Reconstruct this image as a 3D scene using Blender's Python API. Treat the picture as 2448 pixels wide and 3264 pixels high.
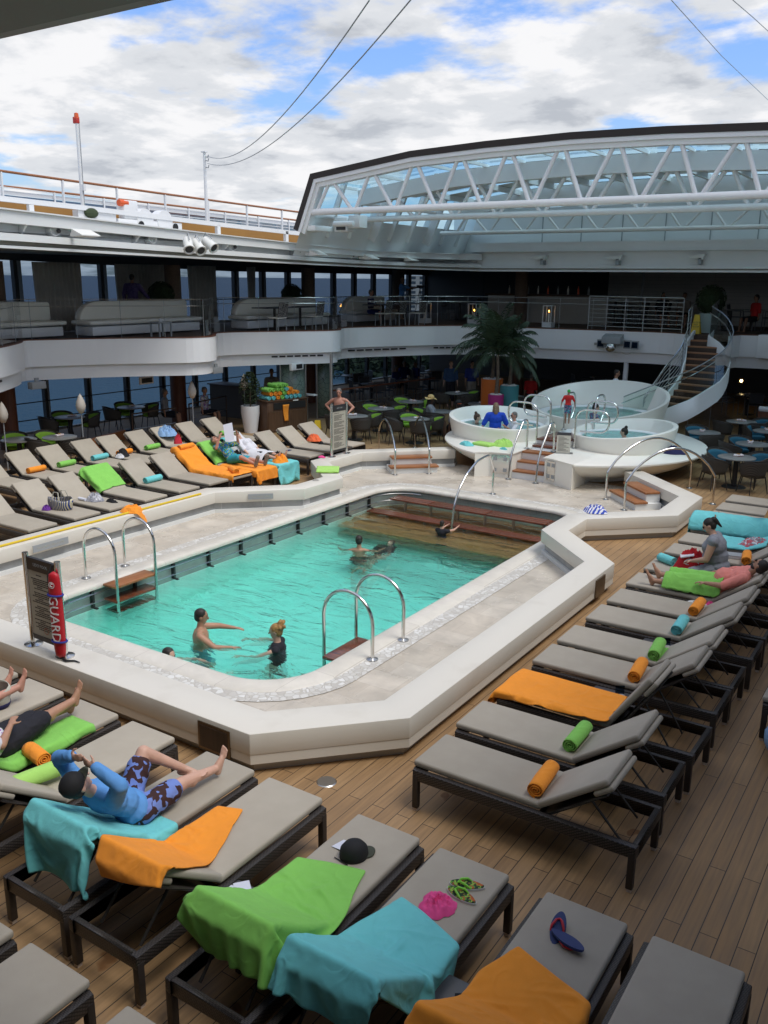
import bpy, bmesh, math, random
from mathutils import Vector, Matrix, noise, geometry
R = math.radians
PI = math.pi
sc = bpy.context.scene
col = sc.collection
for o in list(bpy.data.objects): bpy.data.objects.remove(o)
# ---------------------------------------------------------------- camera
# ship frame: X athwartships, Y along the planks towards the bow, Z up, camera above the origin
H = 4.75
F, PITCH, ROLL, YAW = 2819.24, .2583214, -.00975027, -.5804961
fwd = Vector((math.sin(YAW)*math.cos(PITCH), math.cos(YAW)*math.cos(PITCH), -math.sin(PITCH)))
rgt0 = Vector((math.cos(YAW), -math.sin(YAW), 0))
dwn0 = fwd.cross(rgt0)
rgt = math.cos(ROLL)*rgt0 + math.sin(ROLL)*dwn0
dwn = -math.sin(ROLL)*rgt0 + math.cos(ROLL)*dwn0
CAM = Vector((0, 0, H))
cd = bpy.data.cameras.new('camera')
cam = bpy.data.objects.new('camera', cd); col.objects.link(cam); sc.camera = cam
M = Matrix((rgt, -dwn, -fwd)).transposed().to_4x4(); M.translation = CAM
cam.matrix_world = M
cd.sensor_fit = 'VERTICAL'; cd.sensor_height = 32.64; cd.lens = F/100.0
cd.clip_start = 0.1; cd.clip_end = 60000
sc.render.resolution_x = 768; sc.render.resolution_y = 1024
# ---------------------------------------------------------------- world: Nishita sky behind a cloud layer
SUN_EL, SUN_AZ = 62, 88
w = bpy.data.worlds.new('World'); sc.world = w; w.use_nodes = True
nt = w.node_tree; nt.nodes.clear()
def nd(t, kind, **kw):
    n = t.nodes.new(kind)
    for k, v in kw.items():
        if k.startswith('_'): setattr(n, k[1:], v)
        else:
            key = int(k[1:]) if k[0] == 'i' and k[1:].isdigit() else k.replace('__', ' ')
            n.inputs[key].default_value = v
    return n
def ramp(t, stops, interp='LINEAR'):
    r = t.nodes.new('ShaderNodeValToRGB'); r.color_ramp.interpolation = interp
    el = r.color_ramp.elements
    while len(el) < len(stops): el.new(.5)
    for e, (p, c) in zip(el, stops):
        e.position = p; e.color = (c, c, c, 1) if isinstance(c, (int, float)) else (*c, 1)
    return r
sky = nd(nt, 'ShaderNodeTexSky', _sky_type='NISHITA', _sun_disc=False)
sky.sun_elevation = R(SUN_EL); sky.sun_rotation = R(SUN_AZ)
sky.air_density = 1.6; sky.ozone_density = 3.0
tc = nd(nt, 'ShaderNodeTexCoord')
sep = nd(nt, 'ShaderNodeSeparateXYZ'); nt.links.new(tc.outputs['Generated'], sep.inputs[0])
zz = nd(nt, 'ShaderNodeMath', _operation='MAXIMUM', i1=0.0); nt.links.new(sep.outputs[2], zz.inputs[0])
za = nd(nt, 'ShaderNodeMath', _operation='ADD', i1=.16); nt.links.new(zz.outputs[0], za.inputs[0])
dx = nd(nt, 'ShaderNodeMath', _operation='DIVIDE'); nt.links.new(sep.outputs[0], dx.inputs[0]); nt.links.new(za.outputs[0], dx.inputs[1])
dy = nd(nt, 'ShaderNodeMath', _operation='DIVIDE'); nt.links.new(sep.outputs[1], dy.inputs[0]); nt.links.new(za.outputs[0], dy.inputs[1])
cxyz = nd(nt, 'ShaderNodeCombineXYZ', i2=3.1); nt.links.new(dx.outputs[0], cxyz.inputs[0]); nt.links.new(dy.outputs[0], cxyz.inputs[1])
n1 = nd(nt, 'ShaderNodeTexNoise', Scale=1.7, Detail=12, Roughness=.56, Distortion=.12)
n2 = nd(nt, 'ShaderNodeTexNoise', Scale=3.4, Detail=10, Roughness=.58, Distortion=.15)
nt.links.new(cxyz.outputs[0], n1.inputs['Vector'])
off = nd(nt, 'ShaderNodeVectorMath', _operation='ADD'); off.inputs[1].default_value = (7.3, 2.1, 0)
nt.links.new(cxyz.outputs[0], off.inputs[0]); nt.links.new(off.outputs[0], n2.inputs['Vector'])
mk = ramp(nt, [(.405, 0), (.51, 1)], 'EASE'); nt.links.new(n1.outputs[0], mk.inputs[0])
br = ramp(nt, [(.3, (3.2, 3.4, 3.75)), (.47, (4.6, 4.75, 5.0)), (.62, (5.9, 5.9, 6.0))], 'EASE'); nt.links.new(n2.outputs[0], br.inputs[0])
skb = nd(nt, 'ShaderNodeMix', _data_type='RGBA', _blend_type='MULTIPLY'); skb.inputs[0].default_value = 1
nt.links.new(sky.outputs[0], skb.inputs[6]); skb.inputs[7].default_value = (.62, .78, 1.22, 1)
mx = nd(nt, 'ShaderNodeMix', _data_type='RGBA')
nt.links.new(mk.outputs[0], mx.inputs[0]); nt.links.new(skb.outputs[2], mx.inputs[6]); nt.links.new(br.outputs[0], mx.inputs[7])
bg = nd(nt, 'ShaderNodeBackground', Strength=.1); nt.links.new(mx.outputs[2], bg.inputs[0])
wo = nd(nt, 'ShaderNodeOutputWorld'); nt.links.new(bg.outputs[0], wo.inputs[0])
# sun behind the clouds
sd = bpy.data.lights.new('sun', 'SUN'); sd.energy = 1.5; sd.angle = R(28); sd.color = (1, .96, .9)
so = bpy.data.objects.new('sun', sd); col.objects.link(so)
sv = Vector((math.sin(R(SUN_AZ))*math.cos(R(SUN_EL)), math.cos(R(SUN_AZ))*math.cos(R(SUN_EL)), math.sin(R(SUN_EL))))
so.rotation_euler = sv.to_track_quat('Z', 'Y').to_euler()
sc.view_settings.view_transform = 'Standard'; sc.view_settings.look = 'None'
sc.view_settings.exposure = 0.68; sc.view_settings.gamma = 1.0
sc.render.engine = 'CYCLES'
sc.cycles.max_bounces = 8; sc.cycles.diffuse_bounces = 4; sc.cycles.transparent_max_bounces = 16
sc.cycles.use_denoising = True
sc.cycles.sample_clamp_indirect = 6
# ---------------------------------------------------------------- surveying helpers: a sighted point on a known plane of the ship
def ray(u, v): return rgt*((u-1224)/F) + dwn*((v-1632)/F) + fwd
def at(u, v, z=0.0):
    d = ray(u, v); return CAM + d*((z-H)/d.z)
def ax(u, v, x):
    d = ray(u, v); return CAM + d*(x/d.x)
def ay(u, v, y):
    d = ray(u, v); return CAM + d*(y/d.y)
def av(u, v, p):
    d = ray(u, v); return (CAM + d*(math.hypot(p[0], p[1])/math.hypot(d.x, d.y)))
# ---------------------------------------------------------------- materials
MT = {}
def mat(name, c, rough=.6, metal=0, c2=None, scale=6, bump=0, bscale=60, spec=.5, coord='Object', detail=4, sheen=0, lo=.35, hi=.65, trans=None, subs=0):
    if name in MT: return MT[name]
    m = bpy.data.materials.new(name); m.use_nodes = True; t = m.node_tree
    p = t.nodes['Principled BSDF']; p.inputs['Roughness'].default_value = rough; p.inputs['Metallic'].default_value = metal
    p.inputs['Specular IOR Level'].default_value = spec
    if sheen: p.inputs['Sheen Weight'].default_value = sheen; p.inputs['Sheen Roughness'].default_value = .6
    if subs: p.inputs['Subsurface Weight'].default_value = subs; p.inputs['Subsurface Scale'].default_value = .02; p.inputs['Subsurface Radius'].default_value = (1, .35, .2)
    p.inputs['Base Color'].default_value = (*c, 1)
    k = t.nodes.new('ShaderNodeTexCoord')
    if c2:
        n = nd(t, 'ShaderNodeTexNoise', Scale=scale, Detail=detail, Roughness=.55); t.links.new(k.outputs[coord], n.inputs['Vector'])
        r = ramp(t, [(lo, c), (hi, c2)]); t.links.new(n.outputs[0], r.inputs[0]); t.links.new(r.outputs[0], p.inputs['Base Color'])
    if bump:
        n = nd(t, 'ShaderNodeTexNoise', Scale=bscale, Detail=3, Roughness=.6); t.links.new(k.outputs[coord], n.inputs['Vector'])
        b = nd(t, 'ShaderNodeBump', Strength=bump, Distance=.02); t.links.new(n.outputs[0], b.inputs['Height']); t.links.new(b.outputs[0], p.inputs['Normal'])
    MT[name] = m; return m
def glass(name, tint, refl=.5, rough=0.0):
    if name in MT: return MT[name]
    m = bpy.data.materials.new(name); m.use_nodes = True; t = m.node_tree; t.nodes.clear()
    tr = nd(t, 'ShaderNodeBsdfTransparent'); tr.inputs[0].default_value = (*tint, 1)
    gl = nd(t, 'ShaderNodeBsdfGlossy', Roughness=rough)
    fr = nd(t, 'ShaderNodeFresnel', IOR=1.45)
    mu = nd(t, 'ShaderNodeMath', _operation='MULTIPLY', i1=refl); t.links.new(fr.outputs[0], mu.inputs[0])
    mxs = nd(t, 'ShaderNodeMixShader'); t.links.new(mu.outputs[0], mxs.inputs[0]); t.links.new(tr.outputs[0], mxs.inputs[1]); t.links.new(gl.outputs[0], mxs.inputs[2])
    ou = nd(t, 'ShaderNodeOutputMaterial'); t.links.new(mxs.outputs[0], ou.inputs[0])
    MT[name] = m; return m
def emis(name, c, s):
    m = bpy.data.materials.new(name); m.use_nodes = True; p = m.node_tree.nodes['Principled BSDF']
    p.inputs['Base Color'].default_value = (*c, 1); p.inputs['Emission Color'].default_value = (*c, 1); p.inputs['Emission Strength'].default_value = s
    MT[name] = m; return m
# ---------------------------------------------------------------- mesh builder
class MB:
    def __init__(s): s.v = []; s.f = []; s.u = {}
    def add(s, vs, fs):
        n = len(s.v); s.v += [Vector(q) for q in vs]; s.f += [tuple(i+n for i in f) for f in fs]; return s
    def box(s, c, d, rz=0, m=None):
        x, y, z = d[0]/2, d[1]/2, d[2]/2
        vs = [Vector((i*x, j*y, k*z)) for k in (-1, 1) for j in (-1, 1) for i in (-1, 1)]
        T = Matrix.Translation(c) @ (Matrix.Rotation(rz, 4, 'Z') if m is None else m.to_4x4())
        return s.add([T @ q for q in vs], [(0, 2, 3, 1), (4, 5, 7, 6), (0, 1, 5, 4), (2, 6, 7, 3), (0, 4, 6, 2), (1, 3, 7, 5)])
    def bb(s, x0, x1, y0, y1, z0, z1): return s.box(((x0+x1)/2, (y0+y1)/2, (z0+z1)/2), (x1-x0, y1-y0, z1-z0))
    def bar(s, a, b, wd, h, up=(0, 0, 1)):
        a = Vector(a); b = Vector(b); d = (b-a); L = d.length; d.normalize(); upv = Vector(up)
        sx = d.cross(upv)
        if sx.length < 1e-4: sx = d.cross(Vector((1, 0, 0)))
        sx.normalize(); uz = sx.cross(d)
        return s.box((a+b)/2, (wd, L, h), m=Matrix((sx, d, uz)).transposed())
    def tube(s, path, r, n=8, closed=False, caps=True):
        P = [Vector(p) for p in path]; N = len(P); rs = r if isinstance(r, (list, tuple)) else [r]*N
        vs = []; fs = []; prev = None
        for i, p in enumerate(P):
            if closed: d = P[(i+1) % N]-P[i-1]
            else: d = P[min(i+1, N-1)]-P[max(i-1, 0)]
            d.normalize()
            if prev is None:
                a = Vector((0, 0, 1)) if abs(d.z) < .9 else Vector((1, 0, 0)); e = d.cross(a).normalized()
            else: e = (prev - d*prev.dot(d)); e = e.normalized() if e.length > 1e-6 else d.cross(Vector((1, 0, 0))).normalized()
            prev = e; g = d.cross(e)
            vs += [p + (e*math.cos(2*PI*k/n) + g*math.sin(2*PI*k/n))*rs[i] for k in range(n)]
        for i in range(N if closed else N-1):
            a = i*n; b = ((i+1) % N)*n
            fs += [(a+k, a+(k+1) % n, b+(k+1) % n, b+k) for k in range(n)]
        if caps and not closed: fs += [tuple(range(n))[::-1], tuple((N-1)*n+k for k in range(n))]
        return s.add(vs, fs)
    def lathe(s, prof, c=(0, 0, 0), n=24, a0=0, a1=2*PI, sx=1, sy=1, hz=None):
        c = Vector(c); full = abs(a1-a0-2*PI) < 1e-6; K = n if full else n+1; vs = []; fs = []; m = len(prof)
        for k in range(K):
            a = a0+(a1-a0)*k/n
            for (r, z) in prof: vs.append(c+Vector((r*math.cos(a)*sx, r*math.sin(a)*sy, z)))
        for k in range(n):
            k2 = (k+1) % K
            for j in range(m-1): fs.append((k*m+j, k2*m+j, k2*m+j+1, k*m+j+1))
        return s.add(vs, fs)
    def prism(s, poly, z0, z1, holes=()):
        loops = [list(poly)]+[list(h) for h in holes]
        flat = [p for l in loops for p in l]
        tri = geometry.tessellate_polygon([[Vector((p[0], p[1], 0)) for p in l] for l in loops])
        n = len(flat)
        vs = [(p[0], p[1], z0) for p in flat]+[(p[0], p[1], z1) for p in flat]
        fs = [tuple(t) for t in tri]+[tuple(i+n for i in t)[::-1] for t in tri]
        i0 = 0
        for l in loops:
            L = len(l); fs += [(i0+i, i0+(i+1) % L, i0+(i+1) % L+n, i0+i+n) for i in range(L)]; i0 += L
        return s.add(vs, fs)
    def sheet(s, poly, z, holes=()):
        loops = [list(poly)]+[list(h) for h in holes]; flat = [p for l in loops for p in l]
        tri = geometry.tessellate_polygon([[Vector((p[0], p[1], 0)) for p in l] for l in loops])
        fs = []
        for t in tri:
            a, b, c = (Vector((*flat[i][:2], 0)) for i in t)
            fs.append(tuple(t) if (b-a).cross(c-a).z > 0 else tuple(t)[::-1])
        return s.add([(p[0], p[1], z) for p in flat], fs)
    def strip(s, A, B, closed=False):
        n = len(A); k = n if closed else n-1
        return s.add(list(A)+list(B), [(i, (i+1) % n, (i+1) % n+n, i+n) for i in range(k)])
    def grid(s, fn, nu, nv):
        vs = [fn(i/nu, j/nv) for i in range(nu+1) for j in range(nv+1)]
        return s.add(vs, [(i*(nv+1)+j, (i+1)*(nv+1)+j, (i+1)*(nv+1)+j+1, i*(nv+1)+j+1) for i in range(nu) for j in range(nv)])
    def ell(s, c, r, n=12, m=None):
        c = Vector(c); vs = []; fs = []
        if not isinstance(r, (list, tuple)): r = (r, r, r)
        for i in range(n//2+1):
            t = PI*i/(n//2)
            for k in range(n):
                a = 2*PI*k/n; q = Vector((r[0]*math.sin(t)*math.cos(a), r[1]*math.sin(t)*math.sin(a), r[2]*math.cos(t)))
                vs.append(c+(m @ q if m is not None else q))
        for i in range(n//2):
            for k in range(n): fs.append((i*n+k, (i+1)*n+k, (i+1)*n+(k+1) % n, i*n+(k+1) % n))
        return s.add(vs, fs)
    def build(s, name, m, parent=None, smooth=False, bevel=0, seg=2, solid=0, mods=None, ang=40, keep=False):
        me = bpy.data.meshes.new(name); bm = bmesh.new()
        vv = [bm.verts.new(q) for q in s.v]
        for f in s.f:
            try: bm.faces.new([vv[i] for i in f])
            except ValueError: pass
        bmesh.ops.remove_doubles(bm, verts=bm.verts, dist=1e-5)
        if not solid and not keep: bmesh.ops.recalc_face_normals(bm, faces=bm.faces)
        if bevel:
            ed = [e for e in bm.edges if len(e.link_faces) == 2 and e.calc_face_angle(0) > R(30)]
            bmesh.ops.bevel(bm, geom=ed, offset=bevel, segments=seg, affect='EDGES', profile=.5, clamp_overlap=True)
        if smooth or bevel:
            for f in bm.faces: f.smooth = True
            for e in bm.edges:
                if len(e.link_faces) == 2 and e.calc_face_angle(0) > R(ang): e.smooth = False
        bm.to_mesh(me); bm.free()
        if m is not None: me.materials.append(m if not isinstance(m, str) else MT[m])
        o = bpy.data.objects.new(name, me); col.objects.link(o)
        if parent is not None: o.parent = parent
        if solid:
            md = o.modifiers.new('thick', 'SOLIDIFY'); md.thickness = solid; md.offset = 0
        if mods: mods(o)
        return o
def tag(o, label=None, cat=None, group=None, kind=None):
    if label: o['label'] = label
    if cat: o['category'] = cat
    if group: o['group'] = group
    if kind: o['kind'] = kind
    return o
def empty(name, loc, label, cat, group=None, rz=0, rot=None):
    o = bpy.data.objects.new(name, None); col.objects.link(o); o.location = loc
    o.rotation_euler = rot if rot else (0, 0, rz); o.empty_display_size = .1
    return tag(o, label, cat, group)
def copy_tree(o, loc, rz=0, label=None, parent=None, group=None):
    c = o.copy(); col.objects.link(c)
    if parent is None:
        c.location = loc; c.rotation_euler = (0, 0, rz)
        if label: c['label'] = label
        if group: c['group'] = group
    else: c.parent = parent
    for ch in o.children: copy_tree(ch, None, parent=c)
    return c
def offset_poly(pts, d, closed=True):
    n = len(pts); out = []
    for i in range(n):
        p = Vector(pts[i][:2])
        a = Vector(pts[i-1][:2]) if (closed or i > 0) else None
        b = Vector(pts[(i+1) % n][:2]) if (closed or i < n-1) else None
        ds = []
        if a is not None: ds.append((p-a).normalized())
        if b is not None: ds.append((b-p).normalized())
        ns = [Vector((-q.y, q.x)) for q in ds]
        if len(ns) == 1: q = p+ns[0]*d
        else:
            m = (ns[0]+ns[1]).normalized(); q = p+m*d/max(.3, m.dot(ns[0]))
        out.append((q.x, q.y))
    return out
def text(name, body, size, m, parent, loc, rot, ext=.0008, align='CENTER'):
    cu = bpy.data.curves.new(name, 'FONT'); cu.body = body; cu.size = size; cu.extrude = ext; cu.align_x = align; cu.align_y = 'CENTER'; cu.resolution_u = 2
    t = bpy.data.objects.new(name, cu); col.objects.link(t)
    dg = bpy.context.evaluated_depsgraph_get(); me = bpy.data.meshes.new_from_object(t.evaluated_get(dg))
    bpy.data.objects.remove(t); me.materials.clear(); me.materials.append(MT[m])
    o = bpy.data.objects.new(name, me); col.objects.link(o); o.parent = parent; o.location = loc; o.rotation_euler = rot
    return o
def fillet(pts, r, n=5):
    P = [Vector(p) for p in pts]; out = [P[0]]
    for i in range(1, len(P)-1):
        a, b, c = P[i-1], P[i], P[i+1]; u = (a-b); v = (c-b); rr = min(r, u.length*.49, v.length*.49)
        p0 = b+u.normalized()*rr; p1 = b+v.normalized()*rr
        for k in range(n+1):
            t = k/n; out.append(p0*(1-t)**2+b*2*t*(1-t)+p1*t*t)
    out.append(P[-1]); return out
# ================================================================ materials of the setting
def wood_deck():
    m = bpy.data.materials.new('deck_planks'); m.use_nodes = True; t = m.node_tree; p = t.nodes['Principled BSDF']
    k = t.nodes.new('ShaderNodeTexCoord'); s = nd(t, 'ShaderNodeSeparateXYZ'); t.links.new(k.outputs['Object'], s.inputs[0])
    c = nd(t, 'ShaderNodeCombineXYZ'); t.links.new(s.outputs[1], c.inputs[0]); t.links.new(s.outputs[0], c.inputs[1])
    b = nd(t, 'ShaderNodeTexBrick', _offset=.37, _offset_frequency=2, _squash=1, Scale=1)
    b.inputs['Brick Width'].default_value = 2.3; b.inputs['Row Height'].default_value = .1355; b.inputs['Mortar Size'].default_value = .0036
    b.inputs['Mortar Smooth'].default_value = .1; b.inputs['Bias'].default_value = 0
    b.inputs['Color1'].default_value = (.355, .215, .10, 1); b.inputs['Color2'].default_value = (.415, .26, .125, 1); b.inputs['Mortar'].default_value = (.035, .026, .02, 1)
    t.links.new(c.outputs[0], b.inputs['Vector'])
    st = nd(t, 'ShaderNodeVectorMath', _operation='MULTIPLY'); st.inputs[1].default_value = (14, .8, 1); t.links.new(k.outputs['Object'], st.inputs[0])
    n = nd(t, 'ShaderNodeTexNoise', Scale=2.2, Detail=6); t.links.new(st.outputs[0], n.inputs['Vector'])
    r = ramp(t, [(.3, .76), (.7, 1.12)]); t.links.new(n.outputs[0], r.inputs[0])
    n3 = nd(t, 'ShaderNodeTexNoise', Scale=.55, Detail=5); t.links.new(k.outputs['Object'], n3.inputs['Vector'])
    r3 = ramp(t, [(.3, (.78, .76, .74)), (.7, (1.10, 1.09, 1.07))]); t.links.new(n3.outputs[0], r3.inputs[0])
    a = nd(t, 'ShaderNodeMix', _data_type='RGBA', _blend_type='MULTIPLY'); a.inputs[0].default_value = 1
    t.links.new(b.outputs[0], a.inputs[6]); t.links.new(r.outputs[0], a.inputs[7])
    a2 = nd(t, 'ShaderNodeMix', _data_type='RGBA', _blend_type='MULTIPLY'); a2.inputs[0].default_value = 1
    t.links.new(a.outputs[2], a2.inputs[6]); t.links.new(r3.outputs[0], a2.inputs[7])
    # spilled water stains with a shape of their own
    n4 = nd(t, 'ShaderNodeTexNoise', Scale=1.9, Detail=3, Roughness=.4); t.links.new(k.outputs['Object'], n4.inputs['Vector'])
    r4 = ramp(t, [(.70, 0), (.715, 1)]); t.links.new(n4.outputs[0], r4.inputs[0])
    a3 = nd(t, 'ShaderNodeMix', _data_type='RGBA', _blend_type='MULTIPLY'); t.links.new(r4.outputs[0], a3.inputs[0])
    t.links.new(a2.outputs[2], a3.inputs[6]); a3.inputs[7].default_value = (.62, .48, .36, 1)
    t.links.new(a3.outputs[2], p.inputs['Base Color'])
    rr = ramp(t, [(.3, .5), (.7, .72)]); t.links.new(n.outputs[0], rr.inputs[0]); t.links.new(rr.outputs[0], p.inputs['Roughness'])
    bu = nd(t, 'ShaderNodeBump', Strength=.35, Distance=.004); bu.invert = True; t.links.new(b.outputs['Fac'], bu.inputs['Height']); t.links.new(bu.outputs[0], p.inputs['Normal'])
    MT['deck'] = m
wood_deck()
def tilemat(name, c1, c2, mortar, bw, rh, ms, rough=.5, nscale=2.5, squash=1, amp=(.8, 1.1), rot=0, offs=.5, bump=.1):
    m = bpy.data.materials.new(name); m.use_nodes = True; t = m.node_tree; p = t.nodes['Principled BSDF']
    k = t.nodes.new('ShaderNodeTexCoord'); mp = nd(t, 'ShaderNodeMapping'); mp.inputs['Rotation'].default_value = rot if isinstance(rot, tuple) else (0, 0, rot)
    t.links.new(k.outputs['Object'], mp.inputs[0])
    b = nd(t, 'ShaderNodeTexBrick', _offset=offs, Scale=1); t.links.new(mp.outputs[0], b.inputs['Vector'])
    b.inputs['Brick Width'].default_value = bw; b.inputs['Row Height'].default_value = rh; b.inputs['Mortar Size'].default_value = ms
    b.inputs['Color1'].default_value = (*c1, 1); b.inputs['Color2'].default_value = (*c2, 1); b.inputs['Mortar'].default_value = (*mortar, 1)
    n = nd(t, 'ShaderNodeTexNoise', Scale=nscale, Detail=8, Roughness=.65, Distortion=.5); t.links.new(k.outputs['Object'], n.inputs['Vector'])
    r = ramp(t, [(.3, amp[0]), (.7, amp[1])]); t.links.new(n.outputs[0], r.inputs[0])
    a = nd(t, 'ShaderNodeMix', _data_type='RGBA', _blend_type='MULTIPLY'); a.inputs[0].default_value = 1
    t.links.new(b.outputs[0], a.inputs[6]); t.links.new(r.outputs[0], a.inputs[7]); t.links.new(a.outputs[2], p.inputs['Base Color'])
    p.inputs['Roughness'].default_value = rough
    if name == 'travertine':
        nw = nd(t, 'ShaderNodeTexNoise', Scale=.8, Detail=6, Roughness=.6); t.links.new(k.outputs['Object'], nw.inputs['Vector']); rw = ramp(t, [(.42, .12), (.60, .55)]); t.links.new(nw.outputs[0], rw.inputs[0]); t.links.new(rw.outputs[0], p.inputs['Roughness'])
    bu = nd(t, 'ShaderNodeBump', Strength=bump, Distance=.004); bu.invert = True; t.links.new(b.outputs['Fac'], bu.inputs['Height']); t.links.new(bu.outputs[0], p.inputs['Normal'])
    MT[name] = m
tilemat('travertine', (.56, .495, .405), (.62, .56, .47), (.47, .41, .34), .61, .405, .003, .35, 1.9, amp=(.74, 1.1))
tilemat('mosaic', (.30, .31, .31), (.42, .43, .42), (.5, .5, .5), .6, .5, .004, .25, 3, rot=(PI/2, 0, 0))
tilemat('pool_tile', (.70, .92, .85), (.74, .93, .87), (.62, .85, .77), .2, .2, .006, .3, 1.2, amp=(.85, 1.1), bump=0)
tilemat('waterline_tile', (.30, .36, .33), (.36, .42, .39), (.22, .27, .25), .3, .15, .004, .25, 2, rot=(PI/2, 0, 0))
tilemat('coping', (.66, .62, .54), (.70, .66, .58), (.5, .46, .4), .7, 2.0, .004, .4, 4, amp=(.9, 1.06))
tilemat('backwall', (.50, .48, .45), (.53, .51, .47), (.36, .35, .33), 3.0, .14, .006, .6, 1, rot=(PI/2, 0, 0), offs=0, amp=(.95, 1.05))
def pebble():
    m = bpy.data.materials.new('pebbles'); m.use_nodes = True; t = m.node_tree; p = t.nodes['Principled BSDF']
    k = t.nodes.new('ShaderNodeTexCoord'); v = nd(t, 'ShaderNodeTexVoronoi', _feature='DISTANCE_TO_EDGE', Scale=13); t.links.new(k.outputs['Object'], v.inputs['Vector'])
    v2 = nd(t, 'ShaderNodeTexVoronoi', Scale=13); t.links.new(k.outputs['Object'], v2.inputs['Vector'])
    hs = nd(t, 'ShaderNodeSeparateColor'); t.links.new(v2.outputs['Color'], hs.inputs[0])
    r2 = ramp(t, [(0, (.52, .49, .44)), (.5, (.62, .60, .55)), (1, (.76, .75, .71))]); t.links.new(hs.outputs[0], r2.inputs[0])
    r = ramp(t, [(.03, 0), (.09, 1)]); t.links.new(v.outputs[0], r.inputs[0])
    a = nd(t, 'ShaderNodeMix', _data_type='RGBA'); t.links.new(r.outputs[0], a.inputs[0]); a.inputs[6].default_value = (.52, .49, .43, 1); t.links.new(r2.outputs[0], a.inputs[7])
    t.links.new(a.outputs[2], p.inputs['Base Color']); p.inputs['Roughness'].default_value = .45
    b = nd(t, 'ShaderNodeBump', Strength=.5, Distance=.01); t.links.new(r.outputs[0], b.inputs['Height']); t.links.new(b.outputs[0], p.inputs['Normal'])
    MT['pebbles'] = m
pebble()
def woodm(name, c1, c2, rough=.45, axis=0, scale=1.0, wet=0):
    m = bpy.data.materials.new(name); m.use_nodes = True; t = m.node_tree; p = t.nodes['Principled BSDF']
    k = t.nodes.new('ShaderNodeTexCoord'); s = nd(t, 'ShaderNodeVectorMath', _operation='MULTIPLY')
    s.inputs[1].default_value = tuple((1.2 if i == axis else 16)*scale for i in range(3)); t.links.new(k.outputs['Object'], s.inputs[0])
    n = nd(t, 'ShaderNodeTexNoise', Scale=1.5, Detail=6, Roughness=.6, Distortion=.6); t.links.new(s.outputs[0], n.inputs['Vector'])
    r = ramp(t, [(.3, c1), (.7, c2)]); t.links.new(n.outputs[0], r.inputs[0]); t.links.new(r.outputs[0], p.inputs['Base Color'])
    p.inputs['Roughness'].default_value = rough; p.inputs['Coat Weight'].default_value = wet; p.inputs['Coat Roughness'].default_value = .15
    MT[name] = m
woodm('teak', (.24, .085, .03), (.40, .17, .065), .4); woodm('teak_y', (.24, .085, .03), (.40, .17, .065), .4, 1)
woodm('wet_teak', (.085, .022, .010), (.22, .065, .028), .25, 0, 1, .5); woodm('red_wood', (.10, .03, .014), (.17, .06, .028), .5, 2)
woodm('sunk_wood', (.36, .16, .045), (.46, .24, .075), .6, 0); woodm('dark_wood', (.035, .02, .013), (.06, .035, .022), .5, 2)
woodm('tread', (.32, .15, .075), (.42, .21, .11), .6, 0); woodm('cabinet', (.07, .035, .018), (.13, .07, .038), .45, 2)
mat('cream', (.71, .675, .595), .42, c2=(.63, .59, .51), scale=2.2, detail=9, lo=.55, hi=.82)
mat('tub', (.84, .815, .735), .36, c2=(.86, .835, .76), scale=1.2)
mat('white', (.82, .83, .83), .4, c2=(.79, .80, .80), scale=.8)
mat('white_wall', (.84, .855, .86), .4, c2=(.87, .88, .885), scale=.5)
mat('ship_white', (.76, .78, .76), .45, c2=(.81, .825, .81), scale=.7)
mat('kick', (.74, .75, .73), .45); mat('plinth', (.42, .40, .36), .6)
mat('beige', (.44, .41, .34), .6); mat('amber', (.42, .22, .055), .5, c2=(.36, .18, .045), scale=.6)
mat('steel', (.72, .71, .68), .16, 1); mat('satin', (.5, .5, .49), .32, 1); mat('black', (.02, .02, .02), .45)
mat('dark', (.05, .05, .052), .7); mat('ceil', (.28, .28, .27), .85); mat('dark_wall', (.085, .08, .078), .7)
mat('greyp', (.33, .35, .36), .5); mat('carpet', (.12, .085, .06), .85, c2=(.16, .11, .08), scale=20)
mat('seal', (.022, .015, .012), .6); mat('curtain', (.50, .47, .42), .85, c2=(.56, .53, .48), scale=2)
glass('win', (.30, .38, .47), .4); glass('clear', (.97, .98, .98), .3); glass('canopy_glass', (.55, .80, .93), .4); glass('greenish', (.80, .90, .87), .9)
# ================================================================ decks, pool, coaming
CX = -8.65
def mir(p): return (-17.3-p[0], p[1])
PX0, PX1, PY0, PY1 = -11.07, -6.22, 7.28, 17.2
def rrect(x0, x1, y0, y1, r, n=8):
    out = []
    for cx_, cy_, a in ((x1-r, y0+r, -90), (x1-r, y1-r, 0), (x0+r, y1-r, 90), (x0+r, y0+r, 180)):
        for i in range(n+1): out.append((cx_+r*math.cos(R(a+90*i/n)), cy_+r*math.sin(R(a+90*i/n))))
    return out
pool = rrect(PX0, PX1, PY0, PY1, .85)
OUT_R = [(-5.33, 5.78), (-4.22, 6.95), (-4.23, 13.08), (-5.55, 14.45), (-5.57, 15.38), (-4.23, 16.65), (-4.23, 18.42), (-6.20, 20.40)]
IN_R = [(-5.52, 6.23), (-4.65, 7.13), (-4.66, 12.9), (-5.97, 14.22), (-5.99, 15.57), (-4.66, 16.83), (-4.66, 18.23), (-6.40, 19.98)]
OUT = [mir(p) for p in OUT_R[::-1]]+OUT_R      # from far left round the near side to far right
INN = [mir(p) for p in IN_R[::-1]]+IN_R
hole = [(-24.1, 47), (6.8, 47), (6.8, -8), (-24.1, -8)]
deckhole = offset_poly(INN, 0.1, False)
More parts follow.
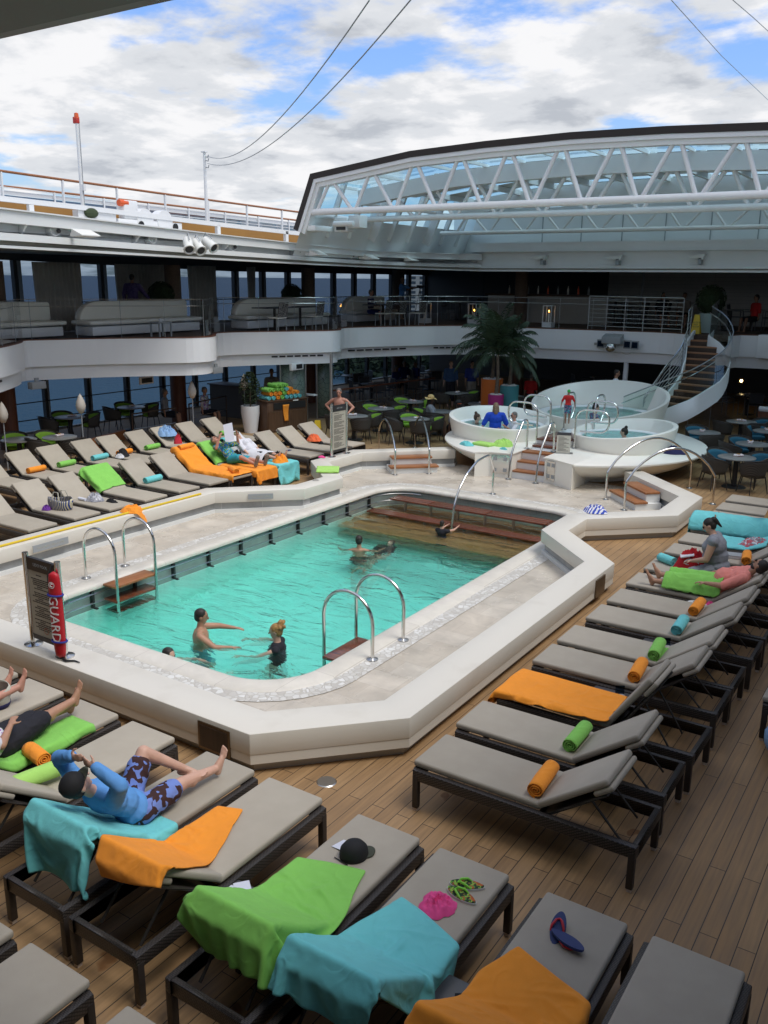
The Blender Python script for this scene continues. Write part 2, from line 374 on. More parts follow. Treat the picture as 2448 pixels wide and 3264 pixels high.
o = MB().sheet([(-24.2, -8), (7, -8), (7, 48), (-24.2, 48)], 0, [[(p[0], p[1]) for p in offset_poly(OUT, .2, False)]]).build('deck_floor', 'deck')
tag(o, kind='structure')
o = MB().sheet([(p[0], p[1]) for p in offset_poly(OUT, .15, False)], .004, [offset_poly(pool, .02)]).build('pool_terrace', 'travertine'); tag(o, kind='structure')
# kerb strip of dark planks round the coaming
ko = offset_poly(OUT, -.02, False); ki = offset_poly(OUT, -.16, False)
pool_t = empty('swimming_pool', (CX, 12, 0), 'large rounded swimming pool of turquoise water in the middle of the deck', 'swimming pool')
def PP(mb, name, m, par, **k):      # a part modelled in ship coordinates under a thing that is not rotated
    o = mb.build(name, m, par, **k); o.location = -par.location if par.parent is None else (0, 0, 0); return o
WZ = -.38
mb = MB(); n = len(pool); a = [(p[0], p[1], -.37) for p in pool]; b = [(p[0], p[1], -1.6) for p in pool]; mb.strip(b, a, True); mb.sheet(pool, -1.6)
PP(mb, 'basin', 'pool_tile', pool_t)
mb = MB(); mb.strip([(p[0], p[1], -.39) for p in offset_poly(pool, -.004)], [(p[0], p[1], .0) for p in offset_poly(pool, -.004)], True)
PP(mb, 'waterline_band', 'waterline_tile', pool_t)
cop_o = offset_poly(pool, .30); cop_o = [q for q in cop_o]
def ringm(A, B, z, mb): return mb.strip([(p[0], p[1], z) for p in A], [(p[0], p[1], z) for p in B], True)
PA = offset_poly(pool, .05) ; PB = offset_poly(pool, -.28)
mb = MB(); prof = [(.05, -.045), (.055, -.01), (.03, .026), (0, .036), (-.26, .03), (-.29, .006)]
rings = [[(p[0], p[1], z) for p in offset_poly(pool, d)] for d, z in prof]
for A, B in zip(rings, rings[1:]): mb.strip(A, B, True)
PP(mb, 'coping', 'coping', pool_t, smooth=True, ang=60)
mb = MB(); ringm(offset_poly(pool, -.285), offset_poly(pool, -.52), .012, mb); PP(mb, 'pebble_border', 'pebbles', pool_t)
# stainless rails and brackets on the pool wall, left side and far side
mb = MB(); wl = offset_poly(pool, .06)
li = [i for i, p in enumerate(wl) if p[0] < -9.9]
for zz_ in (-.10, -.25):
    mb.tube([(wl[i][0], wl[i][1], zz_) for i in li], .014, 6)
PP(mb, 'wall_rail', 'satin', pool_t, smooth=True)
for i in range(11):
    mb = MB(); mb.bb(PX0+.005, PX0+.07, 7.6+.86*i-.02, 7.6+.86*i+.02, -.33, -.06); mb.bb(PX0+.07, PX0+.15, 7.6+.86*i-.02, 7.6+.86*i+.02, -.335, -.315)
    PP(mb, 'rail_bracket', 'black', pool_t)
# two wooden benches over the steps at the far end, and the sunken steps
for (y0, y1, zt, k0) in ((16.55, 16.95, -.13, 0), (15.95, 16.28, -.33, 1)):
    b_ = MB()
    xs = [PX0+.35, -9.7, -8.25, -6.85, PX1-.05] if k0 == 0 else [PX0+.12, -8.9, PX1-.02]
    for x0, x1 in zip(xs, xs[1:]):
        for j in range(3): b_.bb(x0+.012, x1-.012, y0+(y1-y0)*j/3+.004, y0+(y1-y0)*(j+1)/3-.004, zt-.035, zt)
    PP(b_, 'bench_seat', 'wet_teak', pool_t, bevel=.006)
for i in range(7): PP(MB().tube([(PX0+.7+i*.68, 16.7, -.6), (PX0+.7+i*.68, 16.7, -.165)], .035, 8), 'bench_post', 'satin', pool_t)
for i in range(5): PP(MB().tube([(PX0+.6+i*.98, 16.1, -.7), (PX0+.6+i*.98, 16.1, -.365)], .03, 8), 'bench_post', 'satin', pool_t)
b_ = MB()
for j, (y, z) in enumerate([(16.9, -.45), (16.2, -.47), (15.6, -.54), (15.0, -.64)]):
    y1 = [17.15, 16.9, 16.2, 15.6][j]
    for q in range(4):
        ya = y+(y1-y)*q/4; yb = y+(y1-y)*(q+1)/4; b_.bb(PX0+.03, PX1-.03, ya+.006, yb-.006, z-.12, z)
PP(b_, 'sunken_steps', 'sunk_wood', pool_t)
# water
def water(name, poly, z, tint, amp, freq, nx=None, box=None, seed=0, rough=.0, deep=None):
    x0 = min(p[0] for p in poly); x1 = max(p[0] for p in poly); y0 = min(p[1] for p in poly); y1 = max(p[1] for p in poly)
    m = bpy.data.materials.new(name); m.use_nodes = True; t = m.node_tree; t.nodes.clear()
    k = t.nodes.new('ShaderNodeTexCoord')
    mp = nd(t, 'ShaderNodeMapping'); mp.inputs['Rotation'].default_value = (0, 0, .58); mp.inputs['Scale'].default_value = (.55, 1.25, 1); t.links.new(k.outputs['Object'], mp.inputs[0])
    na = nd(t, 'ShaderNodeTexNoise', Scale=freq, Detail=3, Roughness=.5, Distortion=1.2); t.links.new(mp.outputs[0], na.inputs['Vector'])
    nb = nd(t, 'ShaderNodeTexNoise', Scale=freq*.3, Detail=2); t.links.new(k.outputs['Object'], nb.inputs['Vector'])
    ad = nd(t, 'ShaderNodeMath', _operation='MULTIPLY'); t.links.new(na.outputs[0], ad.inputs[0]); t.links.new(nb.outputs[0], ad.inputs[1])
    bu = nd(t, 'ShaderNodeBump', Strength=1, Distance=amp); t.links.new(ad.outputs[0], bu.inputs['Height'])
    rf = nd(t, 'ShaderNodeBsdfRefraction', IOR=1.33, Roughness=rough); rf.inputs[0].default_value = (*tint, 1); t.links.new(bu.outputs[0], rf.inputs['Normal'])
    tr = nd(t, 'ShaderNodeBsdfTransparent'); tr.inputs[0].default_value = (*tint, 1)
    m0 = nd(t, 'ShaderNodeMixShader', i0=.75); t.links.new(tr.outputs[0], m0.inputs[1]); t.links.new(rf.outputs[0], m0.inputs[2])
    gl = nd(t, 'ShaderNodeBsdfGlossy', Roughness=.03); t.links.new(bu.outputs[0], gl.inputs['Normal'])
    fr = nd(t, 'ShaderNodeFresnel', IOR=1.33); t.links.new(bu.outputs[0], fr.inputs['Normal'])
    mxs = nd(t, 'ShaderNodeMixShader'); t.links.new(fr.outputs[0], mxs.inputs[0]); t.links.new(m0.outputs[0], mxs.inputs[1]); t.links.new(gl.outputs[0], mxs.inputs[2])
    ou = nd(t, 'ShaderNodeOutputMaterial'); t.links.new(mxs.outputs[0], ou.inputs[0]); MT[name] = m
    if deep:
        va = nd(t, 'ShaderNodeVolumeAbsorption', Density=deep[1]); va.inputs[0].default_value = (*deep[0], 1); t.links.new(va.outputs[0], ou.inputs['Volume'])
        big = offset_poly(poly, -.12); ob = MB().sheet(poly, z); n = len(poly); ob.strip([(p[0], p[1], z) for p in big], [(p[0], p[1], z) for p in poly], True); ob.strip([(p[0], p[1], -1.75) for p in big], [(p[0], p[1], z) for p in big], True); ob.prism(big, -1.75, -1.75); 
        ob = MB().prism(big, -1.75, z).build(name, m)
        return tag(ob, kind='structure')
    ob = MB().sheet(poly, z).build(name, m, keep=True); return tag(ob, kind='structure')
water('pool_water', pool, WZ, (.97, 1, 1), .17, 2.6, deep=((0, .992, .91), .33))
# ---- coaming
coam = empty('pool_coaming', (CX, 5.8, 0), 'low cream bench wall zigzagging round the whole pool terrace', 'low wall')
def band(mb, A, B, z0, z1):
    n = len(A); vs = [(p[0], p[1], z1) for p in A]+[(p[0], p[1], z1) for p in B]+[(p[0], p[1], z0) for p in A]+[(p[0], p[1], z0) for p in B]
    fs = []
    for i in range(n-1): fs += [(i, i+1, n+i+1, n+i), (2*n+i, 2*n+i+1, i+1, i), (3*n+i+1, 3*n+i, n+i, n+i+1), (2*n+i+1, 2*n+i, 3*n+i, 3*n+i+1)]
    fs += [(0, n, 3*n, 2*n), (n-1, 2*n-1, 4*n-1, 3*n-1)]
    return mb.add(vs, fs)
PP(band(MB(), OUT, INN, .22, .45), 'bench_top', 'cream', coam, bevel=.007)
oi = offset_poly(OUT, .006, False); mid = [((a_[0]+b_[0])/2, (a_[1]+b_[1])/2) for a_, b_ in zip(OUT, INN)]
PP(band(MB(), oi, mid, .115, .219), 'outer_face', 'cream', coam)
PP(band(MB(), offset_poly(OUT, .09, False), offset_poly(mid, -.02, False), 0, .114), 'plinth', 'plinth', coam)
PP(band(MB(), offset_poly(mid, .022, False), offset_poly(INN, -.07, False), .075, .219), 'mosaic_band', 'mosaic', coam)
PP(band(MB(), offset_poly(mid, .03, False), offset_poly(INN, -.02, False), 0, .074), 'kick_board', 'kick', coam)
# hatches set in the coaming face
mat('bronze', (.16, .12, .08), .3, .8)
def hatch(u0, v0, u1, v1, z0, z1, name='coaming_hatch', m='bronze'):
    a_ = at(u0, v0, .3); b_ = at(u1, v1, .3); d = (b_-a_).normalized(); nrm = Vector((d.y, -d.x, 0))
    if nrm.dot(a_-CAM) > 0: nrm = -nrm
    mb = MB(); mb.bar(a_+nrm*.01+Vector((0, 0, -.3+(z0+z1)/2)), b_+nrm*.01+Vector((0, 0, -.3+(z0+z1)/2)), .02, z1-z0); PP(mb, name, m, coam)
xa_, xb_ = ay(629, 2283, 5.77).x, ay(730, 2327, 5.77).x
mb = MB(); mb.bb(xa_, xb_, 5.768, 5.80, .10, .40); PP(mb, 'coaming_hatch', 'bronze', coam)
mb = MB(); mb.bb(xa_+.03, xb_-.03, 5.762, 5.768, .13, .37); PP(mb, 'hatch_panel', 'dark_wood', coam)
a_ = Vector((-4.215, 12.45, 0)); mb = MB(); mb.bb(-4.23, -4.205, 12.25, 12.62, .12, .40); PP(mb, 'coaming_hatch', 'bronze', coam)
# ================================================================ hot tub island
tubs = empty('hot_tub_island', (CX, 22.4, 0), 'cream island of round shells carrying the three hot tubs beyond the pool', 'hot tub deck')
prof = [(.0, .615), (3.38, .62), (3.43, .60), (3.43, .565), (3.36, .52), (3.22, .40), (3.0, .27), (2.7, .15), (2.42, .085), (2.4, .0), (0, 0)]
aR = math.atan2(19.22-22.4, -7.38-CX); aL = math.atan2(19.22-22.4, -9.92-CX)
N_ = 72; a0 = aR; a1 = aL+2*PI
mb = MB(); mb.lathe(prof, (CX, 22.4, 0), N_, a0, a1)
# end cheeks
for a in (a0, a1): mb.add([(CX+r*math.cos(a), 22.4+r*math.sin(a), z) for r, z in prof[1:-1]]+[(CX, 22.4, 0), (CX, 22.4, .615)], [tuple(range(len(prof)))])
PP(mb, 'shell', 'tub', tubs, smooth=True, ang=35)
mb = MB()
mb.prism([(-9.92, 19.20), (-9.66, 19.46), (-9.10, 19.60), (-9.10, 21.4), (-9.92, 21.4)], .0, .60); mb.prism([(-9.95, 19.17), (-9.66, 19.43), (-9.07, 19.57), (-9.07, 21.4), (-9.95, 21.4)], .6, .622)
mb.prism([(-8.24, 19.60), (-8.02, 19.56), (-7.38, 19.20), (-7.38, 21.4), (-8.24, 21.4)], .0, .60); mb.prism([(-8.27, 19.57), (-8.02, 19.53), (-7.35, 19.17), (-7.35, 21.4), (-8.27, 21.4)], .6, .622)
PP(mb, 'side_block', 'tub', tubs)
mb = MB(); z_ = 0
for k, (y, z) in enumerate([(19.62, .16), (19.88, .36), (20.14, .56), (20.7, .61), (21.0, .76)]): mb.bb(-9.1, -8.24, y, 23.4-.01*k, z_ if k else 0, z); z_ = z
PP(mb, 'stair_body', 'white', tubs)
for k, (y, y1, z) in enumerate([(19.59, 19.90, .16), (19.85, 20.16, .36), (20.11, 20.45, .56), (20.72, 21.02, .625), (20.97, 22.2, .76)]):
    PP(MB().bb(-9.08, -8.26, y, y1, z+.002, z+.045), 'step_tread', 'wet_teak' if k > 2 else 'teak', tubs, bevel=.006)
# control panels of brushed steel beside the steps
for (xa, ya, xb, yb) in ((-9.60, 19.465, -9.16, 19.575), (-8.17, 19.575, -7.93, 19.50)):
    a_ = Vector((xa, ya, .33)); b_ = Vector((xb, yb, .33)); p_ = PP(MB().bar(a_, b_, .02, .46), 'steel_panel', 'steel', tubs)
    mb = MB(); d = (b_-a_)
    for fx in (.22, .78):
        for zz_ in (.19, .47): c = a_+d*fx; mb.bar(Vector((c.x, c.y-.014, zz_))-d.normalized()*.045, Vector((c.x, c.y-.014, zz_))+d.normalized()*.045, .012, .09)
    o = mb.build('vent_grille', 'greyp', p_)
def tub(name, cx, cy, rb, rt, zb, rimf, zw, label, rin=None, bubbles=True, wc=(.62, .95, .92)):
    t = empty(name, (cx, cy, zb), label, 'hot tub', 'hot tubs on the cream island')
    n = 56; ang = [2*PI*k/n for k in range(n)]; th = .13
    rim = [rimf(a) for a in ang]; mb = MB()
    def ring(r, zf): return [Vector((r(a, i)*math.cos(a), r(a, i)*math.sin(a), zf(i)-zb)) for i, a in enumerate(ang)]
    def ro(z, i): f = min(1, (z-zb)/(max(rim)-zb)); return rb+(rt-rb)*(f**.8)
    L = []
    for f in (0, .25, .5, .75, .93): L.append(ring(lambda a, i: ro(zb+(rim[i]-zb)*f, i), lambda i: zb+(rim[i]-zb)*f))
    L.append(ring(lambda a, i: ro(rim[i], i)-.01, lambda i: rim[i]-.008)); L.append(ring(lambda a, i: ro(rim[i], i)-.04, lambda i: rim[i]))
    L.append(ring(lambda a, i: ro(rim[i], i)-th+.03, lambda i: rim[i])); L.append(ring(lambda a, i: ro(rim[i], i)-th, lambda i: rim[i]-.015))
    L.append(ring(lambda a, i: ro(zw+.05, i)-th-.02, lambda i: zw+.03))
    for A, B in zip(L, L[1:]): mb.strip(A, B, True)
    mb.build('rim_wall', 'tub', t, smooth=True, ang=50)
    ri = rin or rb-.25
    mb = MB(); rr = rb+(rt-rb)*.5
    mb.lathe([(rr-th+.02, zw+.035-zb), (ri+.04, zw+.03-zb), (ri, zw+.01-zb), (ri-.03, zw-.35-zb if zw-.35 > zb else .01), (ri-.35, zw-.4-zb if zw-.4 > zb else .008), (0, zw-.4-zb if zw-.4 > zb else .008)], n=48)
    mb.build('seat_ring', 'white', t, smooth=True, ang=50)
    water('tub_water', [(cx+ri*math.cos(a), cy+ri*math.sin(a)) for a in ang], zw, wc, .10, 7)
    return t
E2 = lambda c, am, ph: (lambda a: c+am*math.cos(a-R(ph)))
tub('hot_tub', -10.6, 21.95, 1.30, 1.43, .615, E2(1.10, .13, 140), .86, 'left hot tub in which a woman in blue stands', 1.1)
tub('hot_tub', -7.22, 22.15, 1.22, 1.35, .615, E2(1.10, .14, 40), .86, 'right hot tub with one dark haired bather', 1.02)
tc_ = tub('hot_tub', -8.95, 25.0, 1.55, 2.06, .0, E2(1.41, .36, 85), .97, 'largest hot tub at the back with a high curved rim', 1.45, wc=(.70, .98, .93))
# ================================================================ stainless handrails
def rail(path, r, label, name='handrail', flange=(0, -1), group=None, cat='handrail', fr=.25, m='steel'):
    P0 = Vector(path[0]); t = empty(name, P0, label, cat, group)
    fp = fillet(path, fr, 7)
    MB().tube([p-P0 for p in fp], r, 12).build('tube', m, t, smooth=True, ang=60)
    for i in flange:
        p = Vector(path[i])-P0; MB().lathe([(r+.001, .03), (r+.012, .022), (.075, .012), (.078, 0), (0, 0)], p, 20).build('base_flange', 'satin', t, smooth=True)
    return t
def arch(pa, pb, h, n=14, lean=0):
    pa = Vector(pa); pb = Vector(pb); z = max(pa.z, pb.z); L = (pb-pa); w_ = Vector((L.x, L.y, 0)).length/2; c = (pa+pb)/2; d = Vector((L.x, L.y, 0)).normalized()
    top = h-w_
    return [pa]+[Vector((c.x, c.y, 0))+d*(-w_*math.cos(PI*k/n))+Vector((0, 0, top+w_*math.sin(PI*k/n))) for k in range(n+1)]+[pb]
def hrail(pa, pb, h, label, group, flange=(0, -1), r=.024):
    P = arch(pa, pb, h); t = empty('handrail', P[0], label, 'handrail', group)
    MB().tube([p-P[0] for p in P], r, 12).build('tube', 'steel', t, smooth=True, ang=60)
    for i in flange:
        p = P[i]-P[0]; MB().lathe([(r+.001, .03), (r+.012, .022), (.075, .012), (.078, 0), (0, 0)], p, 20).build('base_flange', 'satin', t, smooth=True)
    return t
LAD = 'ladder handrails of the pool'
# right hand ladder
g1, g2 = at(1187, 2105), at(1285, 2043)
hrail((g1.x, g1.y, .01), (g1.x-.78, g1.y, -.9), .86, 'hooped steel handrail at the near end of the right pool ladder', LAD, (0,))
hrail((g2.x, g2.y, .01), (g2.x-.78, g2.y, -.9), .86, 'hooped steel handrail at the far end of the right pool ladder', LAD, (0,))
lt = empty('pool_ladder', (g1.x-.6, (g1.y+g2.y)/2, -.2), 'wooden steps of the right pool ladder', 'pool ladder', 'wooden pool ladders')
for k in range(3): MB().box((.02, 0, .05-.32*k), (.42 if k == 0 else .26, g2.y-g1.y+.06, .04)).build('step', 'wet_teak', lt, bevel=.008)
# left hand ladder
l1, l2 = at(275, 1845), at(399, 1806)
hrail((l1.x, l1.y, .01), (l1.x+.74, l1.y, -1.0), .9, 'hooped steel handrail at the near end of the left pool ladder', LAD, (0,))
hrail((l2.x, l2.y, .01), (l2.x+.74, l2.y, -1.0), .9, 'hooped steel handrail at the far end of the left pool ladder', LAD, (0,))
lt = empty('pool_ladder', (l1.x+.66, (l1.y+l2.y)/2, -.2), 'wooden steps of the left pool ladder', 'pool ladder', 'wooden pool ladders')
for k in range(3): MB().box((-.06, 0, .2-.24*k), (.30, l2.y-l1.y+.08, .04)).build('step', 'teak_y' if k == 0 else 'wet_teak', lt, bevel=.008)
# swan neck rail at the far side of the pool
s0 = at(1570, 1576); sp_ = [ax(u, v, s0.x) for u, v in ((1561, 1451), (1548, 1455), (1522, 1469), (1486, 1514), (1462, 1563), (1448, 1611), (1440, 1689))]; rail([(s0.x, s0.y, .01), (s0.x, s0.y+.01, .6)]+sp_+[sp_[-1]+Vector((0, -.03, -.4))], .026, 'swan neck steel handrail dipping into the far end of the pool', flange=(0,), fr=.12)
# two pairs of rails over the coaming steps (left back, right back)
def overrail(u0, v0, u1, v1, h, label, grp):
    a_, b_ = at(u0, v0), at(u1, v1); P = [Vector((a_.x, a_.y, 0))]; d = b_-a_
    for k in range(13): f = k/12; P.append(Vector((a_.x+d.x*f, a_.y+d.y*f, .62+(h-.62)*math.sin(PI*f)**.75)))
    P.append(Vector((b_.x, b_.y, 0))); return rail(P, .026, label, group=grp, fr=.04)
GO = 'tall arched handrails over the coaming steps'
overrail(1259, 1514, 1208, 1437, 1.12, 'left arched handrail of the pair at the back left steps', GO)
overrail(1367, 1510, 1322, 1427, 1.12, 'right arched handrail of the pair at the back left steps', GO)
a1_ = at(1930, 1592); b1_ = at(2205, 1560)
overrail(1930, 1592, 2197, 1556, 1.3, 'left arched handrail of the pair at the back right steps', GO)
overrail(1989, 1626, 2271, 1607, 1.3, 'right arched handrail of the pair at the back right steps', GO)
# steps by the coaming
def steps(loc, rz, label, w0=1.25):
    t = empty('boarding_steps', loc, label, 'steps', 'wooden steps inside the coaming', rz)
    MB().bb(-w0/2+.03, w0/2-.03, -.62, -.02, 0, .135).build('lower_box', 'kick', t); MB().bb(-w0/2+.12, w0/2-.12, -.34, -.02, .135, .32).build('upper_box', 'kick', t)
    MB().bb(-w0/2, w0/2, -.66, -.35, .137, .185).build('lower_tread', 'teak', t, bevel=.008); MB().bb(-w0/2+.1, w0/2-.1, -.37, -.03, .322, .37).build('upper_tread', 'teak', t, bevel=.008)
d_ = Vector((-6.40, 19.98, 0))-Vector((-4.66, 18.23, 0))
steps(((-5.53+.0), 19.10, 0), R(-45), 'two wooden steps inside the coaming at the back right')
steps((-11.77, 19.10, 0), R(45), 'two wooden steps inside the coaming at the back left')
# rails beside the tub steps
T0 = 'polished handrails of the hot tub steps'
for (u, v, lab, dx_) in ((1620, 1528, 'left polished handrail rising along the hot tub steps', 0), (1707, 1541, 'right polished handrail rising along the hot tub steps', 0)):
    a_ = at(u, v); rail([(a_.x, a_.y, .01), (a_.x, a_.y+.1, .65), (a_.x, a_.y+.75, 1.38), (a_.x, a_.y+1.0, 1.35), (a_.x, a_.y+1.0, .62)], .025, lab, group=T0, fr=.35, flange=(0, -1))
def loop_rail(x, y, z0, w_, h, dirx, label):
    rail([(x, y, z0), (x, y, z0+h), (x+dirx*w_, y+.05, z0+h), (x+dirx*w_, y+.05, z0+h*.45), (x+dirx*.12, y+.02, z0+h*.45)], .025, label, group='looped grab rails of the hot tubs', fr=.3, flange=(0,), cat='grab rail', name='grab_rail')
loop_rail(-9.16, 21.15, .62, .85, 1.05, -1, 'nearer looped grab rail by the left hot tub'); loop_rail(-9.16, 22.0, .76, .8, 1.0, -1, 'farther looped grab rail by the left hot tub')
loop_rail(-8.12, 21.15, .62, .85, 1.0, 1, 'nearer looped grab rail by the right hot tub'); loop_rail(-8.12, 21.9, .76, .8, 1.0, 1, 'farther looped grab rail by the right hot tub')
loop_rail(-9.0, 22.9, .8, .0, 0.9, 1, 'left straight grab rail at the big hot tub') if 0 else None
for x_, lab in ((-9.05, 'left oval grab rail at the big hot tub'), (-8.2, 'right oval grab rail at the big hot tub')):
    rail([(x_, 22.7, .8), (x_, 22.7, 1.5), (x_, 22.85, 1.78), (x_, 23.4, 1.75), (x_, 23.45, 1.3), (x_, 23.2, 1.05)], .025, lab, group='looped grab rails of the hot tubs', fr=.2, flange=(0,), cat='grab rail', name='grab_rail')
# ================================================================ side walls with windows
def sidewall(x, sgn, label0, rng, zs, name, header):
    t = empty(name, (x, 20, 0), label0, 'window wall'); return t
def zlin(pts):
    def f(y):
        if y <= pts[0][0]: a, b = pts[0], pts[1]
        elif y >= pts[-1][0]: a, b = pts[-2], pts[-1]
        else:
            for a, b in zip(pts, pts[1:]):
                if a[0] <= y <= b[0]: break
        return a[1]+(b[1]-a[1])*(y-a[0])/(b[0]-a[0])
    return f
hdz = zlin([(16.5, 5.16), (25.7, 4.95), (40, 4.92)])
def wing(x, s, name):
    lo = empty('window_wall', (x, 20, 0), 'dark framed window wall of the pool deck on the '+name+' side', 'window wall')
    MB().bb(-.09, .09, -27, 27, 0, .05).build('sill', 'greyp', lo)
    y = 6.0
    while y < 46:
        m = MB(); m.bb(-.12, .04, y-.05-20, y+.05-20, .05, 3.02); m.build('mullion', 'dark', lo)
        m = MB(); m.bb(-.02, .04, y+.052-20, y+.12-20, .05, 3.02); m.build('mullion_post', 'greyp', lo); y += 1.62
    MB().add([(0, -27, .05), (0, 27, .05), (0, 27, 3.02), (0, -27, 3.02)], [(0, 1, 2, 3)]).build('window_glass', 'win', lo)
    m = MB()
    for z in (.42, .95): m.tube([(s*.12, -27, z), (s*.12, 27, z)], .018, 6)
    m.build('guard_rail', 'dark', lo)
    up = empty('window_wall', (x, 20, 3.0), 'dark framed window wall of the upper deck on the '+name+' side', 'window wall')
    MB().bb(-.09, .09, -27, 27, .02, .16).build('sill', 'greyp', up)
    y = 5.6; k = 0
    while y < 46:
        m = MB(); m.bb(-.12, .04, y-.06-20, y+.06-20, .16, 2.3); m.build('mullion', 'dark', up)
        m = MB(); m.bb(-.02, .05, y+.062-20, y+.19-20, .16, 2.3); m.build('mullion_post', 'greyp', up); y += 1.58
    m = MB()
    for ya, yb in ((-7, 16.5), (16.5, 25.7), (25.7, 47)):
        za, zb_ = hdz(ya), hdz(yb); m.add([(s*.13, ya-20, za-3), (s*.13, yb-20, zb_-3), (s*.13, yb-20, 2.45), (s*.13, ya-20, 2.45)], [(0, 1, 2, 3)])
    m.build('header', 'dark', up)
    MB().add([(0, -27, .1), (0, 27, .1), (0, 27, 2.4), (0, -27, 2.4)], [(0, 1, 2, 3)]).build('window_glass', 'win', up)
    MB().tube([(s*.12, -27, .93), (s*.12, 27, .93)], .018, 6).build('guard_rail', 'dark', up)
    return lo, up
wing(-24.1, 1, 'left'); wing(6.8, -1, 'right')
# ================================================================ upper deck slab with scalloped balcony
BAL = [(-19.6, 6.5), (-18.1, 9.6), (-18.0, 11.2), (-18.75, 12.3), (-19.5, 13.3), (-20.1, 13.95), (-20.6, 14.25), (-20.35, 14.75), (-19.67, 16.1), (-18.6, 17.35), (-18.05, 18.0), (-18.1, 18.8), (-18.85, 19.5), (-19.3, 20.2), (-18.3, 21.8), (-17.45, 23.1), (-17.3, 23.5), (-17.4, 23.9), (-17.8, 24.3), (-18.1, 25.2), (-17.1, 27.1), (-16.0, 28.95), (-15.2, 29.3), (-12.55, 29.4), (-12.0, 29.5), (-9.99, 29.75), (-8.5, 29.9), (-7.8, 29.5)]
BAL = [(-24.05, 7.6)]+BAL
# round the polyline a little
def chaik(P, n=2):
    for _ in range(n):
        Q = [P[0]]
        for a, b in zip(P, P[1:]): Q += [(a[0]*.75+b[0]*.25, a[1]*.75+b[1]*.25), (a[0]*.25+b[0]*.75, a[1]*.25+b[1]*.75)]
        P = Q+[P[-1]]
    return P
BL = chaik(BAL[1:], 2)
BR = [(-6.45, 29.6), (-6.3, 30.3), (-5.75, 30.4), (-3.9, 30.2), (-3.3, 29.2), (-1.9, 25.5), (-.8, 23), (.6, 20), (1.6, 16), (2.6, 12), (3.2, 8), (3.4, 4.5)]
ud = empty('upper_deck', (CX, 30, 3.0), 'white edged upper deck balcony wrapping round the pool opening', 'balcony deck')
sheet = offset_poly(BL, .04, False)+[(-7.8, 30.6), (-6.45, 30.6)]+offset_poly(BR, .04, False)+[(6.8, 4.5), (6.8, 47), (-24.0, 47), (-24.0, BL[0][1])]
MB().prism(sheet, 2.86, 3.06).build('floor_slab', 'carpet', ud).location = (-CX, -30, -3.0)
def wallband(pts, z0, z1, d, name, m, par, inset=0, th=.05):
    A = offset_poly(pts, inset, False); B = offset_poly(pts, inset-th if d < 0 else inset+th, False)
    o = band(MB(), A, B, z0, z1).build(name, m, par); o.location = -par.location; return o
# which side is outwards: BL runs left-near to right-far, the opening is on its right
for nm, pts in (('fascia', BL), ('fascia', BR)):
    wallband(pts, 2.42, 3.10, 1, nm, 'white_wall', ud, 0, .08)
    wallband(pts, 2.06, 2.419, 1, 'lower_fascia', 'beige' if 0 else 'white', ud, .12, .08)
    wallband(pts, 3.101, 3.125, 1, 'capping', 'red_wood', ud, -.012, .10)
    wallband(pts, 2.18, 2.2, 1, 'soffit_lip', 'ceil', ud, .2, 3.0) if 0 else None
inner = offset_poly(BL, .2, False)
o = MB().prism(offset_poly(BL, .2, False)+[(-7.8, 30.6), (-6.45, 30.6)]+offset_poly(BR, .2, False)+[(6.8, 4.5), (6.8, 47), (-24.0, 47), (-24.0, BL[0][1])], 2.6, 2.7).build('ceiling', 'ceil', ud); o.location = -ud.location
# slots in the lower fascia
mb = MB()
def slots(p0, p1, n, z=2.32):
    p0 = Vector((*p0, z)); p1 = Vector((*p1, z)); d = p1-p0; L = d.length; u_ = d.normalized(); nr = Vector((u_.y, -u_.x, 0))
    for i in range(n): c = p0+d*(i+.5)/n+nr*.005; mb.bar(c-u_*L/n*.38, c+u_*L/n*.38, .03, .05)
li_ = offset_poly(BL, .12, False)
def onband(t0, t1, n):
    i0 = int(t0*(len(li_)-1)); i1 = int(t1*(len(li_)-1)); slots(li_[i0], li_[i1], n)
onband(.52, .565, 7); onband(.70, .745, 7); onband(.10, .14, 4); onband(.765, .80, 6)
o = mb.build('vent_slots', 'black', ud); o.location = -ud.location
# glass balustrade on the balcony edge
def balustrade(pts, z0, h, label, inset=.12, step=1.15, rail_top=True, mname='clear'):
    P = offset_poly(pts, inset, False); t = empty('glass_balustrade', (P[0][0], P[0][1], z0), label, 'balustrade'); off_ = -t.location
    A = [(p[0], p[1], z0) for p in P]; B = [(p[0], p[1], z0+h) for p in P]
    o = MB().strip(A, B).build('glass_panel', mname, t); o.location = off_
    o = MB().tube([(p[0], p[1], z0+h) for p in P], .007, 6).build('top_edge', 'satin', t); o.location = off_
    if rail_top:
        Q = offset_poly(pts, inset+.08, False); o = MB().tube([(p[0], p[1], z0+h*.82) for p in Q], .010, 6).build('hand_rail', 'satin', t, smooth=True); o.location = off_
    acc = 0; last = Vector((*P[0], 0)); n_ = 0
    for a, b in zip(P, P[1:]):
        a = Vector((*a, 0)); b = Vector((*b, 0)); L = (b-a).length
        while acc+L >= step and L > 1e-6:
            f = (step-acc)/L; a = a.lerp(b, f); L = (b-a).length; acc = 0
            o = MB().bb(a.x-.005, a.x+.005, a.y-.005, a.y+.005, z0, z0+h).build('joint_post', 'greyp', t); o.location = off_; n_ += 1
        acc += L
    return t
cut = next(i for i, p in enumerate(BL) if p[0] > -9.7)
balustrade(BL[:cut], 3.12, 1.02, 'clear glass balustrade following the scalloped left balcony')
balustrade(BR[2:], 3.12, 1.02, 'clear glass balustrade on the right part of the upper deck')
